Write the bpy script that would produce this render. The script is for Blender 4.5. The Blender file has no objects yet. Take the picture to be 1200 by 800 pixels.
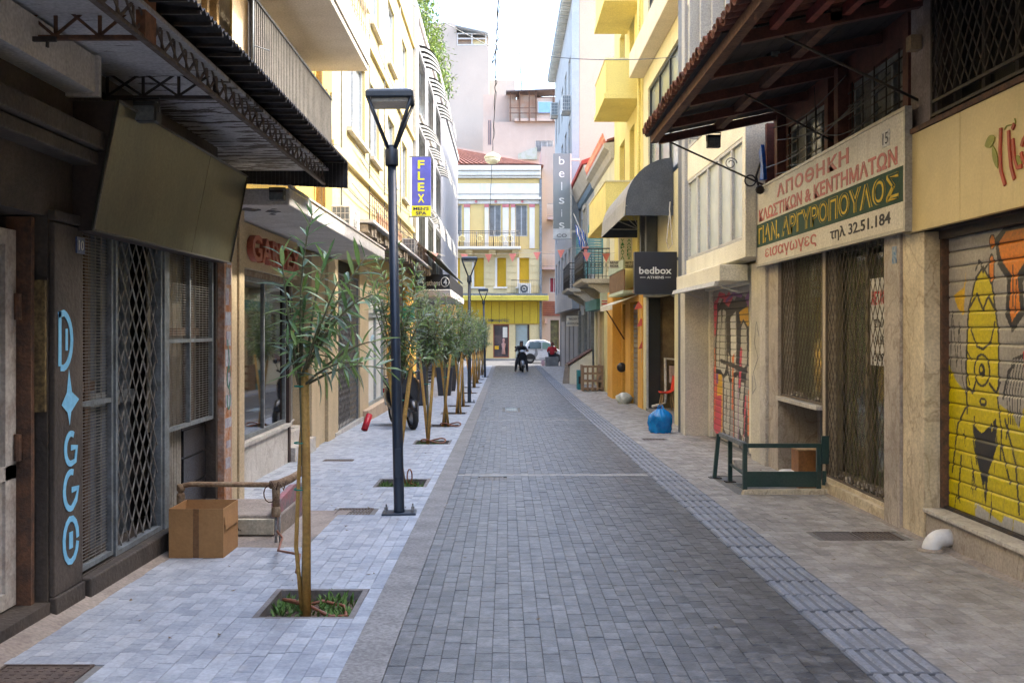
import bpy, math, random
import numpy as np
from mathutils import Vector, Matrix, Euler
random.seed(7); np.random.seed(7)
R = math.radians
SC = bpy.context.scene
COL = SC.collection

# ------------------------------------------------------------------ camera
F, VX, HY, ZC = 1167.0, 592.0, 385.0, 1.6
cam_d = bpy.data.cameras.new('camera'); cam = bpy.data.objects.new('camera', cam_d); COL.objects.link(cam)
cam.location = (0, 0, ZC); cam.rotation_euler = (R(90), 0, 0)
cam_d.sensor_width = 36; cam_d.lens = F/1200*36
cam_d.shift_x = 8/1200; cam_d.shift_y = -15/1200
cam_d.clip_start = .05; cam_d.clip_end = 2000
SC.camera = cam
SC.render.resolution_x = 1024; SC.render.resolution_y = 682
# ------------------------------------------------------------------ sky, sun, exposure
SUN_EL, SUN_AZ = 50, 86         # azimuth measured clockwise from +Y (down the street)
w = bpy.data.worlds.new('World'); SC.world = w; w.use_nodes = True
nt = w.node_tree; bg = nt.nodes['Background']
sky = nt.nodes.new('ShaderNodeTexSky'); sky.sky_type = 'NISHITA'; sky.sun_disc = False
sky.sun_elevation = R(SUN_EL); sky.sun_rotation = R(SUN_AZ)
sky.air_density = 1.0; sky.dust_density = 3.5; sky.ozone_density = 1.3
nt.links.new(sky.outputs[0], bg.inputs[0]); bg.inputs[1].default_value = .14
sd = bpy.data.lights.new('sun', 'SUN'); sd.energy = 1.2; sd.angle = R(4); sd.color = (1, .93, .82)
so = bpy.data.objects.new('sun', sd); COL.objects.link(so)
sdir = Vector((math.sin(R(SUN_AZ))*math.cos(R(SUN_EL)), math.cos(R(SUN_AZ))*math.cos(R(SUN_EL)), math.sin(R(SUN_EL))))
so.rotation_euler = (-sdir).to_track_quat('-Z', 'Y').to_euler(); so.location = (0, 0, 40)
SC.view_settings.view_transform = 'Standard'; SC.view_settings.look = 'None'
SC.view_settings.exposure = 3.22; SC.view_settings.gamma = 1

# ------------------------------------------------------------------ helpers
def gz(y):                       # the street falls gently away from the camera, then levels out
    if y <= 27: return -.0154*y
    if y <= 45: return -.4158 - .0091*(y-27)
    if y <= 61: return -.58 - .005*(y-45)
    return -.66
def YX(px, X): return F*X/(px-VX)
def XP(px, Y): return (px-VX)*Y/F
def ZP(py, Y): return ZC+(HY-py)*Y/F

MATS = {}
def node(nt, t, **kw):
    n = nt.nodes.new(t)
    for k, v in kw.items(): setattr(n, k, v)
    return n
def M(name, c, c2=None, s=2.5, rough=.8, bump=.15, bs=60, metal=0, streak=0, sc=(.05, .045, .04), th=.55, attr=None, var=.0, spec=.5, fine=.25, vein=None):
    if name in MATS: return MATS[name]
    m = bpy.data.materials.new(name); m.use_nodes = True; nt = m.node_tree; L = nt.links
    b = nt.nodes['Principled BSDF']; b.inputs['Roughness'].default_value = rough; b.inputs['Metallic'].default_value = metal
    b.inputs['Specular IOR Level'].default_value = spec
    g = node(nt, 'ShaderNodeNewGeometry')
    n = node(nt, 'ShaderNodeTexNoise'); n.inputs['Scale'].default_value = s; n.inputs['Detail'].default_value = 7; n.inputs['Roughness'].default_value = .62
    L.new(g.outputs['Position'], n.inputs['Vector'])
    mr = node(nt, 'ShaderNodeMapRange'); mr.inputs[1].default_value = .38; mr.inputs[2].default_value = .64
    L.new(n.outputs[0], mr.inputs[0])
    if c2 is None: c2 = tuple(x*.8 for x in c)
    mx = node(nt, 'ShaderNodeMix', data_type='RGBA'); L.new(mr.outputs[0], mx.inputs[0])
    mx.inputs[6].default_value = (*c, 1); mx.inputs[7].default_value = (*c2, 1)
    out = mx.outputs[2]
    if vein:
        nv = node(nt, 'ShaderNodeTexNoise'); nv.inputs['Scale'].default_value = 1.9; nv.inputs['Detail'].default_value = 5; nv.inputs['Distortion'].default_value = 1.6; mv = node(nt, 'ShaderNodeMapping'); mv.inputs['Rotation'].default_value = (.6, .3, 0); mv.inputs['Scale'].default_value = (1.3, 1.3, .8)
        L.new(g.outputs['Position'], mv.inputs[0]); L.new(mv.outputs[0], nv.inputs['Vector']); sb = node(nt, 'ShaderNodeMath', operation='SUBTRACT'); sb.inputs[1].default_value = .5; L.new(nv.outputs[0], sb.inputs[0]); ab = node(nt, 'ShaderNodeMath', operation='ABSOLUTE'); L.new(sb.outputs[0], ab.inputs[0])
        rv_ = node(nt, 'ShaderNodeMapRange'); rv_.inputs[1].default_value = 0; rv_.inputs[2].default_value = .035; rv_.inputs[3].default_value = .7; rv_.inputs[4].default_value = 0; L.new(ab.outputs[0], rv_.inputs[0])
        xv = node(nt, 'ShaderNodeMix', data_type='RGBA'); L.new(rv_.outputs[0], xv.inputs[0]); L.new(out, xv.inputs[6]); xv.inputs[7].default_value = (*vein, 1); out = xv.outputs[2]
    if attr:
        at = node(nt, 'ShaderNodeAttribute', attribute_name=attr)
        ma = node(nt, 'ShaderNodeMix', data_type='RGBA'); ma.inputs[0].default_value = 1
        L.new(out, ma.inputs[6]); L.new(at.outputs['Color'], ma.inputs[7]); L.new(at.outputs['Alpha'], ma.inputs[0])
        out = ma.outputs[2]
    if fine:
        n3 = node(nt, 'ShaderNodeTexNoise'); n3.inputs['Scale'].default_value = 45; n3.inputs['Detail'].default_value = 4
        L.new(g.outputs['Position'], n3.inputs['Vector'])
        r3 = node(nt, 'ShaderNodeMapRange'); r3.inputs[1].default_value = .3; r3.inputs[2].default_value = .7; r3.inputs[3].default_value = 1-fine; r3.inputs[4].default_value = 1+fine*.5
        L.new(n3.outputs[0], r3.inputs[0])
        v3 = node(nt, 'ShaderNodeVectorMath', operation='SCALE'); L.new(out, v3.inputs[0]); L.new(r3.outputs[0], v3.inputs['Scale']); out = v3.outputs[0]
    if streak:
        mp = node(nt, 'ShaderNodeMapping'); mp.inputs['Scale'].default_value = (3.2, 3.2, .35); L.new(g.outputs['Position'], mp.inputs[0])
        n2 = node(nt, 'ShaderNodeTexNoise'); n2.inputs['Scale'].default_value = 1.6; n2.inputs['Detail'].default_value = 9; n2.inputs['Roughness'].default_value = .7
        L.new(mp.outputs[0], n2.inputs['Vector'])
        r2 = node(nt, 'ShaderNodeMapRange'); r2.inputs[1].default_value = th; r2.inputs[2].default_value = th+.17; r2.inputs[4].default_value = streak
        L.new(n2.outputs[0], r2.inputs[0])
        m2 = node(nt, 'ShaderNodeMix', data_type='RGBA'); L.new(r2.outputs[0], m2.inputs[0]); L.new(out, m2.inputs[6]); m2.inputs[7].default_value = (*sc, 1); out = m2.outputs[2]
    if var:
        oi = node(nt, 'ShaderNodeObjectInfo'); rv = node(nt, 'ShaderNodeMapRange'); rv.inputs[3].default_value = 1-var; rv.inputs[4].default_value = 1+var
        L.new(oi.outputs['Random'], rv.inputs[0]); v4 = node(nt, 'ShaderNodeVectorMath', operation='SCALE'); L.new(out, v4.inputs[0]); L.new(rv.outputs[0], v4.inputs['Scale']); out = v4.outputs[0]
    L.new(out, b.inputs['Base Color'])
    if bump:
        nb = node(nt, 'ShaderNodeTexNoise'); nb.inputs['Scale'].default_value = bs; nb.inputs['Detail'].default_value = 5
        L.new(g.outputs['Position'], nb.inputs['Vector'])
        bp = node(nt, 'ShaderNodeBump'); bp.inputs['Strength'].default_value = bump; bp.inputs['Distance'].default_value = .02
        L.new(nb.outputs[0], bp.inputs['Height']); L.new(bp.outputs[0], b.inputs['Normal'])
    MATS[name] = m; return m
def glass_mat(name, tint=(.85, .9, .88), refl=1.0):
    if name in MATS: return MATS[name]
    m = bpy.data.materials.new(name); m.use_nodes = True; nt = m.node_tree; L = nt.links
    for n in list(nt.nodes): nt.nodes.remove(n)
    o = node(nt, 'ShaderNodeOutputMaterial'); t = node(nt, 'ShaderNodeBsdfTransparent'); t.inputs[0].default_value = (*tint, 1)
    g = node(nt, 'ShaderNodeBsdfGlossy'); g.inputs['Roughness'].default_value = .03
    fr = node(nt, 'ShaderNodeFresnel'); fr.inputs[0].default_value = 1.6
    mth = node(nt, 'ShaderNodeMath', operation='MULTIPLY'); mth.inputs[1].default_value = 1.6*refl; mth.use_clamp = True; L.new(fr.outputs[0], mth.inputs[0])
    mx = node(nt, 'ShaderNodeMixShader'); L.new(mth.outputs[0], mx.inputs[0]); L.new(t.outputs[0], mx.inputs[1]); L.new(g.outputs[0], mx.inputs[2]); L.new(mx.outputs[0], o.inputs[0])
    MATS[name] = m; return m

class MB:
    def __init__(s): s.v = []; s.f = []; s.mi = []; s.sm = []; s.ms = []; s.cur = 0
    def mat(s, m):
        if m not in s.ms: s.ms.append(m)
        s.cur = s.ms.index(m); return s
    def face(s, idx, smooth=False): s.f.append(idx); s.mi.append(s.cur); s.sm.append(smooth)
    def quad(s, *p):
        n = len(s.v); s.v += [tuple(q) for q in p]; s.face(list(range(n, n+len(p)))); return s
    def box(s, x0, x1, y0, y1, z0, z1, jit=0):
        if x0 > x1: x0, x1 = x1, x0
        if y0 > y1: y0, y1 = y1, y0
        if z0 > z1: z0, z1 = z1, z0
        n = len(s.v)
        P = [(x0, y0, z0), (x1, y0, z0), (x1, y1, z0), (x0, y1, z0), (x0, y0, z1), (x1, y0, z1), (x1, y1, z1), (x0, y1, z1)]
        s.v += P
        for q in ((3, 2, 1, 0), (4, 5, 6, 7), (0, 1, 5, 4), (1, 2, 6, 5), (2, 3, 7, 6), (3, 0, 4, 7)): s.face([n+i for i in q])
        return s
    def obox(s, c, size, rot):                       # oriented box
        m = Euler(rot).to_matrix(); n = len(s.v); a, b, d = size[0]/2, size[1]/2, size[2]/2
        for q in ((-a, -b, -d), (a, -b, -d), (a, b, -d), (-a, b, -d), (-a, -b, d), (a, -b, d), (a, b, d), (-a, b, d)):
            s.v.append(tuple(Vector(c)+m @ Vector(q)))
        for q in ((3, 2, 1, 0), (4, 5, 6, 7), (0, 1, 5, 4), (1, 2, 6, 5), (2, 3, 7, 6), (3, 0, 4, 7)): s.face([n+i for i in q])
        return s
    def fbox(s, side, P, a0, a1, z0, z1, n0, n1):    # box on a facade plane; n is the distance out of the wall
        if side == 'R': return s.box(P-n0, P-n1, a0, a1, z0, z1)
        if side == 'L': return s.box(P+n0, P+n1, a0, a1, z0, z1)
        return s.box(a0, a1, P-n0, P-n1, z0, z1)
    def prism(s, pts, d, cap=True):                  # closed polygon of 3D points extruded by vector d
        n = len(s.v); k = len(pts); d = Vector(d)
        s.v += [tuple(p) for p in pts]; s.v += [tuple(Vector(p)+d) for p in pts]
        if cap: s.face(list(range(n+k-1, n-1, -1))); s.face(list(range(n+k, n+2*k)))
        for i in range(k): j = (i+1) % k; s.face([n+i, n+j, n+k+j, n+k+i])
        return s
    def tube(s, pts, r, n=8, caps=True, smooth=True):
        pts = [Vector(p) for p in pts]; rr = r if isinstance(r, (list, tuple)) else [r]*len(pts)
        base = len(s.v); prev = None
        for i, p in enumerate(pts):
            t = (pts[min(i+1, len(pts)-1)]-pts[max(i-1, 0)]).normalized()
            if prev is None:
                a = t.orthogonal().normalized()
            else:
                a = (prev-t*prev.dot(t)); a = a.normalized() if a.length > 1e-6 else t.orthogonal().normalized()
            prev = a; b = t.cross(a)
            for k in range(n):
                an = 2*math.pi*k/n; s.v.append(tuple(p+(a*math.cos(an)+b*math.sin(an))*rr[i]))
        for i in range(len(pts)-1):
            for k in range(n):
                k2 = (k+1) % n; s.face([base+i*n+k, base+i*n+k2, base+(i+1)*n+k2, base+(i+1)*n+k], smooth)
        if caps: s.face([base+k for k in range(n)][::-1]); s.face([base+(len(pts)-1)*n+k for k in range(n)])
        return s
    def lathe(s, prof, c, n=16, axis='Z', smooth=True):   # prof: (r, h)
        base = len(s.v)
        for r, h in prof:
            for k in range(n):
                a = 2*math.pi*k/n; x, y = r*math.cos(a), r*math.sin(a)
                p = (x, y, h) if axis == 'Z' else ((h, x, y) if axis == 'X' else (x, h, y))
                s.v.append((c[0]+p[0], c[1]+p[1], c[2]+p[2]))
        for i in range(len(prof)-1):
            for k in range(n):
                k2 = (k+1) % n; s.face([base+i*n+k, base+i*n+k2, base+(i+1)*n+k2, base+(i+1)*n+k], smooth)
        s.face([base+k for k in range(n)][::-1]); s.face([base+(len(prof)-1)*n+k for k in range(n)])
        return s
    def strip(s, side, P, pts, wd, n0, n1, closed=False):  # flat band along 2D points (a, z) on a facade plane
        pts = [Vector((p[0], p[1])) for p in pts]; k = len(pts)
        ws = wd if isinstance(wd, (list, tuple)) else [wd]*k
        A = []; B = []
        for i in range(k):
            t = (pts[min(i+1, k-1)]-pts[max(i-1, 0)]) if not closed else (pts[(i+1) % k]-pts[i-1])
            t = t.normalized() if t.length > 1e-9 else Vector((1, 0)); nn = Vector((-t.y, t.x))*ws[i]/2
            A.append(pts[i]+nn); B.append(pts[i]-nn)
        def w3(q, n):
            if side == 'R': return (P-n, q.x, q.y)
            if side == 'L': return (P+n, q.x, q.y)
            return (q.x, P-n, q.y)
        for i in range(k if closed else k-1):
            j = (i+1) % k
            a0, a1, b0, b1 = w3(A[i], n1), w3(A[j], n1), w3(B[i], n1), w3(B[j], n1)
            c0, c1, d0, d1 = w3(A[i], n0), w3(A[j], n0), w3(B[i], n0), w3(B[j], n0)
            s.quad(a0, a1, b1, b0); s.quad(c0, d0, d1, c1); s.quad(a0, c0, c1, a1); s.quad(b0, b1, d1, d0)
            if not closed and i == 0: s.quad(a0, b0, d0, c0)
            if not closed and i == k-2: s.quad(a1, c1, d1, b1)
        return s
    def parts(s, name, m, parent, bev=0):             # every loose piece becomes an object of its own
        par = list(range(len(s.v)))
        def fd(i):
            while par[i] != i: par[i] = par[par[i]]; i = par[i]
            return i
        for f in s.f:
            for q in f[1:]: par[fd(q)] = fd(f[0])
        gr = {}
        for f in s.f: gr.setdefault(fd(f[0]), []).append(f)
        for fs in gr.values():
            ids = sorted({q for f in fs for q in f}); mp = {q: i for i, q in enumerate(ids)}; c = MB(); c.v = [s.v[q] for q in ids]
            for f in fs: c.face([mp[q] for q in f])
            c.build(name, m, parent, bev=bev)
    def build(s, name, m=None, parent=None, label=None, bev=0, attr=None, kind=None, off=None, autosm=False):
        if off is None:
            off = Vector((0, 0, 0)); q = parent
            while q is not None: off = off+Vector(q.location); q = q.parent
        me = bpy.data.meshes.new(name)
        me.from_pydata([(a-off[0], b-off[1], c-off[2]) for a, b, c in s.v], [], s.f)
        mats = s.ms if s.ms else [m]
        for q in mats: me.materials.append(q)
        if s.ms: me.polygons.foreach_set('material_index', s.mi)
        me.polygons.foreach_set('use_smooth', s.sm)
        if attr is not None:
            ca = me.color_attributes.new('paint', 'FLOAT_COLOR', 'POINT')
            ca.data.foreach_set('color', np.asarray(attr, dtype=np.float32).ravel())
        me.update()
        o = bpy.data.objects.new(name, me); COL.objects.link(o)
        if parent is not None: o.parent = parent
        if label: o['label'] = label
        if kind: o['kind'] = kind
        if bev:
            bm = o.modifiers.new('bevel', 'BEVEL'); bm.width = bev; bm.segments = 2; bm.limit_method = 'ANGLE'
        return o
def inst(name, me, parent, loc, rot=(0, 0, 0), scale=(1, 1, 1), off=True):
    o = bpy.data.objects.new(name, me); COL.objects.link(o)
    lc = Vector(loc)
    if parent is not None:
        o.parent = parent
        if off:
            q = parent
            while q is not None: lc = lc-Vector(q.location); q = q.parent
    o.location = lc; o.rotation_euler = rot; o.scale = scale
    return o
def thing(name, label, cat, loc=(0, 0, 0), group=None):
    o = bpy.data.objects.new(name, None); COL.objects.link(o); o.location = loc; o.empty_display_size = .2
    o['label'] = label; o['category'] = cat
    if group: o['group'] = group
    return o
def tag(o, label, cat, group=None):
    o['label'] = label; o['category'] = cat
    if group: o['group'] = group
    return o
def dup(root, loc, label, rotz=None):
    r = root.copy(); COL.objects.link(r); r.location = loc; r['label'] = label
    if rotz is not None: r.rotation_euler = (0, 0, rotz)
    for ch in list(root.children):
        c = ch.copy(); COL.objects.link(c); c.parent = r
        for g in list(ch.children):
            d = g.copy(); COL.objects.link(d); d.parent = c
    return r
def copymb(o, name=None):
    c = o.copy(); COL.objects.link(c); return c

def text(sx, side, P, a0, a1, z0, z1, n, depth, m, parent, name='lettering', bold=0.0, skew=0, sp=1.0):
    """lettering stretched to fill the rectangle a0..a1 (reading direction) by z0..z1 of a facade plane"""
    cu = bpy.data.curves.new('t', 'FONT'); cu.body = sx; cu.extrude = .01; cu.offset = bold; cu.space_character = sp; cu.shear = skew
    cu.resolution_u = 3
    to = bpy.data.objects.new('t', cu); COL.objects.link(to)
    dg = bpy.context.evaluated_depsgraph_get(); me = bpy.data.meshes.new_from_object(to.evaluated_get(dg))
    bpy.data.objects.remove(to); bpy.data.curves.remove(cu)
    co = np.array([v.co[:] for v in me.vertices]); mn = co.min(0); mx = co.max(0)
    u = (co[:, 0]-mn[0])/(mx[0]-mn[0]); v = (co[:, 1]-mn[1])/(mx[1]-mn[1]); d = (co[:, 2]-mn[2])/max(mx[2]-mn[2], 1e-6)
    a = a0+u*(a1-a0); z = z0+v*(z1-z0); nn = n+d*depth
    off = Vector((0, 0, 0)); q = parent
    while q is not None: off = off+Vector(q.location); q = q.parent
    if side == 'R': W = np.stack([P-nn, a, z], 1)
    elif side == 'L': W = np.stack([P+nn, a, z], 1)
    else: W = np.stack([a, P-nn, z], 1)
    W = W-np.array(off)
    me.vertices.foreach_set('co', W.astype(np.float32).ravel()); me.materials.clear(); me.materials.append(m); me.update()
    me.name = name
    o = bpy.data.objects.new(name, me); COL.objects.link(o); o.parent = parent
    return o

def walls(mb, side, P, a0, a1, z0, z1, holes, th=.25):
    """a wall slab with rectangular openings left free (a0,a1,z0,z1 each)"""
    As = sorted({a0, a1, *[min(max(h[0], a0), a1) for h in holes], *[min(max(h[1], a0), a1) for h in holes]})
    for i in range(len(As)-1):
        b0, b1 = As[i], As[i+1]
        if b1-b0 < 1e-6: continue
        mid = (b0+b1)/2; cuts = sorted([(max(h[2], z0), min(h[3], z1)) for h in holes if h[0] < mid < h[1]])
        z = z0
        for c0, c1 in cuts:
            if c0 > z+1e-6: mb.fbox(side, P, b0, b1, z, c0, -th, 0)
            z = max(z, c1)
        if z1 > z+1e-6: mb.fbox(side, P, b0, b1, z, z1, -th, 0)
    return mb
def window(parent, side, P, a0, a1, z0, z1, fm, gm, mull=1, trans=0, fw=.05, rec=.12, sill=None, name='window', label=None, surround=None):
    f = MB(); w = fw
    f.fbox(side, P, a0, a1, z0, z0+w, -rec, -rec+.06).fbox(side, P, a0, a1, z1-w, z1, -rec, -rec+.06)
    f.fbox(side, P, a0, a0+w, z0+w, z1-w, -rec, -rec+.06).fbox(side, P, a1-w, a1, z0+w, z1-w, -rec, -rec+.06)
    for i in range(1, mull+1):
        c = a0+(a1-a0)*i/(mull+1); f.fbox(side, P, c-w/2, c+w/2, z0+w, z1-w, -rec, -rec+.055)
    if trans:
        zz = z0+(z1-z0)*trans; f.fbox(side, P, a0+w, a1-w, zz-w/2, zz+w/2, -rec, -rec+.05)
    fo = f.build(name, fm, parent, label)
    k = mull+1
    for i in range(k):
        p0 = a0+w*.5+(a1-a0-w)*i/k; p1 = a0+w*.5+(a1-a0-w)*(i+1)/k
        MB().fbox(side, P, p0, p1-.002, z0+w*.5, z1-w*.5, -rec-.01, -rec+.012).build('pane', gm, fo)
    if sill: MB().fbox(side, P, a0-.08, a1+.08, z0-.07, z0-.002, -.05, sill).build('sill', MATS['sill_stone'], fo)
    return fo
def lattice(mb, side, P, a0, a1, z0, z1, da, dz, w, n0, n1):
    """both families of diagonals of a diamond grid, clipped to the rectangle"""
    sl = dz/da; H = z1-z0; Wd = a1-a0
    for sg, q0, q1 in ((1, n0, (n0+n1)/2-.0005), (-1, (n0+n1)/2+.0005, n1)):
        c = -int(H/dz+2)*dz if sg > 0 else 0
        top = (H if sg > 0 else H+Wd*sl)+dz
        c = (-Wd*sl) if sg > 0 else 0.0
        c = math.floor(c/dz)*dz
        while c < top:
            # line v = c + sg*sl*u
            pts = []
            u_at0 = (0-c)/(sg*sl); u_atH = (H-c)/(sg*sl)
            lo, hi = min(u_at0, u_atH), max(u_at0, u_atH); lo = max(lo, 0); hi = min(hi, Wd)
            if hi-lo > .02:
                mb.strip(side, P, [(a0+lo, z0+c+sg*sl*lo), (a0+hi, z0+c+sg*sl*hi)], w, q0, q1)
            c += dz
    return mb

# ---------------------------------------------------------------- painted canvas (graffiti, posters) -> vertex colours
class Canvas:
    def __init__(s, w, h, res, base, a=1.0):
        s.w, s.h, s.r = w, h, res; s.nu, s.nv = int(w/res)+1, int(h/res)+1
        s.U, s.V = np.meshgrid(np.linspace(0, w, s.nu), np.linspace(0, h, s.nv))
        s.C = np.zeros((s.nv, s.nu, 4)); s.C[..., :3] = base; s.C[..., 3] = a
    def put(s, m, col): s.C[m, :3] = col; s.C[m, 3] = 1
    def poly(s, pts, col):
        x, y = s.U, s.V; ins = np.zeros(x.shape, bool); k = len(pts)
        for i in range(k):
            x0, y0 = pts[i]; x1, y1 = pts[(i+1) % k]
            if y0 == y1: continue
            c = ((y0 > y) != (y1 > y)) & (x < (x1-x0)*(y-y0)/(y1-y0)+x0); ins ^= c
        s.put(ins, col)
    def line(s, pts, wd, col):
        m = np.zeros(s.U.shape, bool)
        for i in range(len(pts)-1):
            (x0, y0), (x1, y1) = pts[i], pts[i+1]; dx, dy = x1-x0, y1-y0; l = dx*dx+dy*dy+1e-9
            t = np.clip(((s.U-x0)*dx+(s.V-y0)*dy)/l, 0, 1); m |= (s.U-x0-t*dx)**2+(s.V-y0-t*dy)**2 < (wd/2)**2
        s.put(m, col)
    def ell(s, cx, cy, rx, ry, col): s.put(((s.U-cx)/rx)**2+((s.V-cy)/ry)**2 < 1, col)
    def at(s, u, v):
        i = np.clip(np.rint(np.asarray(v)/s.r).astype(int), 0, s.nv-1); j = np.clip(np.rint(np.asarray(u)/s.r).astype(int), 0, s.nu-1)
        return s.C[i, j]
def painted(cv, side, P, a_of_u, z0, v0, v1, prof, m, parent, name='slat', nseg=None):
    """a horizontal slat from v0 to v1 of the canvas; prof(t) gives its bulge out of the plane"""
    nu = cv.nu if nseg is None else nseg; nvv = max(5, int((v1-v0)/cv.r)+1)
    us = np.linspace(0, cv.w, nu); vs = np.linspace(v0, v1, nvv); mb = MB(); cols = []
    for v in vs:
        n = prof((v-v0)/(v1-v0)); vc = cv.at(us, np.full(nu, v)).copy()
        if v in (vs[0], vs[-1]): vc[:, :3] *= .25; vc[:, 3] = 1; vc[:, :3] += .012  # groove shade between slats painted dark into the edge rows
        cols.append(vc)
        for u in us:
            a = a_of_u(u); z = z0+v
            mb.v.append((P-n, a, z) if side == 'R' else ((P+n, a, z) if side == 'L' else (a, P-n, z)))
    for j in range(nvv-1):
        for i in range(nu-1): mb.face([j*nu+i, j*nu+i+1, (j+1)*nu+i+1, (j+1)*nu+i], True)
    return mb.build(name, m, parent, attr=np.concatenate(cols))

def skin(name, pts, edges, m, parent=None, sub=2, loc=None):
    """one continuous limb-and-trunk surface grown along a skeleton: pts {key:(x,y,z,r)}"""
    keys = list(pts); me = bpy.data.meshes.new(name)
    me.from_pydata([pts[k][:3] for k in keys], [(keys.index(a), keys.index(b)) for a, b in edges], [])
    o = bpy.data.objects.new(name, me); COL.objects.link(o)
    sk = o.modifiers.new('skin', 'SKIN')
    sv = me.skin_vertices[0].data if me.skin_vertices else None
    for i, k in enumerate(keys):
        r = pts[k][3]; sv[i].radius = r if isinstance(r, tuple) else (r, r)
    sv[0].use_root = True
    sb = o.modifiers.new('sub', 'SUBSURF'); sb.levels = sub; sb.render_levels = sub
    dg = bpy.context.evaluated_depsgraph_get(); dg.update()
    em = bpy.data.meshes.new_from_object(o.evaluated_get(dg)); bpy.data.objects.remove(o)
    em.materials.clear(); em.materials.append(m); em.polygons.foreach_set('use_smooth', [True]*len(em.polygons)); em.name = name
    q = bpy.data.objects.new(name, em); COL.objects.link(q)
    if parent is not None: q.parent = parent
    return q
# ================================================================== materials
mt = {}
mt['joint'] = M('dark_joint_sand', (.13, .128, .12), (.2, .195, .18), s=3)
ROADP = [M('road_paver_%d' % i, c, c2, s=11, rough=.36, bump=.25, bs=90, fine=.3, streak=.55, sc=(.05, .052, .06), th=.5) for i, (c, c2) in enumerate([((.13, .13, .128), (.045, .045, .046)), ((.15, .15, .152), (.055, .055, .058)), ((.095, .096, .10), (.036, .037, .04)), ((.175, .175, .175), (.07, .07, .073))])]
PAVEP = [M('pavement_paver_%d' % i, c, c2, s=5, rough=.6, bump=.2, bs=80, fine=.18, streak=.4, sc=(.27, .24, .21), th=.55) for i, (c, c2) in enumerate([((.37, .405, .45), (.27, .3, .35)), ((.40, .435, .48), (.31, .34, .385)), ((.34, .37, .415), (.25, .28, .325)), ((.42, .455, .50), (.38, .405, .44))])]
PAVER = [M('shop_side_paver_%d' % i, c, c2, s=3, rough=.62, bump=.2, bs=80, fine=.2, streak=.5, sc=(.17, .145, .115), th=.52) for i, (c, c2) in enumerate([((.36, .335, .30), (.22, .2, .175)), ((.39, .36, .325), (.25, .23, .205)), ((.33, .305, .275), (.2, .185, .16)), ((.42, .395, .36), (.28, .26, .23))])]
mt['kerb'] = M('kerb_concrete', (.27, .265, .255), (.19, .185, .18), s=3, bs=150, bump=.3, fine=.4)
mt['band'] = M('band_concrete', (.42, .41, .39), (.33, .32, .3), s=4)
mt['tactile'] = [M('tactile_%d' % i, c, rough=.6, s=5, fine=.2) for i, c in enumerate([(.15, .16, .18), (.18, .19, .21), (.13, .138, .155)])]; mt['tridge'] = M('tactile_ridge', (.27, .29, .33), (.19, .205, .235), s=4, rough=.5)
mt['asphalt'] = M('asphalt', (.13, .13, .13), (.09, .09, .09), s=1.5, bs=120, bump=.3, fine=.4)
mt['soil'] = M('soil', (.16, .11, .07), (.09, .06, .04), s=14, bump=.8, bs=50)
mt['sill_stone'] = M('sill_stone', (.6, .57, .5), (.45, .42, .36), s=4, streak=.3)
MATS['sill_stone'] = mt['sill_stone']
mt['rust'] = M('rusty_iron', (.16, .08, .045), (.07, .045, .035), s=12, rough=.85, bump=.4)
mt['iron_dark'] = M('dark_iron', (.028, .026, .025), (.05, .035, .028), s=10, rough=.6)
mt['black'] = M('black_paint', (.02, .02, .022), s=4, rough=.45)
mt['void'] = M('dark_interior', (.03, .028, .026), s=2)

# ================================================================== ground
def sheet(name, x0, x1, ys, dz, m, kind='structure', parent=None):
    mb = MB()
    for i in range(len(ys)-1):
        a, b = ys[i], ys[i+1]; mb.quad((x0, a, gz(a)+dz), (x1, a, gz(a)+dz), (x1, b, gz(b)+dz), (x0, b, gz(b)+dz))
    return mb.build(name, m, parent, kind=kind)
YS = [-25, 0, 27, 45, 61, 61.001, 400]
XK0, XK1, XR, XT, XW = -.80, -.585, 1.75, 2.14, 3.5
gr = MB()
ys = [-200, -25, 0, 27, 45, 61, 400]
for i in range(len(ys)-1): gr.quad((-200, ys[i], gz(ys[i])-.75), (200, ys[i], gz(ys[i])-.75), (200, ys[i+1], gz(ys[i+1])-.75), (-200, ys[i+1], gz(ys[i+1])-.75))
gr.build('ground', mt['asphalt'], kind='structure')
road = sheet('road', XK1, XR, [-25, 0, 27, 45, 61], -.009, mt['joint'])
paveL = MB(); PITS = [(y_, y_+.7, -3.2+20*2.4/28, -3.2+27*2.4/28) for y_ in (5.82, 11.15, 15.9, 19.2, 22.7, 25.4, 31.6, 35.2, 38.6, 42, 47)]
yy = sorted([-25, 0, 27, 45, 61]+[p for q in PITS for p in q[:2]])
for i in range(len(yy)-1):
    a, b = yy[i], yy[i+1]; mid = (a+b)/2; pit = [q for q in PITS if q[0] < mid < q[1]]
    spans = [(-3.3, XK0)] if not pit else [(-3.3, pit[0][2]), (pit[0][3], XK0)]
    for s0, s1 in spans: paveL.quad((s0, a, gz(a)-.009), (s1, a, gz(a)-.009), (s1, b, gz(b)-.009), (s0, b, gz(b)-.009))
paveL = paveL.build('pavement', mt['joint'], kind='structure')
paveR = sheet('pavement', XT, 4.2, [-25, 0, 27, 45, 61], -.009, mt['joint'])
kb = MB()
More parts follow.
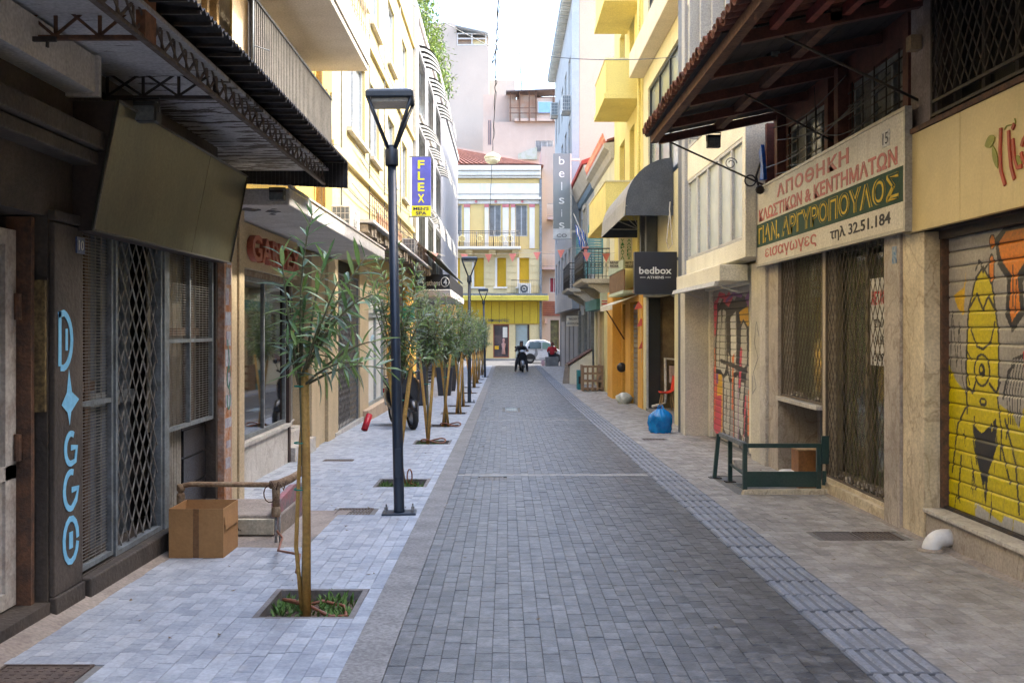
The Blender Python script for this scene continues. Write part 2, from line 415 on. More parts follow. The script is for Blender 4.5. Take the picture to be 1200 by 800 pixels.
for a, b in zip([-25, 0, 27, 45], [0, 27, 45, 61]): kb.prism([(XK0, a, gz(a)-.1), (XK1-.006, a, gz(a)-.1), (XK1-.006, a, gz(a)+.004), (XK0, a, gz(a)+.012)], (0, 0, 0), False) if 0 else kb.quad((XK0+.004, a, gz(a)+.010), (XK1-.002, a, gz(a)+.002), (XK1-.002, b, gz(b)+.002), (XK0+.004, b, gz(b)+.010)).quad((XK1-.002, a, gz(a)+.002), (XK1-.002, a, gz(a)-.03), (XK1-.002, b, gz(b)-.03), (XK1-.002, b, gz(b)+.002)).quad((XK0+.004, a, gz(a)-.03), (XK0+.004, a, gz(a)+.01), (XK0+.004, b, gz(b)+.01), (XK0+.004, b, gz(b)-.03))
kb.build('kerb_strip', mt['kerb'], kind='structure')
cs = MB()
cs.box(-60, 60, 61, 71.2, -.9, -.675).build('cross_street', mt['asphalt'], kind='structure')
MB().box(-60, 60, 71.2, 73.5, -.9, -.55).build('far_pavement', mt['kerb'], kind='structure')
MB().box(-.6, .6, -.1, .1, 0, .01)

BANDS = [12.15, 21.0, 31.0, 47.0]
def chip(mb, x0, x1, y0, y1, z, ch=.0025, d=.025, bot=False):
    """one paving stone: bevelled top and four sides, on the slope of the street"""
    s = -.0154 if y0 < 27 else (-.0091 if y0 < 45 else -.005)
    ym = (y0+y1)/2
    def q(x, y, h): return (x, y, z+s*(y-ym)+h)
    cx = ch*.5; n = len(mb.v)
    mb.v += [q(x0, y0, -d), q(x1, y0, -d), q(x1, y1, -d), q(x0, y1, -d), q(x0, y0, -ch), q(x1, y0, -ch), q(x1, y1, -ch), q(x0, y1, -ch), q(x0+cx, y0+ch, 0), q(x1-cx, y0+ch, 0), q(x1-cx, y1-ch, 0), q(x0+cx, y1-ch, 0)]
    for f in ((0, 1, 5, 4), (1, 2, 6, 5), (2, 3, 7, 6), (3, 0, 4, 7), (4, 5, 9, 8), (5, 6, 10, 9), (6, 7, 11, 10), (7, 4, 8, 11), (8, 9, 10, 11)): mb.face([n+i for i in f])
def pave(parent, x0, x1, ncol, mats, holes, y_start=3.2, y_end=61, ln=.125, bands=(), blk=None):
    cw = (x1-x0)/ncol; rnd = random.Random(hash(mats[0].name) % 1000+int(ncol)); L = []
    for c in range(ncol):
        y = y_start-rnd.random()*ln; a0, a1 = x0+c*cw, x0+(c+1)*cw
        while y < y_end:
            l = ln*rnd.choice([.8, 1, 1, 1.15]); b0, b1 = y, min(y+l, y_end)
            segs = [(b0, b1)]
            for (h0, h1, hx0, hx1) in holes:
                if a1 > hx0+.02 and a0 < hx1-.02:
                    ns = []
                    for s0, s1 in segs:
                        if s1 <= h0 or s0 >= h1: ns.append((s0, s1)); continue
                        if s0 < h0: ns.append((s0, h0))
                        if s1 > h1: ns.append((h1, s1))
                    segs = ns
            for s0, s1 in segs:
                if s1-s0 > .02: L.append((a0, a1, s0, s1, rnd.choice(range(len(mats))), rnd.uniform(-.0025, .0015)))
            y += l
    # the stones that show largest become separate parts
    def seen(q):
        y = (q[2]+q[3])/2
        px = VX+F*((q[0]+q[1])/2)/y; py = HY+F*(ZC-gz(y))/y
        return (y if (0 < px < 1200 and py < 800) else 1e3+y)
    L.sort(key=seen); g = .002
    cache = {}
    for k, (a0, a1, b0, b1, mi, dz) in enumerate(L[:300]):
        key = (round(b1-b0, 3), mi)
        if key not in cache:
            mb = MB(); chip(mb, -(cw-g*.6)/2, (cw-g*.6)/2, -(b1-b0-g)/2, (b1-b0-g)/2, 0); me_o = mb.build('paver', mats[mi], None, off=Vector((0, 0, 0)))
            cache[key] = me_o.data; bpy.data.objects.remove(me_o)
        ym = (b0+b1)/2; inst('paver', cache[key], parent, ((a0+a1)/2, ym, gz(ym)+dz))
    mb = MB()
    for a0, a1, b0, b1, mi, dz in L[300:]:
        mb.mat(mats[mi]); ym = (b0+b1)/2; chip(mb, a0+g*.3, a1-g*.3, b0+g/2, b1-g/2, gz(ym)+dz)
    mb.build('paver', None, parent, kind='stuff')
bh = [(b, b+.13, -1, 4) for b in BANDS]
COVERS_ROAD = [(11.72, 12.02, -.30, -.02), (23.5, 24.9, .0, .30)]
pave(road, XK1, XR, 27, ROADP, bh+COVERS_ROAD)
SLAB = (7.85, 9.6, -2.75, -1.62)       # patch of cement in front of the meter box
COVERS_L = [(4.6, 4.98, -2.5, -2.05), (9.35, 9.72, -1.62, -1.28), (13.6, 13.85, -2.5, -2.1)]
pave(paveL, -3.2, XK0, 28, PAVEP, [(a-.0, b, x0, x1) for a, b, x0, x1 in PITS]+[SLAB]+COVERS_L)
COVERS_R = [(8.12, 8.5, 2.62, 3.28), (16.6, 16.9, 2.3, 2.7)]
GUARD = (10.6, 12.1, 2.5, 3.5)
pave(paveR, XT, XW, 16, PAVER, COVERS_R+[GUARD])
for b in BANDS:
    MB().quad((XK1, b, gz(b)-.002), (XR, b, gz(b)-.002), (XR, b+.13, gz(b+.13)-.002), (XK1, b+.13, gz(b+.13)-.002)).build('cross_band', mt['band'], kind='structure')
# tactile guiding tiles with five ridges
TAC = []
for j in range(3):
    mb = MB(); Lt = .375
    mb.mat(mt['tactile'][j]); chip(mb, -.193, .193, -Lt/2+.004, Lt/2-.004, 0); mb.mat(mt['tridge'])
    for k in range(5):
        x = -.15+k*.075; mb.prism([(x-.024, -Lt/2+.012, -.001), (x+.024, -Lt/2+.012, -.001), (x+.016, -Lt/2+.012, .009), (x-.016, -Lt/2+.012, .009)], (0, Lt-.024, 0))
    o = mb.build('tactile_tile', mt['tactile'][j], None, off=Vector((0, 0, 0))); TAC.append(o.data); bpy.data.objects.remove(o)
tac = sheet('tactile_strip', XR, XT, [-25, 0, 27, 45, 61], -.0085, mt['joint'])
y = 3.3; rt = random.Random(5)
while y < 60.8:
    inst('tactile_tile', rt.choice(TAC), tac, ((XR+XT)/2+rt.uniform(-.004, .004), y+.19, gz(y+.19)+.001+rt.uniform(-.002, .002)), (-.0154, 0, 0)); y += .38
# cement patch, dusty fillet along the left plinth
mt['cement'] = M('cement_patch', (.34, .29, .24), (.24, .2, .17), s=4, bump=.5, bs=40)
MB().quad((SLAB[2], SLAB[0], gz(SLAB[0])-.003), (SLAB[3], SLAB[0], gz(SLAB[0])-.003), (SLAB[3]+.14, SLAB[1], gz(SLAB[1])-.003), (SLAB[2], SLAB[1], gz(SLAB[1])-.003)).build('cement_patch', mt['cement'], kind='structure')
MB().prism([(-2.66, -5, gz(-5)+.05), (-2.5, -5, gz(-5)-.004), (-2.66, -5, gz(-5)-.004)], (0, 12.6, -.0154*12.6)).build('mortar_fillet', mt['cement'], kind='structure')
MB().prism([(3.5, -5, gz(-5)+.03), (3.5, -5, gz(-5)-.004), (3.36, -5, gz(-5)-.004)], (0, 15.6, -.0154*15.6)).build('mortar_fillet', mt['cement'], kind='structure')
# tree pits
mt['weed'] = M('weeds', (.09, .2, .04), (.16, .25, .06), s=20, rough=.6)
mt['pitedge'] = M('pit_edge', (.22, .2, .19), (.15, .14, .13), s=6)
for i, (a, b, x0, x1) in enumerate(PITS):
    p = MB(); z = gz(a)
    g = MB()
    for ix in range(12):
        for iy in range(12):
            def hh(u, v): return gz(a+(b-a)*v/12)-.07+.025*math.sin(u*1.9+i)*math.cos(v*1.3)+.012*math.sin(u*v)
            P4 = [(x0+(x1-x0)*u/12, a+(b-a)*v/12, hh(u, v)) for u, v in ((ix, iy), (ix+1, iy), (ix+1, iy+1), (ix, iy+1))]; g.quad(*P4)
    go = g.build('soil_bed', mt['soil'], kind='structure')
    t = .035
    for (u0, u1, v0, v1) in ((x0, x1, a, a+t), (x0, x1, b-t, b), (x0, x0+t, a+t, b-t), (x1-t, x1, a+t, b-t)): p.box(u0, u1, v0, v1, z-.2, gz(v0)-.002)
    p.build('pit_edging', mt['pitedge'], go)
    if i < 3:
        wd = MB(); rw = random.Random(i)
        for k in range(230 if i < 2 else 90):
            ang = rw.random()*6.28; cx, cy = rw.choice([(x0+.14, a+.45), (x0+.12, a+.3), (x1-.25, b-.3), (x1-.16, a+.25), ((x0+x1)/2+.1, b-.15)])
            X, Y = cx+rw.gauss(0, .06), cy+rw.gauss(0, .07)
            X = min(max(X, x0+.04), x1-.04); Y = min(max(Y, a+.04), b-.04); z0 = gz(Y)-.065; hgt = rw.uniform(.02, .085)
            dx, dy = math.cos(ang)*.03, math.sin(ang)*.03; wx, wy = -math.sin(ang)*.006, math.cos(ang)*.006
            wd.quad((X-wx, Y-wy, z0), (X+wx, Y+wy, z0), (X+dx*.7+wx*1.4, Y+dy*.7+wy*1.4, z0+hgt*.7), (X+dx*1.4, Y+dy*1.4, z0+hgt), (X+dx*.7-wx*1.4, Y+dy*.7-wy*1.4, z0+hgt*.7))
        tag(wd.build('weeds', mt['weed'], kind='stuff'), ['green weeds sprouting in the nearest tree pit', 'green weeds in the empty-looking pit behind the near street lamp', 'sparse weeds in the third tree pit'][i], 'weeds')
        tag
# litter and pebbles
mt['cover'] = M('iron_cover', (.12, .085, .065), (.08, .06, .05), s=10, rough=.7, bump=.4)
def cover(lbl, a, b, x0, x1, m, grate=False, slots=7, dz=0):
    ob = thing('drain_cover' if grate else 'manhole_cover', lbl, 'drain cover', ((x0+x1)/2, (a+b)/2, gz((a+b)/2)))
    s = -.0154*(b-a)/2; z = gz((a+b)/2)-.004+dz; f = MB(); t = .018
    for (u0, u1, v0, v1) in ((x0, x1, a, a+t), (x0, x1, b-t, b), (x0, x0+t, a+t, b-t), (x1-t, x1, a+t, b-t)): f.box(u0+.002, u1-.002, v0+.002, v1-.002, z-.03, z+.003)
    f.build('frame', m, ob)
    if grate:
        g = MB(); n = int((x1-x0-2*t)/.03)
        for k in range(n): x = x0+t+(x1-x0-2*t)*(k+.5)/n; g.box(x-.008, x+.008, a+t, b-t, z-.025, z)
        g.box(x0+t, x1-t, (a+b)/2-.008, (a+b)/2+.008, z-.024, z-.001)
        g.build('grating', m, ob)
    else:
        g = MB(); g.box(x0+t+.004, x1-t-.004, a+t+.004, b-t-.004, z-.03, z-.001)
        for k in range(slots):
            for j in range(slots):
                cx = x0+t+(x1-x0-2*t)*(k+.5)/slots; cy = a+t+(b-a-2*t)*(j+.5)/slots; g.box(cx-.012, cx+.012, cy-.01, cy+.01, z-.001, z+.002)
        g.build('lid', m, ob)
cover('rusty iron cover in the near left corner of the pavement', 4.6, 4.98, -2.5, -2.05, mt['cover'])
cover('small brown grating in the left pavement beside the first street lamp', 9.35, 9.72, -1.62, -1.28, mt['cover'], True)
cover('small grating in the left pavement by the shop entrance', 13.6, 13.85, -2.5, -2.1, mt['cover'], True)
cover('small square inspection cover in the roadway before the first pale band', 11.72, 12.02, -.30, -.02, mt['kerb'], slots=4)
cover('pale bluish rectangular cover in the middle of the roadway further off', 23.5, 24.9, 0, .30, M('blue_cover', (.3, .36, .38), s=6), slots=5)
cover('dark plain cover, left of the pair before the knitwear shop', 8.12, 8.5, 2.62, 2.94, M('cover_grey', (.15, .13, .12), s=8))
cover('rusty brown grating, right of the pair before the knitwear shop', 8.12, 8.5, 2.955, 3.28, mt['cover'], True)
cover('thin iron cover in the right pavement near the blue bag', 16.6, 16.9, 2.3, 2.7, mt['cover'])
# ================================================================== LEFT: dark shop building, number 10
mt['black_wall'] = M('sooty_black_render', (0.042, 0.034, 0.028), (0.08, 0.063, 0.05), s=2.2, rough=.7, bump=.4, bs=30, streak=.5, sc=(.12, .1, .085), th=.56)
mt['grey_paint'] = M('grey_blue_metal', (.2, .23, .25), (.13, .145, .155), s=8, rough=.55, metal=.2, streak=.4, sc=(.12, .08, .055))
mt['cream'] = M('cream_render', (.66, .56, .38), (.55, .46, .31), s=1.2, streak=.35, sc=(.3, .24, .17))
mt['yellow'] = M('yellow_render', (0.66, 0.47, 0.1), (0.58, 0.41, 0.09), s=1.2, streak=.3, sc=(.4, .3, .15))
mt['white_slab'] = M('white_painted_concrete', (.6, .58, .56), (.48, .46, .43), s=2, streak=.35, sc=(.28, .24, .2))
mt['olive_metal'] = M('olive_sheet_metal', (0.115, 0.112, 0.075), (0.065, 0.066, 0.05), s=1.1, rough=.33, metal=.55, bump=.08, bs=15, streak=.3, sc=(.08, .07, .05))
mt['box_side'] = M('brown_box_side', (.045, .03, .024), s=3)
mt['wire'] = M('galvanised_wire', (.3, .3, .29), (.2, .18, .16), s=12, rough=.5, metal=.5)
mt['spray_blue'] = M('spray_blue', (.17, .47, .72), (.22, .55, .8), s=15, rough=.6, fine=.1, bump=0)
mt['glass_dark'] = glass_mat('dark_window_glass', (.35, .36, .34))
mt['pane_dusty'] = M('dusty_pane', (.13, .115, .09), (.2, .175, .135), s=2, rough=.3, bump=0)
XL = -2.65
A = thing('shop_building', 'sooty black old shop building at the left edge, with meshed shopfront and white grille door', 'building', (XL, 7, 0))
wb = MB()
# door lintel, reveal, pilaster, upper wall, plinth
walls(wb, 'L', XL, -14, 9.18, -.5, 3.4, [(4.4, 5.76, -.5, 2.25), (6.19, 9.12, .05, 2.3), (-2.5, 3.2, -.05, 2.4)], th=.34)
wb.build('wall', mt['black_wall'], A)
MB().box(-3.35, -3.01, 4.2, 9.4, -.5, 3.4).box(-9, -3.36, -14, 9.6, -.6, 10.8).box(-9, -2.7, -45, -14.01, -.6, 14).build('building_body', mt['void'], A)
MB().box(-3.3, XL+.02, 5.13, 5.757, -.5, .02).box(-3.3, XL+.04, 3.4, 5.129, -.5, .015).build('doorstep', mt['black_wall'], A)
mb = MB(); mb.box(XL, XL+.16, -14, 6.42, 2.60, 2.68).prism([(XL, -14, 2.68), (XL+.2, -14, 2.69), (XL+.2, -14, 2.8), (XL, -14, 2.84)], (0, 20.5, 0)).build('cornice', mt['black_wall'], A, bev=.01)
mb = MB(); mb.box(XL, XL+.035, 5.78, 6.17, .04, 2.22).box(XL+.001, XL+.05, 5.775, 6.175, -.3, .039); mb.box(XL, XL+.05, 5.765, 6.18, 2.23, 2.29).build('pilaster', mt['black_wall'], A, bev=.008)
MB().box(-2.98, XL-.002, 5.735, 5.759, 1.12, 1.88).build('chipboard_panel', M('mottled_ochre_board', (.2, .14, .055), (.09, .06, .025), s=22, rough=.7, fine=.5), A)
# graffiti letters down the pilaster: D, a star, G, G, O
gf = MB(); P0 = XL+.036
def curve(cx, cz, rx, rz, a0, a1, n=14): return [(cx+rx*math.cos(R(a0+(a1-a0)*i/n)), cz+rz*math.sin(R(a0+(a1-a0)*i/n))) for i in range(n+1)]
gw = .038
def gstroke(pts, wd=gw): gf.strip('L', P0, pts, wd, .001, .004)
gstroke([(5.84, 1.7), (5.84, 1.38)]); gstroke([(5.82, 1.68)]+curve(5.87, 1.53, .13, .165, 80, -80)+[(5.85, 1.37)])
gstroke([(5.93, 1.6), (5.93, 1.47)], .03)
gf.quad(*[(P0+.004, a, z) for a, z in ((5.96, 1.36), (6.0, 1.22), (6.1, 1.17), (5.99, 1.1), (5.97, 1.02), (5.94, 1.1), (5.86, 1.15), (5.93, 1.22))])
gstroke(curve(5.99, .88, .075, .09, 60, 270)+[(6.05, .8), (6.07, .88), (5.99, .885)], .036)
gstroke(curve(5.99, .63, .09, .11, 70, 280)+[(6.06, .56), (6.09, .63), (6.0, .63)], .036)
gstroke(curve(5.99, .33, .095, .13, 0, 350), .036)
gstroke([(5.99, .38), (5.99, .28)], .05)
gf.build('graffiti', mt['spray_blue'], A)
# number plate
np_ = MB().box(XL+.036, XL+.046, 6.06, 6.17, 2.06, 2.16).build('number_plate', M('enamel_blue', (.05, .09, .22), s=5, rough=.3), A)
text('10', 'L', XL+.046, 6.08, 6.15, 2.08, 2.14, .001, .002, M('enamel_white', (.75, .75, .72), s=5), np_)
# ornate white iron door leaf
mt['white_iron'] = M('chipped_white_paint', (.52, .5, .46), (.36, .31, .27), s=9, rough=.6, streak=.4, sc=(.2, .1, .06))
dr = MB(); Pd = XL-.17
for z0, z1 in ((.03, .12), (.75, .83), (2.07, 2.16)): dr.fbox('L', Pd, 4.42, 5.68, z0, z1, -.03, .03)
dr.fbox('L', Pd, 4.42, 4.52, .12, 2.07, -.03, .03).fbox('L', Pd, 5.56, 5.68, .12, 2.07, -.03, .03)
d = dr.build('door', mt['white_iron'], A, 'white iron door leaf with scrollwork grille')
sc_ = MB()
for k in range(6):
    a = 4.6+k*.17
    for z in (1.0, 1.42, 1.84):
        sc_.strip('L', Pd, curve(a, z, .07, .15, -100, 150), .014, -.008, .008); sc_.strip('L', Pd, curve(a+.05, z+.02, .03, .05, 150, 420), .012, -.008, .008)
    sc_.fbox('L', Pd, a+.085, a+.097, .83, 2.07, -.008, .008)
sc_.build('scrollwork', mt['white_iron'], d)
MB().fbox('L', Pd, 4.52, 5.56, .12, .75, -.012, .01).build('kick_panel', mt['white_iron'], d, 'dented lower door panel with sprayed black curls')
kp = MB(); kp.strip('L', Pd, curve(5.4, .42, .1, .15, -60, 200), .018, .0105, .013); kp.strip('L', Pd, curve(5.2, .3, .07, .1, 30, 280), .018, .0105, .013); kp.build('graffiti', mt['black'], d)
MB().tube([(Pd+.05, 5.66, .85), (Pd+.05, 5.66, 1.0)], .02).tube([(Pd+.05, 5.66, 1.65), (Pd+.05, 5.66, 1.8)], .02).parts('hinge', mt['rust'], d)
MB().fbox('L', XL-.1, 5.69, 5.733, .02, 2.24, -.1, .04).build('door_frame', mt['rust'], A)
# meshed shopfront
def frame(mb, side, P, a0, a1, z0, z1, w, n0, n1, bars=()):
    mb.fbox(side, P, a0, a1, z0, z0+w, n0, n1).fbox(side, P, a0, a1, z1-w, z1, n0, n1).fbox(side, P, a0, a0+w, z0+w, z1-w, n0, n1).fbox(side, P, a1-w, a1, z0+w, z1-w, n0, n1)
    for kind, v in bars:
        if kind == 'v': mb.fbox(side, P, v-w/2, v+w/2, z0+w, z1-w, n0+.001, n1-.001)
        else: mb.fbox(side, P, a0+w, a1-w, v-w/2, v+w/2, n0+.002, n1-.002)
    return mb
def wires(mb, side, P, a0, a1, z0, z1, dh, dv, w, bulge=0):
    z = z0
    while z < z1: mb.fbox(side, P, a0, a1, z, z+w, 0, w); z += dh
    a = a0
    while a < a1: mb.fbox(side, P, a, a+w, z0, z1, -w, -.0005); a += dv
    return mb
def mesh_screen(a0, a1, z0, z1, bars, lbl=None):
    o = frame(MB(), 'L', XL-.03, a0, a1, z0, z1, .03, -.02, .02, bars).build('mesh_window', mt['grey_paint'], A, lbl)
    wires(MB(), 'L', XL-.045, a0+.03, a1-.03, z0+.03, z1-.03, .021, .1, .0042).build('wire_mesh', mt['wire'], o)
    MB().fbox('L', XL-.17, a0, a1, z0, z1, -.01, 0).build('pane', mt['pane_dusty'], o)
    v = MB().fbox('L', XL-.15, a0+(a1-a0)*.68, a0+(a1-a0)*.84, z0, z1, -.01, .02); v.fbox('L', XL-.151, a0, a1, z0+(z1-z0)*.5, z0+(z1-z0)*.5+.07, -.01, .015); v.build('mullion', M('brown_wood', (.17, .11, .075), (.1, .065, .045), s=7), o)
mesh_screen(6.22, 6.76, .07, 2.29, [('h', 1.12)], 'tall full-height meshed window left of the lattice gate')
mesh_screen(7.85, 9.08, .78, 2.29, [('v', 8.42), ('h', 1.5)], 'two-bay meshed window right of the lattice gate')
g = frame(MB(), 'L', XL-.03, 6.78, 7.70, .05, 2.29, .035, -.03, .03).build('lattice_gate', mt['grey_paint'], A)
lt = lattice(MB(), 'L', XL-.03, 6.815, 7.665, .09, 2.26, .14, .21, .008, -.012, .006); lt.build('lattice', mt['wire'], g)
dd = MB(); dd.fbox('L', XL-.25, 6.78, 7.7, .05, 2.29, -.02, 0); dd.build('door', M('dark_blue_grey_door', (.1, .13, .17), (.07, .09, .12), s=5, rough=.4), A, 'dark blue-grey panelled door behind the lattice gate')
dd = MB()
for a in (6.8, 7.02, 7.24, 7.46): dd.fbox('L', XL-.245, a+.03, a+.05, .1, 2.25, 0, .03)
dd.fbox('L', XL-.245, 6.8, 7.68, 1.05, 1.14, .002, .035); dd.build('door_stile', mt['grey_paint'], A)
MB().fbox('L', XL-.02, 7.72, 7.83, .0, 2.29, -.08, .03).build('post', mt['grey_paint'], A)
cp = MB(); n = 14
for k in range(n):
    a = 7.86+k*.04; cp.fbox('L', XL-.1, a, a+.024, .05, .77, 0, .014)
cp.fbox('L', XL-.1, 7.85, 8.42, .05, .77, -.02, -.001); cp.build('ribbed_panel', M('pale_ribbed_panel', (.3, .29, .26), (.22, .2, .17), s=4), A)
bk = MB(); bk.fbox('L', XL-.09, 8.43, 9.1, .0, .77, -.04, -.001)
for k in range(3): bk.fbox('L', XL-.09, 8.45, 9.08, .03+k*.24, .25+k*.24, 0, .012)
bk.build('black_tiles', M('black_tile', (.022, .022, .025), s=9, rough=.25), A)
pl = MB(); pl.box(XL-.2, XL+.07, 6.2, 7.86, -.4, .045); pl.build('plinth', mt['black_wall'], A, bev=.012)
pl = MB(); pl.box(XL-.1, XL+.03, 7.87, 9.15, -.4, .03).build('plinth', mt['black_wall'], A)
mt['weathered'] = M('peeling_orange_wood', (.42, .17, .06), (.5, .44, .4), s=6, rough=.8, bump=.6, bs=25, streak=.8, sc=(.12, .1, .13), th=.5)
pw = MB(); pw.box(XL-.2, XL+.06, 9.19, 9.42, -.4, 2.45).box(XL-.2, XL+.03, 9.425, 9.55, -.4, 2.4); pw.build('door_post', mt['weathered'], A, 'weathered orange post plastered with torn posters', bev=.006)
ps = MB(); rp = random.Random(3)
for k in range(11):
    z = .3+k*.19; ps.box(XL+.061, XL+.064, 9.2+rp.random()*.08, 9.32+rp.random()*.09, z, z+rp.uniform(.06, .17))
ps.build('torn_poster', M('torn_paper', (.45, .5, .55), (.3, .25, .32), s=11, rough=.8), A)
tg = MB(); tg.strip('L', XL+.065, curve(9.31, 1.15, .05, .1, 0, 330)+curve(9.31, .95, .05, .1, 90, -200), .02, 0, .002); tg.strip('L', XL+.065, [(9.27, 1.5), (9.33, 1.3), (9.28, 1.2)], .02, 0, .002); tg.build('graffiti', M('spray_green', (.07, .25, .18), s=5), A)
# slanting fascia box
fb = thing('fascia_box', 'slanting olive metal shop sign box with no lettering above the meshed windows', 'sign box', (XL, 7.5, 2.2))
Y0, Y1, Ym = 6.08, 9.12, 8.0
pf = lambda y: [(-2.52, y, 2.205), (-2.365, y, 2.985), (-2.375, y, 3.0), (-2.53, y, 2.215)]
MB().prism(pf(Y0), (0, Ym-Y0-.004, 0)).build('panel', mt['olive_metal'], fb, bev=.004)
MB().prism(pf(Ym), (0, Y1-Ym, 0)).build('panel', mt['olive_metal'], fb, bev=.004)
MB().prism([(XL+.002, Y0+.02, 2.2), (-2.53, Y0+.02, 2.2), (-2.375, Y0+.02, 2.99), (XL+.002, Y0+.02, 2.99)], (0, Y1-Y0-.04, 0)).build('casing', mt['box_side'], fb)
tr = MB(); tr.tube([(-2.515, Y0, 2.203), (-2.515, Y1, 2.203)], .009, 6).tube([(-2.36, Y0, 2.992), (-2.36, Y1, 2.992)], .009, 6).tube([(-2.515, Y0, 2.203), (-2.36, Y0, 2.992)], .009, 6).tube([(-2.515, Y1, 2.203), (-2.36, Y1, 2.992)], .009, 6); tr.build('edge_trim', M('trim_metal', (.12, .11, .09), rough=.4, metal=.6), fb)
# upper storey cream wall behind the canopy + white roller box under it
up = MB(); walls(up, 'L', XL-.02, -14, 9.66, 3.405, 10.8, [(1, 2.4, 4.2, 6.2), (4, 5.4, 4.2, 6.2)], th=.3); up.build('upper_wall', mt['cream'], A)
MB().box(XL+.0, XL+.18, 4.6, 6.0, 3.02, 3.24).box(XL+.0, XL+.2, 4.55, 4.6, 3.0, 3.245).box(XL, XL+.2, 6.0, 6.04, 3.0, 3.245).build('roller_box', mt['white_slab'], A, 'white roller shutter box over the grille door')
dw = MB()
for y in (8.15, 8.75): dw.fbox('L', XL-.02, y, y+.07, 3.6, 6.5, 0, .05)
dw.fbox('L', XL-.02, 8.98, 9.05, 3.6, 7, 0, .07)
dw.parts('wall_batten', M('ochre_batten', (.4, .26, .1), (.3, .2, .1), s=6), A)

# ------------------------------------------------------------------ iron canopy
CN = thing('iron_canopy', 'rusty iron lattice-girder canopy with corrugated roof and flaking white ceiling, over the black shop', 'canopy', (-2.2, 7, 3.1))
mt['ceil'] = M('flaking_white_ceiling', (.5, .5, .52), (.42, .42, .45), s=2, rough=.75, bump=.3, bs=20)
def flaking(m):
    nt = m.node_tree; L = nt.links; b = nt.nodes['Principled BSDF']; src = b.inputs['Base Color'].links[0].from_socket
    g = node(nt, 'ShaderNodeNewGeometry'); mp = node(nt, 'ShaderNodeMapping'); mp.inputs['Scale'].default_value = (3.5, 16, 3.5); L.new(g.outputs['Position'], mp.inputs[0])
    n = node(nt, 'ShaderNodeTexNoise'); n.inputs['Scale'].default_value = .9; n.inputs['Detail'].default_value = 8; n.inputs['Roughness'].default_value = .65; L.new(mp.outputs[0], n.inputs['Vector'])
    sx = node(nt, 'ShaderNodeSeparateXYZ'); L.new(g.outputs['Position'], sx.inputs[0])
    r0 = node(nt, 'ShaderNodeMapRange'); r0.inputs[1].default_value = 6.2; r0.inputs[2].default_value = 7.6; r0.inputs[3].default_value = -.12; r0.inputs[4].default_value = .04; L.new(sx.outputs[1], r0.inputs[0])
    ad = node(nt, 'ShaderNodeMath', operation='ADD'); L.new(n.outputs[0], ad.inputs[0]); L.new(r0.outputs[0], ad.inputs[1])
    r = node(nt, 'ShaderNodeMapRange'); r.inputs[1].default_value = .535; r.inputs[2].default_value = .56; L.new(ad.outputs[0], r.inputs[0])
    mx = node(nt, 'ShaderNodeMix', data_type='RGBA'); L.new(r.outputs[0], mx.inputs[0]); L.new(src, mx.inputs[6]); mx.inputs[7].default_value = (.06, .045, .04, 1); L.new(mx.outputs[2], b.inputs['Base Color'])
flaking(mt['ceil'])
y = 1.0
while y < 10.4:
    MB().box(-2.82, -1.86, y+.003, y+.247, 3.262, 3.285).build('ceiling_board', mt['ceil'], CN); y += .25
def truss(pa, pb, z0, z1, n, th=.03, style='X'):
    """flat lattice girder between plan points pa and pb"""
    pa, pb = Vector((*pa, 0)), Vector((*pb, 0)); t = MB(); d = pb-pa; L = d.length; d.normalize(); ang = math.atan2(d.y, d.x)
    def bar(u0, v0, u1, v1, w, off=0):
        c = pa+d*(u0+u1)/2; ln = math.hypot(u1-u0, v1-v0); ph = math.atan2(v1-v0, u1-u0)
        nrm = Vector((-d.y, d.x, 0))*off
        m = Matrix.Rotation(ang, 3, 'Z') @ Matrix.Rotation(-ph, 3, 'Y')
        t.obox((c.x+nrm.x, c.y+nrm.y, (v0+v1)/2), (ln, .008, w), m.to_euler())
    c = pa+d*L/2
    for z in (z0, z1): t.obox((c.x, c.y, z), (L, .035, .022), (0, 0, ang))
    for i in range(n):
        u0, u1 = L*i/n, L*(i+1)/n; a, b = z0+.011, z1-.011
        bar(u0, a, u1, b, .016, .006)
        if style == 'X': bar(u0, b, u1, a, .016, -.006)
        bar(u0+.001, a, u0, b, .02, .014)
    bar(L, a, L-.001, b, .02, .014)
    return t
truss((-1.9, 1.5), (-1.9, 10.45), 3.12, 3.30, 42).build('edge_girder', M('greyish_rusty_iron', (.16, .13, .115), (.09, .06, .05), s=9, rough=.8), CN)
truss((-2.86, 5.28), (-1.92, 5.28), 3.14, 3.36, 4).build('cross_girder', mt['rust'], CN)
truss((-2.86, 6.56), (-1.92, 6.56), 3.12, 3.30, 4).build('cross_girder', mt['iron_dark'], CN)
truss((-2.86, 8.4), (-1.92, 8.4), 3.14, 3.25, 4).build('cross_girder', mt['iron_dark'], CN) if 0 else None
MB().box(-1.925, -1.875, 5.19, 5.35, 3.12, 3.52).build('bracket_plate', M('orange_rust', (.3, .13, .07), (.2, .1, .06), s=8), CN)
MB().box(-2.62, -2.35, 5.2, 5.22, 3.10, 3.125).box(-2.58, -2.57, 5.2, 5.22, 3.07, 3.1).box(-2.4, -2.39, 5.2, 5.22, 3.07, 3.1).build('hook_bar', mt['iron_dark'], CN)
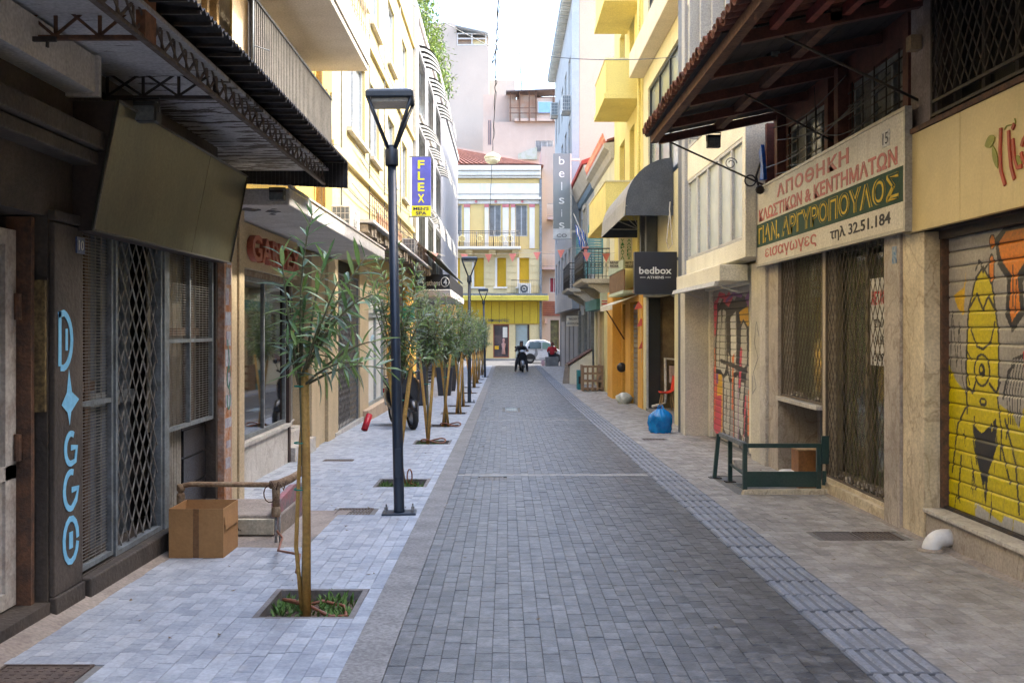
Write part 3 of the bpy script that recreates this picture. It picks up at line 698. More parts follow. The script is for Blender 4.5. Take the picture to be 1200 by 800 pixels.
# corrugated roofing: rows of ridged sheet, ridges running down the slope
mt['corr'] = M('black_corrugated_sheet', (.03, .03, .034), (.05, .045, .045), s=5, rough=.5, metal=.4)
cr = MB(); y = 1.0; per = .076; k = 0; n0 = 0
ny = int((10.5-1)/per*4)
for i in range(ny+1):
    y = 1+i*per/4; dz = .014*math.sin(i*math.pi/2)
    for (x, z) in ((-2.86, 3.47), (-1.66, 3.355), (-1.66, 3.349), (-2.86, 3.464)): cr.v.append((x, y, z+dz))
for i in range(ny):
    b = i*4; cr.face([b, b+1, b+5, b+4]); cr.face([b+2, b+3, b+7, b+6]); cr.face([b+1, b+2, b+6, b+5])
cr.build('corrugated_roof', mt['corr'], CN)
ev = MB()
for i in range(44):
    y = 1.2+i*.212; ev.box(-1.885, -1.665, y, y+.02, 3.318, 3.338)
ev.parts('eaves_lath', mt['iron_dark'], CN)
fl = MB(); nn = 30
for i in range(nn):
    x = -2.86+i*(1.2/nn); fl.prism([(x, 10.5, 3.08+.05*(1-i/nn)), (x+.038, 10.5, 3.08+.05*(1-i/nn)), (x+.038, 10.5, 3.35+.1*(1-i/nn)), (x, 10.5, 3.35+.1*(1-i/nn))], (0, .012+.012*(i % 2), 0))
fl.build('end_flashing', mt['corr'], CN)
# floodlights under the canopies
def flood(lbl, c, sx, sz, yaw=0, tilt=0):
    o = thing('floodlight', lbl, 'floodlight', c)
    x, y, z = c
    b = MB(); b.obox((x, y, z), (sx, .09, sz), (tilt, 0, yaw)); h = b.build('housing', mt['black'], o, bev=.01)
    f = MB(); f.obox((x, y-.055, z-.015), (sx*.88, .015, sz*.7), (tilt, 0, yaw)); f.build('lens', M('lamp_glass', (.16, .18, .19), rough=.15, s=9), h)
    fins = MB()
    for k in range(6): fins.obox((x-sx*.4+sx*.16*k, y+.07, z), (.008, .05, sz*.8), (tilt, 0, yaw))
    fins.build('cooling_fin', mt['black'], h)
    MB().tube([(x-sx*.5, y, z), (x-sx*.55, y, z+sz*.7), (x+sx*.55, y, z+sz*.7), (x+sx*.5, y, z)], .008, 6).build('bracket', mt['black'], o)
    return o
flood('black floodlight hanging under the iron canopy before the slanting sign box', (XP(175, 6.5), 6.45, ZP(132, 6.45)), .15, .13)
flood('small floodlight on the end of the concrete awning above the red letters', (XP(325, 9.5), 9.5, ZP(229, 9.5)), .14, .1)

# ------------------------------------------------------------------ standpipe, meter box, cardboard box
mt['rust_pipe'] = M('rust_brown_pipe', (.2, .12, .065), (.28, .2, .12), s=12, rough=.75, bump=.6, bs=45)
PS = thing('standpipe', 'rusty brown water pipe with taped elbow and valve, running behind the cardboard box', 'pipe', (-2.4, 8.2, gz(8.2)))
py_ = 8.05
za = gz(8.05)-.05; zb = ZP(567, py_)
MB().tube([(XP(212, py_), py_, za), (XP(212, py_), py_, zb-.05), (XP(215, py_), py_, zb-.012), (XP(224, py_), py_, zb), (XP(318, py_), py_, zb-.005)], .021, 10).build('pipe', mt['rust_pipe'], PS)
MB().lathe([(.03, 0), (.034, .02), (.034, .07), (.028, .09)], (XP(212, py_), py_, zb-.16), 12).lathe([(.026, 0), (.033, .015), (.033, .05), (.026, .06)], (XP(212, py_), py_, zb-.06), 12).build('collar', mt['rust_pipe'], PS)
vx = XP(325, py_)
MB().tube([(vx-.06, py_, zb-.005), (vx+.01, py_, zb), (vx+.09, py_+.1, zb+.03), (vx+.16, py_+.3, zb+.07)], [.032, .036, .034, .03], 10).tube([(vx-.01, py_, zb), (vx-.01, py_, zb-.19)], [.035, .028], 10).lathe([(.034, 0), (.038, .02), (.038, .06), (.034, .08)], (vx-.01, py_, zb-.26), 10).build('valve', mt['rust_pipe'], PS)
wr = MB(); wr.tube([(vx-.05, py_-.03, zb+.02)]+[(vx-.05+.05*math.cos(t), py_-.04, zb-.07+.07*math.sin(t)) for t in np.linspace(1.5, 6, 10)], .005, 5)
wr.tube([(vx-.04+.02*k, py_-.04-.01*(k % 2), zb+.03-.035*(k % 3)) for k in range(7)], .006, 5); wr.build('wire_tie', mt['rust'], PS)
MB().tube([(vx-.012, py_, zb-.26), (vx-.012, py_, za)], .012, 8).tube([(vx+.02, py_, zb-.24), (vx+.02, py_, za)], .008, 8).build('riser', mt['kerb'], PS)
mbx = thing('meter_chamber', 'low cement box with cream meter cover beside the cardboard box', 'utility box', (-2.3, 8.7, gz(8.7)))
x0, x1 = XP(268, 8.3), XP(322, 8.3)
MB().box(x0-.25, x1+.03, 8.35, 9.15, gz(8.4)-.05, gz(8.4)+.17).build('base', mt['cement'], mbx, bev=.02)
MB().box(x0-.02, x1-.01, 8.3, 8.349, gz(8.3)+.01, gz(8.3)+.14).build('cover', M('cream_plastic', (.55, .5, .38), s=5, streak=.3), mbx, bev=.006)
text('TA.', 'F', 8.3, x0+.01, x0+.1, gz(8.3)+.045, gz(8.3)+.105, .001, .002, mt['black'], mbx)
gp = MB(); gp.prism([(-1.955, 8.33, gz(8.4)-.05), (-1.955, 9.7, gz(8.4)-.05), (-1.955, 9.7, gz(8.4)+.24), (-1.955, 9.0, gz(8.4)+.32), (-1.955, 8.33, gz(8.4)+.27)], (.05, 0, 0)); gp.build('graffiti_slab', M('graffiti_stone', (.2, .18, .18), (.42, .14, .16), s=5, streak=.6, sc=(.3, .32, .4)), mbx, 'dark stone block daubed with pink and grey paint')
# cardboard box
cb = thing('cardboard_box', 'open brown cardboard box standing on the left pavement against the pipe', 'box', (-2.45, 7.7, gz(7.7)))
mt['card'] = M('cardboard', (.38, .2, .075), (.32, .165, .06), s=3, rough=.85, bump=.1, fine=.1)
bx0, bx1, by0, by1, bz0, bz1 = XP(203, 7.55), XP(266, 7.55), 7.45, 7.86, gz(7.6)+.002, gz(7.6)+.37
c = MB(); t = .006
c.box(bx0, bx1, by0, by0+t, bz0, bz1).box(bx0, bx1, by1-t, by1, bz0, bz1).box(bx0, bx0+t, by0+t, by1-t, bz0, bz1).box(bx1-t, bx1, by0+t, by1-t, bz0, bz1).box(bx0+t, bx1-t, by0+t, by1-t, bz0, bz0+t); c.build('carton', mt['card'], cb)
f_ = MB(); f_.quad((bx0+.004, by0+.006, bz1), (bx1-.004, by0+.006, bz1), (bx1-.03, by0+.05, bz1-.12), (bx0+.03, by0+.05, bz1-.12)).quad((bx0+.004, by1-.005, bz1), (bx1-.004, by1-.005, bz1), (bx1-.02, by1-.03, bz1-.13), (bx0+.02, by1-.03, bz1-.13)).quad((bx1-.004, by0+.02, bz1), (bx1-.004, by1-.02, bz1), (bx1+.012, by1-.03, bz1-.16), (bx1+.012, by0+.03, bz1-.16)); f_.build('flap', mt['card'], cb)
MB().box((bx0+bx1)/2-.022, (bx0+bx1)/2+.022, by0-.0015, by0-.0002, bz0, bz1).build('parcel_tape', M('brown_tape', (.2, .095, .035), rough=.3, s=5), cb)

# ================================================================== LEFT 2: yellow building with the lettered shop
B = thing('yellow_building', 'yellow balconied building above the cream shop with red raised letters', 'building', (-2.95, 13, 0))
mt['cream_panel'] = M('cream_panel', (.58, .46, .29), (.5, .4, .25), s=2, rough=.6, streak=.2, sc=(.2, .15, .1))
mt['marble'] = M('grey_beige_marble', (.5, .45, .39), (.36, .32, .28), s=2.2, vein=(.25, .2, .16), rough=.5, bump=.05, streak=.45, sc=(.24, .18, .13), th=.53)
mt['marble_w'] = M('pale_marble', (.6, .57, .52), (.47, .44, .39), s=2.5, vein=(.36, .32, .28), rough=.45, bump=.05, streak=.3, sc=(.3, .25, .2))
XB = -2.95
w1 = MB(); walls(w1, 'L', XB+.1, 9.68, 16.4, 3.2, 10, [(10.4, 12.6, 3.6, 6.0)], th=.3); w1.build('upper_wall', mt['yellow'], B)
MB().box(-9, -3.31, 9.62, 16.4, -.8, 10).box(XB-.3, XB, 9.6, 16.4, 2.95, 3.19).build('building_body', mt['cream'], B)
MB().box(XB-.3, XL+.0, 9.56, 9.85, -.4, 2.9).box(XB-.28, XL+.02, 9.86, 10.05, -.4, 2.9).build('corner_pier', mt['cream_panel'], B, bev=.006)
MB().box(XB-.25, XB+.02, 10.05, 13.45, -.5, .28).box(XB-.25, XB+.06, 10.05, 13.5, .285, .33).build('plinth', mt['marble_w'], B)
mt['shopglass'] = glass_mat('shop_glass', (.75, .85, .8), 1.3)
wn = MB(); frame(wn, 'L', XB, 10.1, 13.4, .335, 2.2, .05, -.05, .0, [('v', 12.2)]); wn = wn.build('shop_window', mt['grey_paint'], B)
MB().fbox('L', XB, 10.14, 13.36, .38, 2.16, -.03, -.022).build('pane', mt['shopglass'], wn)
MB().fbox('L', XB+.02, 13.42, 13.52, -.2, 2.25, -.06, .02).build('door_post', M('brown_black_post', (.05, .03, .025), s=5), B)
MB().fbox('L', XB+.0, 10.05, 13.75, 2.2, 2.27, -.1, .02).build('shutter_rail', M('worn_wood', (.2, .13, .08), (.3, .25, .2), s=9), B)
sg = thing('shop_sign', 'cream fascia with raised brick-red letters under the concrete awning, left side', 'sign', (XB, 12.3, 2.3))
MB().box(XB+.022, XB+.08, 10.75, 13.75, 2.275, 2.775).build('panel', mt['cream_panel'], sg)
text('GARTEX', 'L', XB+.08, 11.05, 13.6, 2.36, 2.66, .0, .07, M('brick_red_letters', (.42, .1, .05), (.33, .07, .04), s=6, rough=.5), sg, bold=.02)
# recessed entrance with things behind glass
MB().box(-3.3, -3.28, 10.06, 13.4, .33, 2.2).build('display_back', M('display_back', (0.62, 0.64, 0.6), (0.4, 0.42, 0.38), s=2), B)
sh = MB()
for z in (.75, 1.25, 1.6): sh.box(-3.27, -3.05, 12.0, 13.3, z, z+.025)
for y in (10.7, 11.5): sh.box(-3.26, -3.2, y, y+.3, .4, 1.9)
sh.build('display_shelf', M('shelf_grey', (.5, .52, .5), s=3), B)
MB().box(-3.3, XB-.4+.42, 13.53, 13.6, .0, 2.3).build('door_jamb', mt['cream_panel'], B)
MB().box(-3.3, -3.2, 13.61, 15.0, .05, 2.75).build('entrance_door', M('grey_glass_door', (.3, .32, .33), (.2, .22, .22), s=2, rough=.2), B)
MB().box(-3.6, XB+.1, 13.53, 15.0, -.6, -.02).box(-3.3, XB-.02, 13.54, 14.9, -.02, .16).build('entrance_step', mt['marble_w'], B, bev=.005)
hs = MB(); hs.tube([(-2.98, 13.7+.35*math.cos(t), .2+.02*t) for t in np.linspace(0, 6, 24)], .012, 6)
tag(hs.build('white_hose', mt['marble_w']), 'white cable lying on the entrance step of the lettered shop', 'cable')
pr = MB()
for y0, y1, dx in ((15.0, 15.6, .04), (15.64, 16.3, .0), (16.34, 17.0, .05)): pr.box(-3.3, XB+dx, y0, y1, -.6, 2.75)
pr.parts('pier', mt['cream_panel'], B, bev=.008)
# concrete awning slab with rotten patches
SL = thing('concrete_awning', 'white concrete awning slab with two rotten holes above the lettered shop', 'awning', (-2.4, 13, 2.8))
MB().box(XB-.05, -2.08, 9.62, 17.2, 2.79, 2.955).build('slab', mt['white_slab'], SL, bev=.012)
hl = MB()
for cx, cy, rx, ry in ((-2.55, 9.95, .09, .13), (-2.36, 10.1, .07, .1), (-2.46, 9.93, .02, .03), (-2.3, 9.9, .03, .02), (-2.42, 10.35, .03, .04)):
    hl.prism([(cx+rx*math.cos(a)*(1+.25*math.sin(3*a)), cy+ry*math.sin(a)*(1+.2*math.cos(4*a)), 2.7885) for a in np.linspace(0, 6.28, 18)[:-1]], (0, 0, -.003))
hl.build('rotten_patch', mt['iron_dark'], SL)
MB().box(-2.095, -2.065, 9.6, 17.22, 2.96, 2.985).build('drip_edge', M('drip', (.5, .45, .4), streak=.6, s=4), SL)
# corrugated balcony screen
BS = thing('balcony_screen', 'grey corrugated sheet balcony railing on the yellow wall above the iron canopy', 'balcony railing', (-2.4, 11.4, 3.6))
cs_ = MB(); N = 150
for i in range(N+1):
    y = 9.3+4.25*i/N; dx = .022*math.sin(i*math.pi/2.0)
    cs_.v += [(-2.4+dx, y, 3.7), (-2.4+dx, y, 4.70), (-2.404+dx, y, 4.70), (-2.404+dx, y, 3.7)]
for i in range(N):
    b = i*4; cs_.face([b, b+4, b+5, b+1]); cs_.face([b+3, b+2, b+6, b+7]); cs_.face([b+1, b+5, b+6, b+2])
for i in range(56): MB().box(-2.378, -2.36, 9.32+i*.0757, 9.362+i*.0757, 3.68, 4.71).build('slat', M('slat_grey', (0.19, 0.175, 0.15), (0.13, 0.12, 0.105), s=3, streak=.3), BS)
cs_.build('corrugated_panel', M('grey_corrugated', (.12, .11, .1), (.09, .08, .075), s=2.5, rough=.5, streak=.35, sc=(.09, .07, .06)), BS)
MB().box(-2.44, -2.35, 9.28, 13.57, 4.70, 4.725).tube([(-2.36, 9.32, 3.65), (-2.36, 9.32, 4.85)], .012, 6).tube([(-2.36, 13.5, 3.65), (-2.36, 13.5, 4.8)], .012, 6).tube([(-2.36, 9.32, 4.25), (-2.25, 9.5, 4.25)], .006, 5).tube([(-2.36, 13.5, 4.1), (-2.25, 13.6, 4.1)], .006, 5).build('rail', mt['grey_paint'], BS)
MB().box(-2.85, -2.36, 9.3, 13.55, 3.58, 3.7).build('balcony_floor', mt['white_slab'], BS)
# upper balcony
UB = thing('balcony', 'white concrete balcony jutting from the yellow wall at the top of the picture', 'balcony', (-2.4, 9, 5.2))
MB().box(-2.85, -1.92, 2, 13.95, 5.2, 5.28).box(-1.99, -1.90, 2, 13.96, 5.281, 5.58).box(-2.849, -1.991, 13.86, 13.955, 5.281, 5.58).build('slab', M('warm_white_concrete', (.62, .57, .5), (.55, .5, .43), s=2, streak=.15), UB, bev=.01)
rl = MB(); rl.tube([(-1.95, 2, 6.45), (-1.95, 13.9, 6.45)], .018, 6).tube([(-1.95, 2, 5.68), (-1.95, 13.9, 5.68)], .012, 6)
for i in range(60): y = 2.1+i*.2; rl.tube([(-1.95, y, 5.58), (-1.95, y+.06, 6.0), (-1.95, y, 6.44)], .008, 5)
rl.build('railing', mt['white_iron'], UB)
# drainpipe and cables on the yellow / cream joint
dp = MB(); dp.tube([(-2.78, 14.9, 3.0), (-2.78, 14.9, 12)], .05, 8).tube([(-2.78, 15.3, 3.0), (-2.78, 15.3, 4.4), (-2.74, 15.6, 4.8), (-2.76, 15.4, 5.3)], .025, 6)
tag(dp.build('drainpipe', M('ochre_pipe', (.38, .25, .1), (.3, .18, .08), s=5)), 'ochre drainpipe on the yellow wall above the air conditioner', 'drainpipe')

fcb = MB(); rk = random.Random(31)
for k in range(9):
    z = rk.choice([3.7, 4.3, 5.0, 7.3, 7.9])+rk.uniform(-.1, .1); a = rk.uniform(15, 22); b = a+rk.uniform(5, 12); n_ = 10
    fcb.tube([(-2.84, a+(b-a)*t, z+.25*(rk.random()-.5)*0-.16*4*t*(1-t)+.1*t*k/9) for t in np.linspace(0, 1, n_)], .009, 4)
for y in (17.4, 21.0, 23.6, 27.2): fcb.tube([(-2.86, y, 3.5), (-2.86, y+.02, 7.0), (-2.86, y-.05, 11)], .014, 5)
tag(fcb.build('facade_cable', mt['grey_paint']), 'grey cables looping along the cream facade behind the near lamp', 'cable')
# ------------------------------------------------------------------ air conditioners
def aircon(lbl, c, sx, sy, sz, side='L', group=None):
    """c = lower corner nearest the wall and camera; fan grille faces the street, louvres face the camera"""
    x, y, z = c; o = thing('air_conditioner', lbl, 'air conditioner', c, group)
    d = 1 if side == 'L' else -1
    b = MB().box(x, x+d*sx, y, y+sy, z+.03, z+sz).build('casing', MATS.get('ac_white') or M('ac_white', (.66, .65, .6), (.55, .53, .48), s=4, rough=.5, streak=.25), o, bev=.008)
    g = MB()
    for k in range(5): zz = z+.05+(sz-.07)*k/4; g.box(x+d*.02, x+d*(sx-.02), y-.008, y-.001, zz-.006, zz+.006)
    for k in range(5): xx = x+d*(.02+(sx-.04)*k/4); g.box(xx-.005, xx+.005, y-.006, y-.0005, z+.05, z+sz-.02)
    g.build('side_grille', MATS['ac_white'], b)
    MB().box(x+d*.025, x+d*(sx-.025), y-.0015, y-.0003, z+.05, z+sz-.02).build('coil', mt['grey_paint'], b)
    xf = x+d*sx; cy, cz = y+sy*.5, z+.03+(sz-.03)*.5; r = min(sy, sz)*.4; f = MB()
    f.prism([(xf+d*.001, cy+r*math.cos(a), cz+r*math.sin(a)) for a in np.linspace(0, 6.283, 21)[:-1]], (d*.003, 0, 0)); f.build('fan_opening', mt['black'], b)
    f = MB()
    for q in (.35, .7, 1.0): f.tube([(xf+d*.008, cy+q*r*math.cos(a), cz+q*r*math.sin(a)) for a in np.linspace(0, 6.283, 19)], .004, 4)
    for k in range(4): a = k*math.pi/4; f.tube([(xf+d*.008, cy-r*math.cos(a), cz-r*math.sin(a)), (xf+d*.008, cy+r*math.cos(a), cz+r*math.sin(a))], .004, 4)
    f.build('fan_guard', MATS['ac_white'], b)
    MB().box(x, x+d*sx, y+.03, y+.06, z, z+.03).box(x, x+d*sx, y+sy-.06, y+sy-.03, z, z+.03).build('foot', mt['grey_paint'], o)
    return o
M('ac_white', (.66, .65, .6), (.55, .53, .48), s=4, rough=.5, streak=.25)
ac = aircon('white air conditioner standing on the concrete awning beside the yellow wall', (-2.66, 15.2, 3.02), .30, .95, .46)

# ================================================================== LEFT 3: cream apartment building, plain
C3 = thing('cream_building', 'tall cream apartment building behind the near street lamp, with crumbling ledge', 'building', (-2.9, 24, 0))
XC = -2.9
mt['cream_l'] = M('light_cream_render', (0.58, 0.49, 0.25), (0.52, 0.43, 0.22), s=.9, streak=.3, sc=(.5, .42, .28), bump=.1)
H3 = [(a, b, z, z+1.6) for z in (5.3, 8.2) for a, b in ((18.3, 20.6), (21.4, 22.9), (24.6, 26.1), (28, 29.4))]+[(17.6, 31, -.9, 2.9)]
w3_ = MB(); walls(w3_, 'L', XC, 16.42, 31.3, 2.9, 12.2, H3, th=.3); w3_.build('wall', mt['cream_l'], C3)
MB().box(-9, XC-.31, 16.42, 31.3, -.8, 12.1).build('building_body', mt['cream_l'], C3)
mt['white_frame'] = M('white_window_frame', (0.518, 0.518, 0.504), s=5, rough=.5)
mt['pane_sky'] = M('pane_bluish', (.24, .28, .3), (.32, .36, .38), s=.8, rough=.12, bump=0, fine=0)
mt['shutter_w'] = M('white_shutter', (.7, .7, .66), (.6, .6, .56), s=3)
for h in H3[:-1]: window(C3, 'L', XC, h[0], h[1], h[2], h[3], mt['white_frame'], mt['pane_sky'], mull=1, sill=.1)
cn = MB()
for z in (4.6, 7.5, 10.4): cn.box(XC, XC+.07, 16.45, 31.3, z, z+.12)
cn.parts('string_course', mt['cream_l'], C3)
mt['rubble'] = M('crumbling_concrete', (.3, .25, .19), (.16, .13, .1), s=6, bump=1, bs=18, rough=.95)
rb = MB(); rr = random.Random(8)
for i in range(56):
    y = 17.3+i*.25; d = rr.uniform(.5, .57); rb.box(XC, XC+d, y+.001, y+.249, 3.22+rr.uniform(0, .06), 3.42+rr.uniform(-.01, .01))
rb.build('crumbling_ledge', mt['rubble'], C3)
lg = MB(); lg.box(XC, XC+.62, 17.25, 31.2, 3.44, 3.49); lg.build('ledge_cap', mt['white_slab'], C3)
fr = MB()
for i in range(45):
    y = 17.3+i*.3; fr.tube([(XC+.55, y, 3.49), (XC+.55, y, 3.95)], .007, 4)
fr.tube([(XC+.55, 17.3, 3.95), (XC+.55, 30.8, 3.92)], .012, 5); fr.build('railing', mt['rust'], C3)
MB().box(XC+.38, XC+.42, 19.5, 24.0, 3.5, 3.86).build('rust_panel', M('orange_rust_panel', (.42, .2, .09), (.3, .2, .13), s=4), C3)
# ground floor behind the trees
gf_ = MB(); gf_.box(-3.2, XB, 20.2, 21.5, -.8, 2.9).box(-3.2, XB+.02, 24.3, 24.6, -.8, 2.9).box(-3.19, XB, 17.01, 17.6, -.8, 2.9).parts('pier', mt['cream_panel'], C3)
lg2 = frame(MB(), 'L', XB-.04, 17.65, 20.15, -.25, 2.6, .04, -.02, .02).build('lattice_gate', mt['grey_paint'], C3)
lattice(MB(), 'L', XB-.04, 17.69, 20.11, -.2, 2.56, .16, .22, .014, -.012, .006).build('lattice', mt['wire'], lg2)
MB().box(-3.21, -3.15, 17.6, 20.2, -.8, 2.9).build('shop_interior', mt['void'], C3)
gd = MB(); frame(gd, 'L', XB-.05, 21.52, 24.28, -.12, 2.35, .1, -.03, .03, [('v', 22.9), ('h', 1.9)]); gd = gd.build('double_door', M('grey_green_door', (.32, .36, .36), (.25, .28, .28), s=4, rough=.5), C3)
MB().fbox('L', XB-.06, 21.6, 24.2, -.05, 2.3, -.03, -.012).build('pane', mt['shutter_w'], gd)
MB().fbox('L', XB-.0, 21.5, 24.3, 2.36, 2.9, -.2, 0).build('transom', mt['cream_panel'], C3)
MB().box(-3.2, XB+.12, 20.6, 25.2, -.8, gz(23)+.26).build('doorstep', M('beige_step', (.55, .42, .29), (.45, .34, .24), s=4), C3, bev=.01)
MB().box(-3.2, XB+.03, 17.2, 20.59, -.8, gz(19)+.08).build('doorstep', mt['marble_w'], C3)
mt['orange'] = M('orange_ochre_render', (.72, .40, .07), (.62, .33, .06), s=1.5, streak=.25, sc=(.4, .22, .08))
orp = MB()
for a, b in ((24.7, 25.5), (26.9, 27.6), (29.6, 31.2)): orp.box(-3.2, XB+.02, a, b, -.8, 2.9)
orp.parts('orange_pier', mt['orange'], C3)
for a, b in ((25.52, 26.88), (27.62, 29.58)):
    MB().fbox('L', XB-.1, a, b, -.5, 2.9, -.1, 0).build('shopfront', M('dark_poster_front', (.16, .05, .04), (.05, .05, .06), s=4, rough=.4), C3)
aircon('small white air conditioner on the crumbling ledge behind the lamp post', (-2.85, 27.6, 3.5), .35, .8, .6, group='air conditioners on the crumbling ledge')
aircon('farther small air conditioner on the ledge beside the purple sign', (-2.85, 30.2, 3.5), .35, .7, .6, group='air conditioners on the crumbling ledge')
tag(MB().box(-2.5, -2.2, 24.2, 24.23, 1.75, 2.15).build('pharmacy_plate', M('green_plate', (.03, .3, .16), s=4, rough=.4)), 'small green plate hanging beyond the near lamp post', 'sign')

# ------------------------------------------------------------------ FLEX sign
FX = thing('projecting_sign', 'tall purple-blue sign with yellow letters FLEX MEN\'S SPA beside the lamp post', 'sign', (-2.55, 30, 5))
fx0, fx1 = XP(482.5, 30), XP(504.5, 30); z0, z1, zm = ZP(253, 30), ZP(184, 30), ZP(241, 30)
MB().box(fx0, fx1, 30, 30.14, zm+.001, z1).build('panel', M('violet_blue', (.09, .1, .52), rough=.4, s=3, fine=.05, bump=0), FX)
mt['sign_yellow'] = M('sign_yellow', (.85, .78, .02), rough=.4, s=3, fine=.05, bump=0)
MB().box(fx0, fx1, 30, 30.14, z0, zm-.001).build('lower_panel', mt['sign_yellow'], FX)
MB().box(fx0-.02, fx1+.02, 30.0, 30.15, z1+.001, z1+.03).box(fx0-.02, fx1+.02, 30.0, 30.15, z0-.03, z0-.001).box(-2.9, fx0, 30.05, 30.1, z1, z1+.03).box(-2.9, fx0, 30.05, 30.1, z0-.03, z0).build('bracket', mt['grey_paint'], FX)
cx = (fx0+fx1)/2
for i, ch in enumerate('FLEX'):
    zt = ZP(188+i*13.2, 30); text(ch, 'F', 30, cx-.1, cx+.1, zt-.25, zt, .001, .012, mt['sign_yellow'], FX, bold=.025)
text("MEN'S", 'F', 30, fx0+.05, fx1-.05, zm-.14, zm-.04, .001, .008, M('navy_letter', (.03, .03, .12), s=3), FX, bold=.02)
text('SPA', 'F', 30, fx0+.12, fx1-.12, z0+.03, z0+.13, .001, .008, MATS['navy_letter'], FX, bold=.02)

# ================================================================== LEFT 4: white building with striped awnings
C4 = thing('white_building', 'white building with black and white striped awnings and a planted roof edge', 'building', (-2.9, 45, 0))
mt['white_r'] = M('white_render', (0.406, 0.411, 0.416), (0.364, 0.364, 0.374), s=1, streak=.15, bump=.05)
WY = [(33.2, 36.2), (37.4, 40.4), (41.6, 44.8)]
H4 = [(a+.15, b-.15, z-1.3, z+.7) for a, b in WY for z in (10.1, 7.5, 4.9)]
w4 = MB(); walls(w4, 'L', XC, 31.32, 61, 3.4, 12.0, H4, th=.3); w4.build('wall', mt['white_r'], C4)
MB().box(-9, XC-.31, 31.32, 61, -.9, 12.0).box(XC, XC+.1, 31.32, 32.2, 3.4, 12.0).build('building_body', mt['white_r'], C4)
for h in H4: window(C4, 'L', XC, *h, mt['white_frame'], mt['pane_sky'], mull=1, sill=.08)
MB().box(XC, XC+.08, 31.35, 61, 11.85, 12.05).build('coping', mt['white_slab'], C4)
gfl = MB(); gfl.box(-3.2, XB, 31.3, 33, -.9, 3.38).box(-3.2, XB, 45.2, 61, -.9, 3.38).build('ground_floor_wall', mt['orange'], C4)
MB().box(-3.25, -3.15, 33, 45.2, -.9, 3.38).build('shopfront', mt['black'], C4, 'dark glazed cafe front in plain black')
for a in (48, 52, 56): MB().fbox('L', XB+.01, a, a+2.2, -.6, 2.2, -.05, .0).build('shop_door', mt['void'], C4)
def translucent(m, f):
    nt = m.node_tree; L = nt.links; b = nt.nodes['Principled BSDF']; o = [n for n in nt.nodes if n.type == 'OUTPUT_MATERIAL'][0]
    t = node(nt, 'ShaderNodeBsdfTranslucent'); L.new(b.inputs['Base Color'].links[0].from_socket, t.inputs[0]); x = node(nt, 'ShaderNodeMixShader'); x.inputs[0].default_value = f
    L.new(b.outputs[0], x.inputs[1]); L.new(t.outputs[0], x.inputs[2]); L.new(x.outputs[0], o.inputs[0])
stripes = (M('awning_black', (.03, .03, .035), s=4, rough=.8), M('awning_white', (0.6, 0.6, 0.58), (0.52, 0.52, 0.5), s=4, rough=.8))
def hood(lbl, side, X, y0, y1, zt, rx, rz, nstripe, mats, val=.16, group=None, name='awning', endmat=None, ribs=False):
    """quarter-barrel awning: canopy arc from the wall (top) out to the front edge, hanging valance and closed ends"""
    o = thing(name, lbl, 'awning', (X, (y0+y1)/2, zt-rz), group); d = 1 if side == 'L' else -1
    arc = [(X+d*rx*math.sin(t), zt-rz+rz*math.cos(t)) for t in np.linspace(.02, math.pi/2, 11)]
    mb = MB(); dy = (y1-y0)/nstripe
    for k in range(nstripe):
        mb.mat(mats[k % len(mats)]); a, b = y0+k*dy, y0+(k+1)*dy
        for i in range(len(arc)-1): (xa, za), (xb, zb) = arc[i], arc[i+1]; mb.quad((xa, a, za), (xa, b, za), (xb, b, zb), (xb, a, zb))
    mb.build('canopy', None, o)
    vb = MB(); xe, ze = arc[-1]
    for k in range(nstripe):
        vb.mat(mats[k % len(mats)]); a, b = y0+k*dy, y0+(k+1)*dy; vb.prism([(xe, a, ze), (xe, b, ze), (xe+d*.02, b, ze-val), (xe+d*.02, a, ze-val)], (-d*.004, 0, 0))
    vb.build('valance', None, o)
    for yy in ((y0, y1) if endmat else ()):
        e = MB(); nst = max(4, int(round(rx/dy))) if endmat is None else 1
        for i in range(len(arc)-1):
            e.mat(endmat if endmat else mats[i % 2 if i % 2 < len(mats) else 0]); (xa, za), (xb, zb) = arc[i], arc[i+1]; e.quad((X, yy, zt-rz), (xa, yy, za), (xb, yy, zb))
        e.mat(endmat if endmat else mats[0]); e.quad((X+d*.01, yy, zt-rz), (xe, yy, ze), (xe, yy, ze-val), (X+d*.01, yy, ze-val))
        e.build('end_panel', None, o)
    if ribs:
        r = MB()
        for yy in (y0+.03, y1-.03):
            for t in (.45, .85, 1.2, 1.55): r.tube([(X+d*.03, yy, zt-rz), (X+d*(rx-.03)*math.sin(t), yy, zt-rz+(rz-.03)*math.cos(t))], .014, 5)
        r.tube([(X+d*(rx-.02), y0, zt-rz), (X+d*(rx-.02), y1, zt-rz)], .014, 5); r.build('rib', M('pale_rod', (.6, .6, .58), s=3), o)
    return o
nm = {0: 'top', 1: 'middle', 2: 'lowest'}; nn_ = {0: 'nearest', 1: 'middle', 2: 'farthest'}
for j, z in enumerate((10.1, 7.5, 4.9)):
    for i, (a, b) in enumerate(WY): hood('%s black and white striped awning of the %s row on the white building' % (nn_[i], nm[j]), 'L', XC+.003, a, b, z+.95, .72, .9, 9, stripes, val=.22, group='striped awnings on the white building')
translucent(stripes[1], .3)
mt['lime'] = M('lime_leaves', (.16, .26, .03), (.26, .36, .05), s=4, rough=.5)
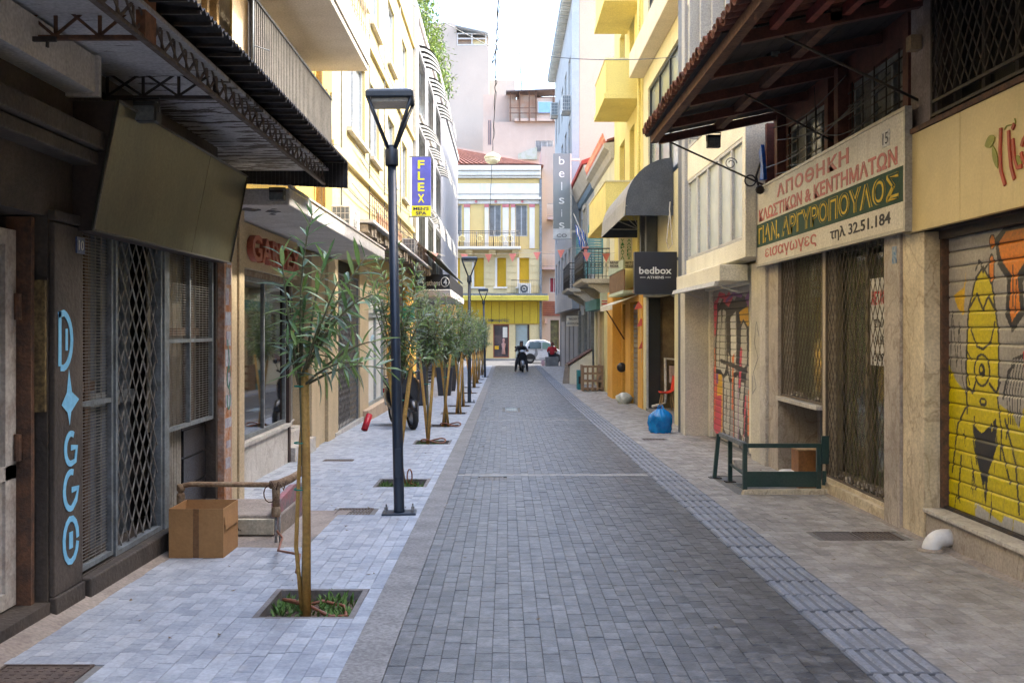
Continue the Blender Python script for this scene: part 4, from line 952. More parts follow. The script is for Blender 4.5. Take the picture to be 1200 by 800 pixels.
# cafe canopy with round badge, olive awning
CF = thing('cafe_canopy', 'black fascia canopy lettered athens 4 behind the row of oleanders', 'canopy', (-2.4, 36, 2.8))
x0, x1 = XP(499, 32), XP(527, 32)
MB().box(x0, x1, 32.02, 42, 2.86, 3.34).build('fascia', mt['black'], CF)
MB().box(-2.9, x1+.04, 31.95, 42.1, 2.62, 2.855).build('slab', mt['white_slab'], CF, bev=.02)
text('athens', 'F', 32.02, x0+.03, x0+.46, 2.98, 3.16, .001, .01, M('letter_white', (.75, .75, .72), s=3), CF, bold=.01)
ring = MB(); ring.tube([(x1-.15+.13*math.cos(a), 32.0, 3.1+.15*math.sin(a)) for a in np.linspace(0, 6.283, 25)], .01, 5); ring.build('badge_ring', MATS['letter_white'], CF)
text('4', 'F', 32.02, x1-.2, x1-.09, 3.0, 3.2, .001, .02, MATS['letter_white'], CF, bold=.02)
OA = thing('olive_awning', 'long sloping olive fabric awning above the black cafe fascia', 'awning', (-2.6, 37, 3.8))
oa = MB()
for i in range(8):
    a, b = 29.6+i*2.1, 29.6+(i+1)*2.1; oa.prism([(-2.88, a, 4.35), (-2.0, a, 3.72), (-2.0, a, 3.70), (-2.88, a, 4.33)], (0, b-a-.01, 0))
oa.build('fabric', M('olive_fabric', (.33, .32, .2), (.27, .26, .16), s=3, rough=.9), OA)
MB().tube([(-2.0, 29.6, 3.7), (-2.0, 46.4, 3.7)], .03, 6).build('front_bar', mt['grey_paint'], OA)
# ================================================================== RIGHT 1: marble shop with the painted shutter
XW_ = 3.43
E1 = thing('marble_shop_building', 'marble-fronted shop at the right edge with yellow-painted roller shutter', 'building', (3.43, 6, 0))
mt['marble_y'] = M('yellowed_marble', (0.72, 0.63, 0.46), (0.5, 0.43, 0.3), s=2.4, vein=(.36, .27, .17), rough=.45, bump=.05, streak=.5, sc=(.24, .16, .09), th=.52)
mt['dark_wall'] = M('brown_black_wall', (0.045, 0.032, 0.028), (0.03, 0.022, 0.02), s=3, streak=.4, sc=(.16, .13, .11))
mt['pink_wall'] = M('grey_pink_wall', (.30, .26, .26), (.2, .17, .165), s=4, bump=.5, bs=25, streak=.5, sc=(.1, .07, .06))
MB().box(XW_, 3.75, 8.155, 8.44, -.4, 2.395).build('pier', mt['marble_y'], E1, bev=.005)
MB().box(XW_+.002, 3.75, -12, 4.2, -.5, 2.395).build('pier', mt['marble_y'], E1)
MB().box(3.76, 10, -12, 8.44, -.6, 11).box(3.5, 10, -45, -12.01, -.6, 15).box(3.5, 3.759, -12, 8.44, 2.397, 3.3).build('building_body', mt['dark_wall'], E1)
st = thing('marble_step', 'veined marble step with thin overhanging top under the yellow painted shutter', 'step', (3.5, 6, -.1))
MB().box(XW_+.015, 3.75, 3.9, 8.15, -.35, .105).build('riser', mt['marble'], st)
for a, b in ((3.9, 5.4), (5.403, 6.9), (6.903, 8.152)): MB().box(XW_-.015, 3.75, a, b, .106, .135).build('tread', mt['marble_w'], st, bev=.004)
# fascia
FS = thing('fascia_sign', 'yellowed cream fascia with red script and green leaves at the right edge', 'sign', (3.4, 6, 2.8))
mt['fascia'] = M('yellowed_cream_sheet', (.66, .54, .27), (.55, .44, .21), s=1.1, rough=.45, bump=.03, streak=.35, sc=(.3, .22, .1), fine=.08)
for a, b in ((-4, 2.2), (2.205, 5.6), (5.605, 7.4), (7.405, 8.44)): MB().box(3.38, 3.43, a, b, 2.40, 3.21).build('panel', mt['fascia'], FS, bev=.003)
MB().box(3.36, 3.45, -4, 8.44, 3.212, 3.25).build('top_rail', mt['rust'], FS)
mt['script_red'] = M('script_red', (.45, .06, .03), s=5, rough=.5, fine=.1); mt['leaf_green'] = M('leaf_green', (.25, .27, .03), s=5, rough=.5, fine=.1)
def ribbon(name, pts, wd, m, par, side='R', P=3.38, n1=.012): return MB().strip(side, P, pts, wd, .001, n1).build(name, m, par)
Yp = lambda px: YX(px, 3.38)
def bez(p0, p1, p2, p3, n=12): return [tuple((1-t)**3*np.array(p0)+3*(1-t)**2*t*np.array(p1)+3*(1-t)*t*t*np.array(p2)+t**3*np.array(p3)) for t in np.linspace(0, 1, n)]
def fp(px, py): Y = Yp(px); return (Y, ZP(py, Y))
ribbon('script_letter', [fp(1174, 150), fp(1173, 175), fp(1174, 200), fp(1179, 217)], .03, mt['script_red'], FS)
ribbon('script_letter', [fp(1183, 153), fp(1184, 175), fp(1186, 195), fp(1190, 210)], .03, mt['script_red'], FS)
ribbon('script_letter', [(6.62, 2.86), (6.6, 2.74), (6.56, 2.66), (6.5, 2.66)], .03, mt['script_red'], FS)
ribbon('script_letter', [(6.62, 2.95), (6.6, 2.93)], .04, mt['script_red'], FS)
ribbon('script_letter', [(6.45+.11*math.cos(a)-.05, 2.76+.1*math.sin(a)) for a in np.linspace(.3, 6.2, 16)], .028, mt['script_red'], FS)
ribbon('script_letter', [(6.18, 2.86), (6.08, 2.87), (6.12, 2.78), (6.02, 2.7), (6.12, 2.66)], .028, mt['script_red'], FS)
ribbon('stalk', [fp(1178, 152)]+bez(fp(1180, 148), fp(1186, 145), fp(1194, 148), (6.6, 2.99), 8), .008, mt['leaf_green'], FS, n1=.007)
def leafshape(c, l, w, ang): return [(c[0]+(l*t-l/2)*math.cos(ang)-s*w/2*math.sin(math.pi*t)**.8*math.sin(ang), c[1]+(l*t-l/2)*math.sin(ang)+s*w/2*math.sin(math.pi*t)**.8*math.cos(ang)) for s, T in ((1, np.linspace(0, 1, 9)), (-1, np.linspace(1, 0, 9)[1:-1])) for t in T]
for c, l, wd, an in ((fp(1161, 166), .15, .085, 2.9), (fp(1167, 184), .19, .06, 4.3), (fp(1195, 190), .12, .06, 1.0), ((6.3, 2.62), .12, .06, 2.4)):
    MB().prism([(3.378, a, z) for a, z in leafshape(c, l, wd, an)], (-.006, 0, 0)).build('leaf', mt['leaf_green'], FS)
# painted roller shutter, one slat at a time
cv = Canvas(3.7, 2.2, .008, (.40, .39, .37), a=0)
YEL, BLK, ORG, RED, GRY, DY = (.60, .50, .0), (.02, .02, .025), (.75, .22, .01), (.6, .03, .03), (.42, .42, .42), (.5, .42, .02)
cv.poly([(0, 1.22), (.15, 1.05), (.32, .96), (.4, .86), (.82, .92), (1.05, .85), (1.3, .6), (1.42, .3), (1.45, 0), (.0, .1)], YEL)
cv.poly([(.36, .75), (.34, 1.2), (.38, 1.6), (.5, 1.84), (.62, 1.9), (.76, 1.78), (.86, 1.4), (.86, 1.0), (.75, .6), (.6, .4), (.45, .55)], YEL)
cv.line([(.36, .8), (.34, 1.2), (.38, 1.6), (.5, 1.84), (.62, 1.92), (.76, 1.78), (.86, 1.4), (.86, 1.02)], .025, BLK)
cv.line([(.42, 1.45), (.52, 1.32), (.62, 1.3), (.74, 1.36), (.8, 1.5)], .02, BLK)
cv.ell(.6, 1.14, .13, .13, BLK); cv.ell(.6, 1.14, .108, .11, YEL); cv.ell(.6, 1.14, .05, .055, BLK); cv.ell(.59, 1.15, .02, .02, YEL)
cv.line([(.42, 1.22), (.36, 1.28), (.33, 1.15), (.4, 1.02)], .02, BLK); cv.ell(.62, .9, .06, .035, BLK); cv.ell(.62, .905, .035, .015, YEL)
cv.poly([(.46, .72), (.6, .66), (.82, .8), (.84, .6), (.7, .38), (.66, .12), (.6, .3), (.5, .5)], BLK)
cv.line([(.48, .78), (.46, .6), (.52, .42)], .018, BLK); cv.line([(.84, .95), (.9, .7), (.88, .5)], .02, BLK)
cv.line([(.3, .62), (.42, .45), (.5, .22)], .025, BLK); cv.line([(.25, .38), (.35, .3), (.5, .25)], .012, BLK)
cv.line([(.05, .95), (.1, 1.6), (.18, 1.15), (.22, 1.5), (.28, 1.05), (.36, .9)], .014, BLK)
cv.poly([(.12, 1.72), (.3, 1.78), (.34, 1.9), (.3, 1.55), (.2, 1.62)], (.65, .4, .02))
cv.line([(.92, .95), (1.0, 1.15), (1.08, 1.2)], .03, BLK)
for k in range(6): cv.line([(1.0+.03*k, .78), (.97+.04*k, 1.0), (1.06+.04*k, 1.24), (1.3, 1.3+.01*k)], .014, BLK)
# orange shapes
cv.poly([(.8, 2.12), (.95, 2.2), (1.32, 2.2), (1.4, 2.0), (1.2, 1.78), (1.22, 1.55), (1.05, 1.42), (.95, 1.55), (.98, 1.8), (.84, 1.92)], BLK)
cv.poly([(.85, 2.08), (.97, 2.16), (1.28, 2.16), (1.33, 2.0), (1.12, 1.84), (1.16, 1.6), (1.05, 1.5), (1.01, 1.6), (1.04, 1.84), (.9, 1.95)], ORG)
cv.line([(1.06, 1.9), (1.06, 1.62)], .02, BLK); cv.line([(1.11, 1.8), (1.09, 1.56)], .012, BLK)
cv.ell(.76, 2.1, .05, .06, BLK); cv.ell(.76, 2.1, .035, .045, ORG); cv.ell(.75, 1.9, .05, .12, BLK); cv.ell(.75, 1.9, .032, .1, ORG)
cv.poly([(1.2, 1.3), (1.42, 1.36), (1.45, 1.1), (1.3, 1.0), (1.22, 1.1)], RED)
for k in range(5): cv.line([(1.5, 1.9-.25*k), (1.9, 2.05-.25*k), (2.3, 1.8-.25*k), (2.8, 2.0-.3*k)], .16, (ORG, YEL, RED, YEL, GRY)[k]); cv.line([(1.5, 1.8-.25*k), (1.9, 1.95-.25*k), (2.3, 1.7-.25*k), (2.8, 1.9-.3*k)], .02, BLK)
cv.poly([(.2, .02), (.5, .12), (.9, .04), (1.0, .2), (1.4, .1), (1.4, 0)], GRY)
cv.poly([(.9, .1), (1.2, .9), (1.5, .95), (2.4, .7), (2.6, .1)], YEL); cv.poly([(0, 0), (0, .55), (.4, .6), (.5, .0)], YEL)
for q in ([(.4, 1.62), (.52, 1.72), (.62, 1.6), (.7, 1.7), (.8, 1.6)], [(.35, 1.0), (.45, .96), (.5, 1.04)], [(.72, 1.04), (.82, .98), (.88, 1.06)], [(.1, .3), (.2, .7), (.34, .84)], [(.95, .8), (1.1, .5), (1.15, .15)], [(.9, .6), (1.02, .35)], [(.2, .1), (.26, .45)], [(1.25, .85), (1.35, .5), (1.3, .2)], [(.5, 1.9), (.56, 1.98), (.62, 1.88), (.7, 1.94)]): cv.line(q, .024, BLK)
rq = random.Random(4)
for k in range(70): x, y = rq.uniform(.02, 1.5), rq.uniform(.1, .8); cv.line([(x, y), (x+rq.uniform(-.04, .04), y-rq.uniform(.04, .14))], rq.uniform(.006, .016), rq.choice([DY, BLK, DY, (.45, .37, .03)]))
mt['shutter_paint'] = M('painted_shutter', (.40, .38, .35), (.33, .31, .28), s=3, rough=.42, metal=.0, attr='paint', bump=.05, fine=.22, streak=.25, sc=(.2, .17, .08))
SH1 = thing('roller_shutter', 'roller shutter sprayed with a yellow one-eyed cone figure and orange shapes', 'roller shutter', (3.62, 6.2, .14))
nsl = 18; hs_ = 2.2/nsl
def prof(t): return .006*min(1, 8*t)-.014*max(0, (t-.86)/.14)
for k in range(nsl): painted(cv, 'R', 3.62, lambda u: 8.15-u, .145, k*hs_, (k+1)*hs_-.0005, prof, mt['shutter_paint'], SH1)
MB().box(3.58, 3.66, 4.2, 8.152, .136, .16).build('bottom_bar', mt['iron_dark'], SH1)
MB().box(3.55, 3.75, 4.2, 8.152, 2.33, 2.396).build('shutter_box', mt['iron_dark'], SH1)
MB().box(3.56, 3.64, 8.11, 8.153, .14, 2.33).build('guide_rail', mt['rust'], SH1)
# white elbow pipe
ep = thing('elbow_pipe', 'white plastic drain elbow curving into the right pavement by the marble step', 'pipe', (3.35, 7.75, gz(7.75)))
ex, ey, ez = 3.43, 7.72, gz(7.7)
MB().tube([(ex+.03, ey, ez+.10)]+[(ex-.03-.10*math.sin(t), ey, ez-.0+.10*math.cos(t)) for t in np.linspace(.1, 1.57, 8)]+[(ex-.13, ey, ez-.05)], .068, 14).build('pipe', M('white_plastic', (.78, .78, .76), s=4, rough=.35, fine=.05, bump=0), ep)
MB().lathe([(.11, -.01), (.1, .012), (.07, .02)], (ex-.13, ey, ez), 14).build('mortar_collar', mt['cement'], ep)
# upper floor
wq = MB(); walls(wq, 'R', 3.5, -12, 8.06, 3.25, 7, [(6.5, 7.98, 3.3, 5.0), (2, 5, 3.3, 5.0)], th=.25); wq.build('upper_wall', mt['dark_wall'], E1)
MB().box(3.44, 3.75, 8.062, 8.44, 3.25, 4.4).build('pilaster', mt['pink_wall'], E1)
fw_ = window(E1, 'R', 3.5, 6.5, 7.98, 3.3, 5.0, M('dark_frame', (.05, .045, .04), s=5), M('black_glass', (.02, .022, .025), rough=.2, s=2, bump=0), mull=2, rec=.15, label='dark upper window behind diamond lattice railing')
gl = frame(MB(), 'R', 3.44, 6.45, 8.03, 3.3, 4.6, .025, -.012, .012, [('h', 3.42)]).build('window_grille', mt['iron_dark'], E1)
lattice(MB(), 'R', 3.44, 6.48, 8.0, 3.44, 4.57, .13, .2, .012, -.008, .008).build('lattice', mt['iron_dark'], gl)
MB().box(3.34, 3.43, 8.2, 8.3, 3.9, 4.02).build('junction_box', M('beige_box', (.3, .22, .14), s=5), E1)

# ================================================================== RIGHT 2: knitwear store with the Greek sign
E2 = thing('knitwear_building', 'old knitwear store under the tiled lean-to with diamond-grille shopfront', 'building', (3.43, 11, 0))
MB().box(XW_+.01, 3.8, 8.445, 8.62, -.4, 2.5).build('pier', mt['marble_y'], E2, bev=.006)
MB().box(XW_-.015, 3.8, 8.625, 8.98, -.4, 2.5).build('pier', mt['marble'], E2, 'brown-streaked marble pier beside the grille door', bev=.006)
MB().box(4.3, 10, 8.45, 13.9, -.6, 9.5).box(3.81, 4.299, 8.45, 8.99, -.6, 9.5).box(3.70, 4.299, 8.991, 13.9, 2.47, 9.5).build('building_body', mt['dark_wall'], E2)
MB().box(XW_+.02, 4.3, 12.6, 13.05, -.5, 2.5).build('pier', mt['marble'], E2, bev=.006)
MB().box(XW_-.02, 4.3, 13.055, 13.35, -.5, 2.5).build('pier', mt['marble_w'], E2, bev=.006)
MB().box(XW_+.06, 3.9, 10.86, 10.95, -.2, 2.5).build('mullion_post', M('beige_post', (.5, .43, .33), (.4, .34, .26), s=5), E2)
MB().box(XW_-.0, 3.9, 8.985, 10.855, -.4, -.04).box(XW_+.05, 3.9, 8.985, 10.855, -.039, .0).build('threshold', mt['marble_y'], E2, bev=.005)
MB().box(XW_-.01, 3.9, 10.96, 12.595, .70, .75).build('window_sill', mt['marble_w'], E2, bev=.005)
nk = MB(); nk.box(3.95, 4.3, 10.955, 12.6, -.5, .699).box(3.6, 3.949, 10.951, 11.0, -.5, .699); nk.build('basement_nook', mt['marble'], E2)
MB().box(3.50, 3.58, 11.02, 11.07, -.3, .7).build('black_pipe', mt['black'], E2)
mt['curtain'] = M('olive_curtain', (0.78, 0.78, 0.52), (0.64, 0.65, 0.43), s=4, rough=.8, bump=0)
cu = MB(); nn = 90
for i in range(nn+1):
    y = 9.0+3.58*i/nn; dx = .005*math.sin(i*1.1)+.003*math.sin(i*2.7); cu.v += [(3.70+dx, y, .0 if y < 10.9 else .75), (3.70+dx, y, 2.47)]
for i in range(nn): cu.face([2*i, 2*i+2, 2*i+3, 2*i+1], True)
cu.build('curtain', mt['curtain'], E2)
mt['mixglass'] = glass_mat('shop_pane', (.95, .97, .92), .5)
MB().box(3.66, 3.665, 8.99, 10.86, .0, 2.47).build('pane', mt['mixglass'], E2); MB().box(3.66, 3.665, 10.95, 12.6, .75, 2.47).build('pane', mt['mixglass'], E2)
df = MB(); frame(df, 'R', 3.64, 8.99, 10.855, .0, 2.47, .06, -.02, .03, [('v', 9.95)]); df.build('door_frame', M('olive_frame', (.13, .12, .08), (.2, .17, .1), s=6), E2)
mt['grille'] = M('rust_black_grille', (0.1, 0.085, 0.07), (0.15, 0.11, 0.08), s=9, rough=.6)
def grille(lbl, a0, a1, z0, z1):
    g = frame(MB(), 'R', XW_+.07, a0, a1, z0, z1, .022, -.01, .012).build('grille', mt['grille'], E2, lbl)
    lattice(MB(), 'R', XW_+.07, a0+.022, a1-.022, z0+.022, z1-.022, .115, .21, .0075, -.006, .006).build('lattice', mt['grille'], g)
    return g
grille('diamond door grille reaching the ground', 8.995, 10.85, .0, 2.46); grille('diamond window grille above the basement nook', 10.955, 12.59, .76, 2.46)
rub = MB(); r5 = random.Random(11)
for k in range(26): y = r5.uniform(9.1, 10.7) if k < 14 else r5.uniform(11.1, 12.4); z = .02 if k < 14 else .77; rub.obox((3.55+r5.uniform(-.02, .04), y, z+.02), (.05, r5.uniform(.03, .08), r5.uniform(.02, .06)), (r5.random(), r5.random(), r5.random()*3))
tag(rub.build('litter', M('litter_mix', (.4, .38, .34), (.12, .1, .09), s=14), kind='stuff'), 'scraps of litter caught behind the diamond grilles', 'litter')
# paper notice
nt_ = thing('paper_notice', 'white paper notice with red heading behind the diamond grille', 'notice', (3.6, 9.35, 1.6))
ya, yb, za_, zb_ = 9.03, 9.62, 1.25, 2.08
MB().box(3.53, 3.534, ya, yb, za_, zb_).build('sheet', M('paper', (.62, .62, .6), s=5, fine=.05, bump=0), nt_)
mt['ink'] = M('black_ink', (.03, .03, .03), s=3); mt['ink_red'] = M('red_ink', (.5, .03, .03), s=3)
text('ΜΕΤΑΦΕΡΘ', 'R', 3.53, yb-.03, ya+.02, 1.82, 1.96, .0005, .001, mt['ink_red'], nt_, bold=.03)
for s_, z_ in (('ΣΙΝΑΠΟΙ', 1.66), ('ΑΝ.ΜΕΡΕΙΑ', 1.5), ('210.92.992', 1.34)): text(s_, 'R', 3.53, yb-.1, ya+.03, z_-.05, z_+.03, .0005, .001, mt['ink'], nt_, bold=.02)
MB().box(3.425-.015, 3.428-.015, 8.68, 8.78, 2.17, 2.32).build('blue_sticker', M('blue_sticker', (.08, .2, .4), (.4, .45, .5), s=20), E2)
# the long sign
GS = thing('shop_sign', 'long Greek knitwear warehouse sign with green band and phone number', 'sign', (3.35, 10.7, 2.9))
sx0, sx1 = 3.33, 3.38
def sy(t): return 13.15-t*(13.15-8.30)
mt['signboard'] = M('aged_white_signboard', (.66, .63, .55), (.56, .53, .45), s=2, rough=.5, streak=.35, sc=(.28, .22, .16), bump=.03)
MB().box(sx0, sx1, 8.3, 13.15, 2.44, 3.42).build('board', mt['signboard'], GS)
frame(MB(), 'R', sx0, 8.27, 13.18, 2.41, 3.45, .03, -.05, .012).build('frame', M('old_alu', (.42, .4, .36), s=6, rough=.4, metal=.4), GS)
MB().box(sx0-.003, sx0-.0005, 8.3, 13.15, 2.665, 2.965).build('green_band', M('dark_green_band', (.02, .07, .045), s=4, streak=.2, sc=(.15, .15, .12)), GS)
lr = M('faded_red_letters', (.52, .12, .11), (.42, .1, .09), s=8, rough=.5); ly = M('yellow_letters', (.72, .52, .05), s=5); lb = M('grey_black_letters', (.06, .06, .07), s=5)
text('ΑΠΟΘΗΚΗ', 'R', sx0, 12.2, 9.65, 3.2, 3.36, .001, .003, lr, GS, bold=.03, sp=1.15)
text('ΚΛΩΣΤΙΚΩΝ & ΚΕΝΤΗΜΑΤΩΝ', 'R', sx0, 13.05, 8.45, 2.99, 3.15, .001, .003, lr, GS, bold=.03)
text('ΠΑΝ. ΑΡΓΥΡΟΠΟΥΛΟΣ', 'R', sx0-.003, 13.08, 8.42, 2.695, 2.935, .001, .003, ly, GS, bold=.035)
text('ΠΑΝ. ΑΡΓΥΡΟΠΟΥΛΟΣ', 'R', sx0-.006, 13.08, 8.42, 2.7, 2.93, .001, .001, MATS['dark_green_band'], GS, bold=-.012)
text('εισαγωγες', 'R', sx0, 12.75, 10.65, 2.47, 2.62, .001, .003, lr, GS, bold=.012)
text('τηλ 32.51.184', 'R', sx0, 10.2, 8.6, 2.48, 2.62, .001, .003, lb, GS, bold=.015)
p15 = MB().box(sx0-.008, sx0-.001, 8.62, 8.78, 3.19, 3.33).build('number_plate', MATS['enamel_white'], GS)
text('15', 'R', sx0-.008, 8.76, 8.64, 3.21, 3.31, .001, .002, lb, p15)
# upper wall with barred windows and brown posts
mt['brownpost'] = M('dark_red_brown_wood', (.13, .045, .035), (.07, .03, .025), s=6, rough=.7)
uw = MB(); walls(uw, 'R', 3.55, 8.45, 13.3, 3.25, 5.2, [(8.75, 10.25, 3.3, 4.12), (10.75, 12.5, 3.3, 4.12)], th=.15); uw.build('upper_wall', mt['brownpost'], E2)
for a, b in ((8.75, 10.25), (10.75, 12.5)):
    wo = window(E2, 'R', 3.55, a, b, 3.3, 4.12, mt['grey_paint'], M('dusty_grey_pane', (.2, .21, .2), (.13, .13, .12), s=3, rough=.25, bump=0), mull=2, rec=.1)
    br = MB()
    for k in range(6): z = 3.36+k*.13; br.tube([(3.53, a, z), (3.53, b, z)], .008, 5)
    for k in range(5): y = a+(b-a)*(k+.5)/5; br.tube([(3.52, y, 3.3), (3.52, y, 4.1)], .007, 5)
    br.build('bars', mt['iron_dark'], wo)
for y in (8.5, 10.3, 10.62, 12.6, 13.1): MB().box(3.44, 3.55, y, y+.12, 3.46, 4.3).build('post', mt['brownpost'], E2)
tag(MB().prism([(3.3, 12.72, 3.5), (3.3, 12.92, 3.52), (3.3, 12.88, 3.72), (3.3, 12.98, 3.9), (3.3, 12.86, 3.98), (3.3, 12.78, 3.75)], (.05, .0, 0)).build('blue_rag', M('blue_plastic', (.02, .12, .5), (.01, .07, .35), s=9, rough=.3), bev=.01), 'blue plastic rag tied beside the upper window above the long sign', 'rag')

# ------------------------------------------------------------------ tiled lean-to roof
TR = thing('tiled_canopy', 'dark timber lean-to canopy with barrel tiles above the Greek sign', 'canopy', (2.6, 9, 4.1))
XO = 1.9
def rz(x, h=0): return 4.08+.2*(x-XO)+h
mt['old_wood'] = M('old_brown_timber', (0.15, 0.075, 0.05), (0.09, 0.045, 0.033), s=7, rough=.85, bump=.5, bs=30)
mt['red_joist'] = M('red_brown_joist', (.24, .05, .045), (.15, .035, .03), s=6, rough=.7)
mt['board_dark'] = M('grey_brown_boarding', (0.045, 0.038, 0.038), (0.03, 0.026, 0.026), s=4, rough=.9)
for x in (XO, 2.72): MB().prism([(x-.04, 4.3 if x < 2 else 8.2, rz(x, -.01)-.1), (x+.05, 4.3 if x < 2 else 8.2, rz(x, -.01)-.1), (x+.05, 4.3 if x < 2 else 8.2, rz(x)-.01), (x-.04, 4.3 if x < 2 else 8.2, rz(x)-.01)], (0, 12.75-(4.3 if x < 2 else 8.2), 0)).build('purlin', mt['old_wood'], TR)
for x in (2.2, 2.5, 2.8, 3.1, 3.38): MB().prism([(x-.03, 4.3, rz(x)-.09), (x+.03, 4.3, rz(x)-.09), (x+.03, 4.3, rz(x)-.005), (x-.03, 4.3, rz(x)-.005)], (0, 3.88, 0)).build('joist', mt['red_joist'], TR)
for y in (8.2, 9.35, 10.5, 11.65, 12.66): MB().prism([(XO+.06, y, rz(XO)-.13), (3.54, y, rz(3.54)-.13), (3.54, y, rz(3.54)-.03), (XO+.06, y, rz(XO)-.03)], (0, .08, 0)).build('rafter', mt['brownpost'], TR)
x = XO-.1
while x < 3.5:
    MB().prism([(x+.003, 8.29, rz(x)-.008), (x+.147, 8.29, rz(x+.147)-.008), (x+.147, 8.29, rz(x+.147)+.012), (x+.003, 8.29, rz(x)+.012)], (0, 4.5, 0)).build('board', mt['board_dark'], TR); x += .15
# barrel tiles
tm = MB(); L_ = .42; n = 8
for i in range(n+1):
    t = math.pi*i/n
    for xx, r in ((0, .085), (L_, .068)):
        for rr_ in (r, r-.014): tm.v.append((xx, -rr_*math.cos(t), rr_*math.sin(t)*.8+(.0 if xx == 0 else .0)))
for i in range(n):
    a = i*4; b = a+4; tm.face([a, a+2, b+2, b], True); tm.face([a+1, b+1, b+3, a+3], True); tm.face([a, b, b+1, a+1]); tm.face([a+2, a+3, b+3, b+2])
mt['terracotta'] = M('old_terracotta', (0.17, 0.055, 0.035), (0.09, 0.04, 0.03), s=9, rough=.85, bump=.4, var=.25)
to_ = tm.build('roof_tile', mt['terracotta'], None, off=Vector((0, 0, 0))); tile_me = to_.data; bpy.data.objects.remove(to_)
r6 = random.Random(2)
for r_ in range(5):
    for k in range(49):
        y = 4.35+k*.172; x = XO-.16+r_*.37
        inst('roof_tile', tile_me, TR, (x+r6.uniform(-.012, .012), y, rz(x)+.02), (r6.uniform(-.05, .05), -.197+r6.uniform(-.02, .02), r6.uniform(-.03, .03)))
        if r_ < 4 and k < 48: inst('roof_tile', tile_me, TR, (x+r6.uniform(-.02, .02), y+.086, rz(x)+.065), (math.pi+r6.uniform(-.05, .05), -.197, 0)) if r_ == 0 else None
# pan tiles (concave) under the joints as one ribbed layer
pt = MB(); ny = 49*8
for i in range(ny+1):
    y = 4.3+i*.172/8; dz = .03*math.cos(i/8*2*math.pi+math.pi); 
    for xx in (XO-.12, 3.54): pt.v.append((xx, y, rz(xx)+.02+dz*.6))
for i in range(ny): pt.face([2*i, 2*i+1, 2*i+3, 2*i+2], True)
pt.build('pan_tile', mt['terracotta'], TR, kind='stuff')
# tie rods, scroll brackets, lamps and cable under the canopy
rd = MB(); rd.tube([(2.05, 12.7, 4.0), (3.43, 12.9, 3.42)], .012, 6).tube([(2.5, 10.4, 4.05), (3.5, 10.5, 3.55)], .01, 6).tube([(2.3, 8.2, 4.0), (3.45, 8.3, 3.5)], .012, 6); rd.build('tie_rod', mt['iron_dark'], TR)
scr = MB(); scr.tube([(2.9+.08*math.cos(a)*(1-a/14), 12.8, 3.72+.08*math.sin(a)*(1-a/14)) for a in np.linspace(0, 9, 30)], .006, 5).tube([(3.15+.07*math.cos(a), 12.8, 3.5+.07*math.sin(a)) for a in np.linspace(0, 6.3, 16)], .01, 5)
scr.lathe([(.045, -.02), (.06, 0), (.045, .02)], (3.27, 12.78, 3.38), 12, axis='Y'); scr.build('scroll_ornament', mt['iron_dark'], TR)
flood('square black floodlight on the tie rod at the far end of the tiled canopy', (XP(836, 12.6), 12.6, ZP(166, 12.6)), .17, .16)
flood('beige floodlight hanging under the tiled canopy', (XP(907, 9.4), 9.4, ZP(60, 9.4)), .12, .15, yaw=.5)
cbk = MB(); rc = random.Random(12)
for k in range(7):
    y0 = rc.uniform(8.3, 9.5); y1 = rc.uniform(11, 13); x0 = rc.uniform(3.2, 3.42); z0 = rc.uniform(3.5, 4.0); z1 = rc.uniform(3.5, 4.05)
    cbk.tube([(x0-.0, y0+(y1-y0)*t, z0+(z1-z0)*t-.12*math.sin(math.pi*t)) for t in np.linspace(0, 1, 9)], .006, 5)
cbk.tube([(3.2, 10.3, 4.1), (3.21, 10.3, 3.75), (3.2, 10.3, 3.5)], .005, 5)
cbk.tube([(3.38, 13.0, 3.9), (3.3, 13.1, 3.6), (3.36, 13.15, 3.42), (3.45, 13.2, 3.5)], .014, 6)
tag(cbk.build('cable', mt['black']), 'tangle of black cables sagging beneath the tiled canopy', 'cable')

# ------------------------------------------------------------------ green guard round the basement hatch
GD = thing('hatch_railing', 'dark green welded railing round the basement hatch below the long sign', 'railing', (3, 11.2, gz(11.2)))
mt['dgreen'] = M('dark_green_paint', (.018, .055, .045), (.03, .06, .055), s=8, rough=.4, streak=.3, sc=(.12, .09, .07), bump=.1)
g0, g1 = gz(10.7), gz(11.9)
sq = .022
def post(x, y, z0, z1, s=sq, dx=0):
    return MB().prism([(x-s, y-s, z0), (x+s, y-s, z0), (x+s+dx, y-s, z1), (x-s+dx, y-s, z1)], (0, 2*s, 0))
for (x, y, zb, zt, dx) in ((2.57, 10.68, g0, g0+.535, 0), (3.36, 10.68, g0+.05, g0+.51, 0), (2.50, 11.9, g1, g1+.53, .05), (2.62, 11.6, gz(11.6), g1+.5, .0)): post(x, y, zb, zt, dx=dx).build('post', mt['dgreen'], GD)
MB().box(2.593, 3.42, 10.655, 10.70, g0+.49, g0+.535).build('top_rail', mt['dgreen'], GD)
MB().prism([(2.55, 10.70, g0+.5), (2.592, 10.70, g0+.5), (2.592, 10.70, g0+.545), (2.55, 10.70, g0+.545)], (0, 1.2, g1-g0+.0)).build('top_rail', mt['grey_paint'], GD)
MB().prism([(2.57, 10.70, g0+.18), (2.592, 10.70, g0+.18), (2.592, 10.70, g0+.2), (2.57, 10.70, g0+.2)], (.04, .9, -.0)).build('lower_rail', mt['dgreen'], GD)
MB().box(2.593, 3.337, 10.67, 10.685, g0+.07, g0+.235).build('kick_plate', mt['dgreen'], GD)
MB().box(3.38, 3.46, 10.64, 10.66, g0+.32, g0+.62).box(3.40, 3.44, 10.665, 10.70, g0+.09, g0+.24).build('wall_plate', mt['dgreen'], GD)
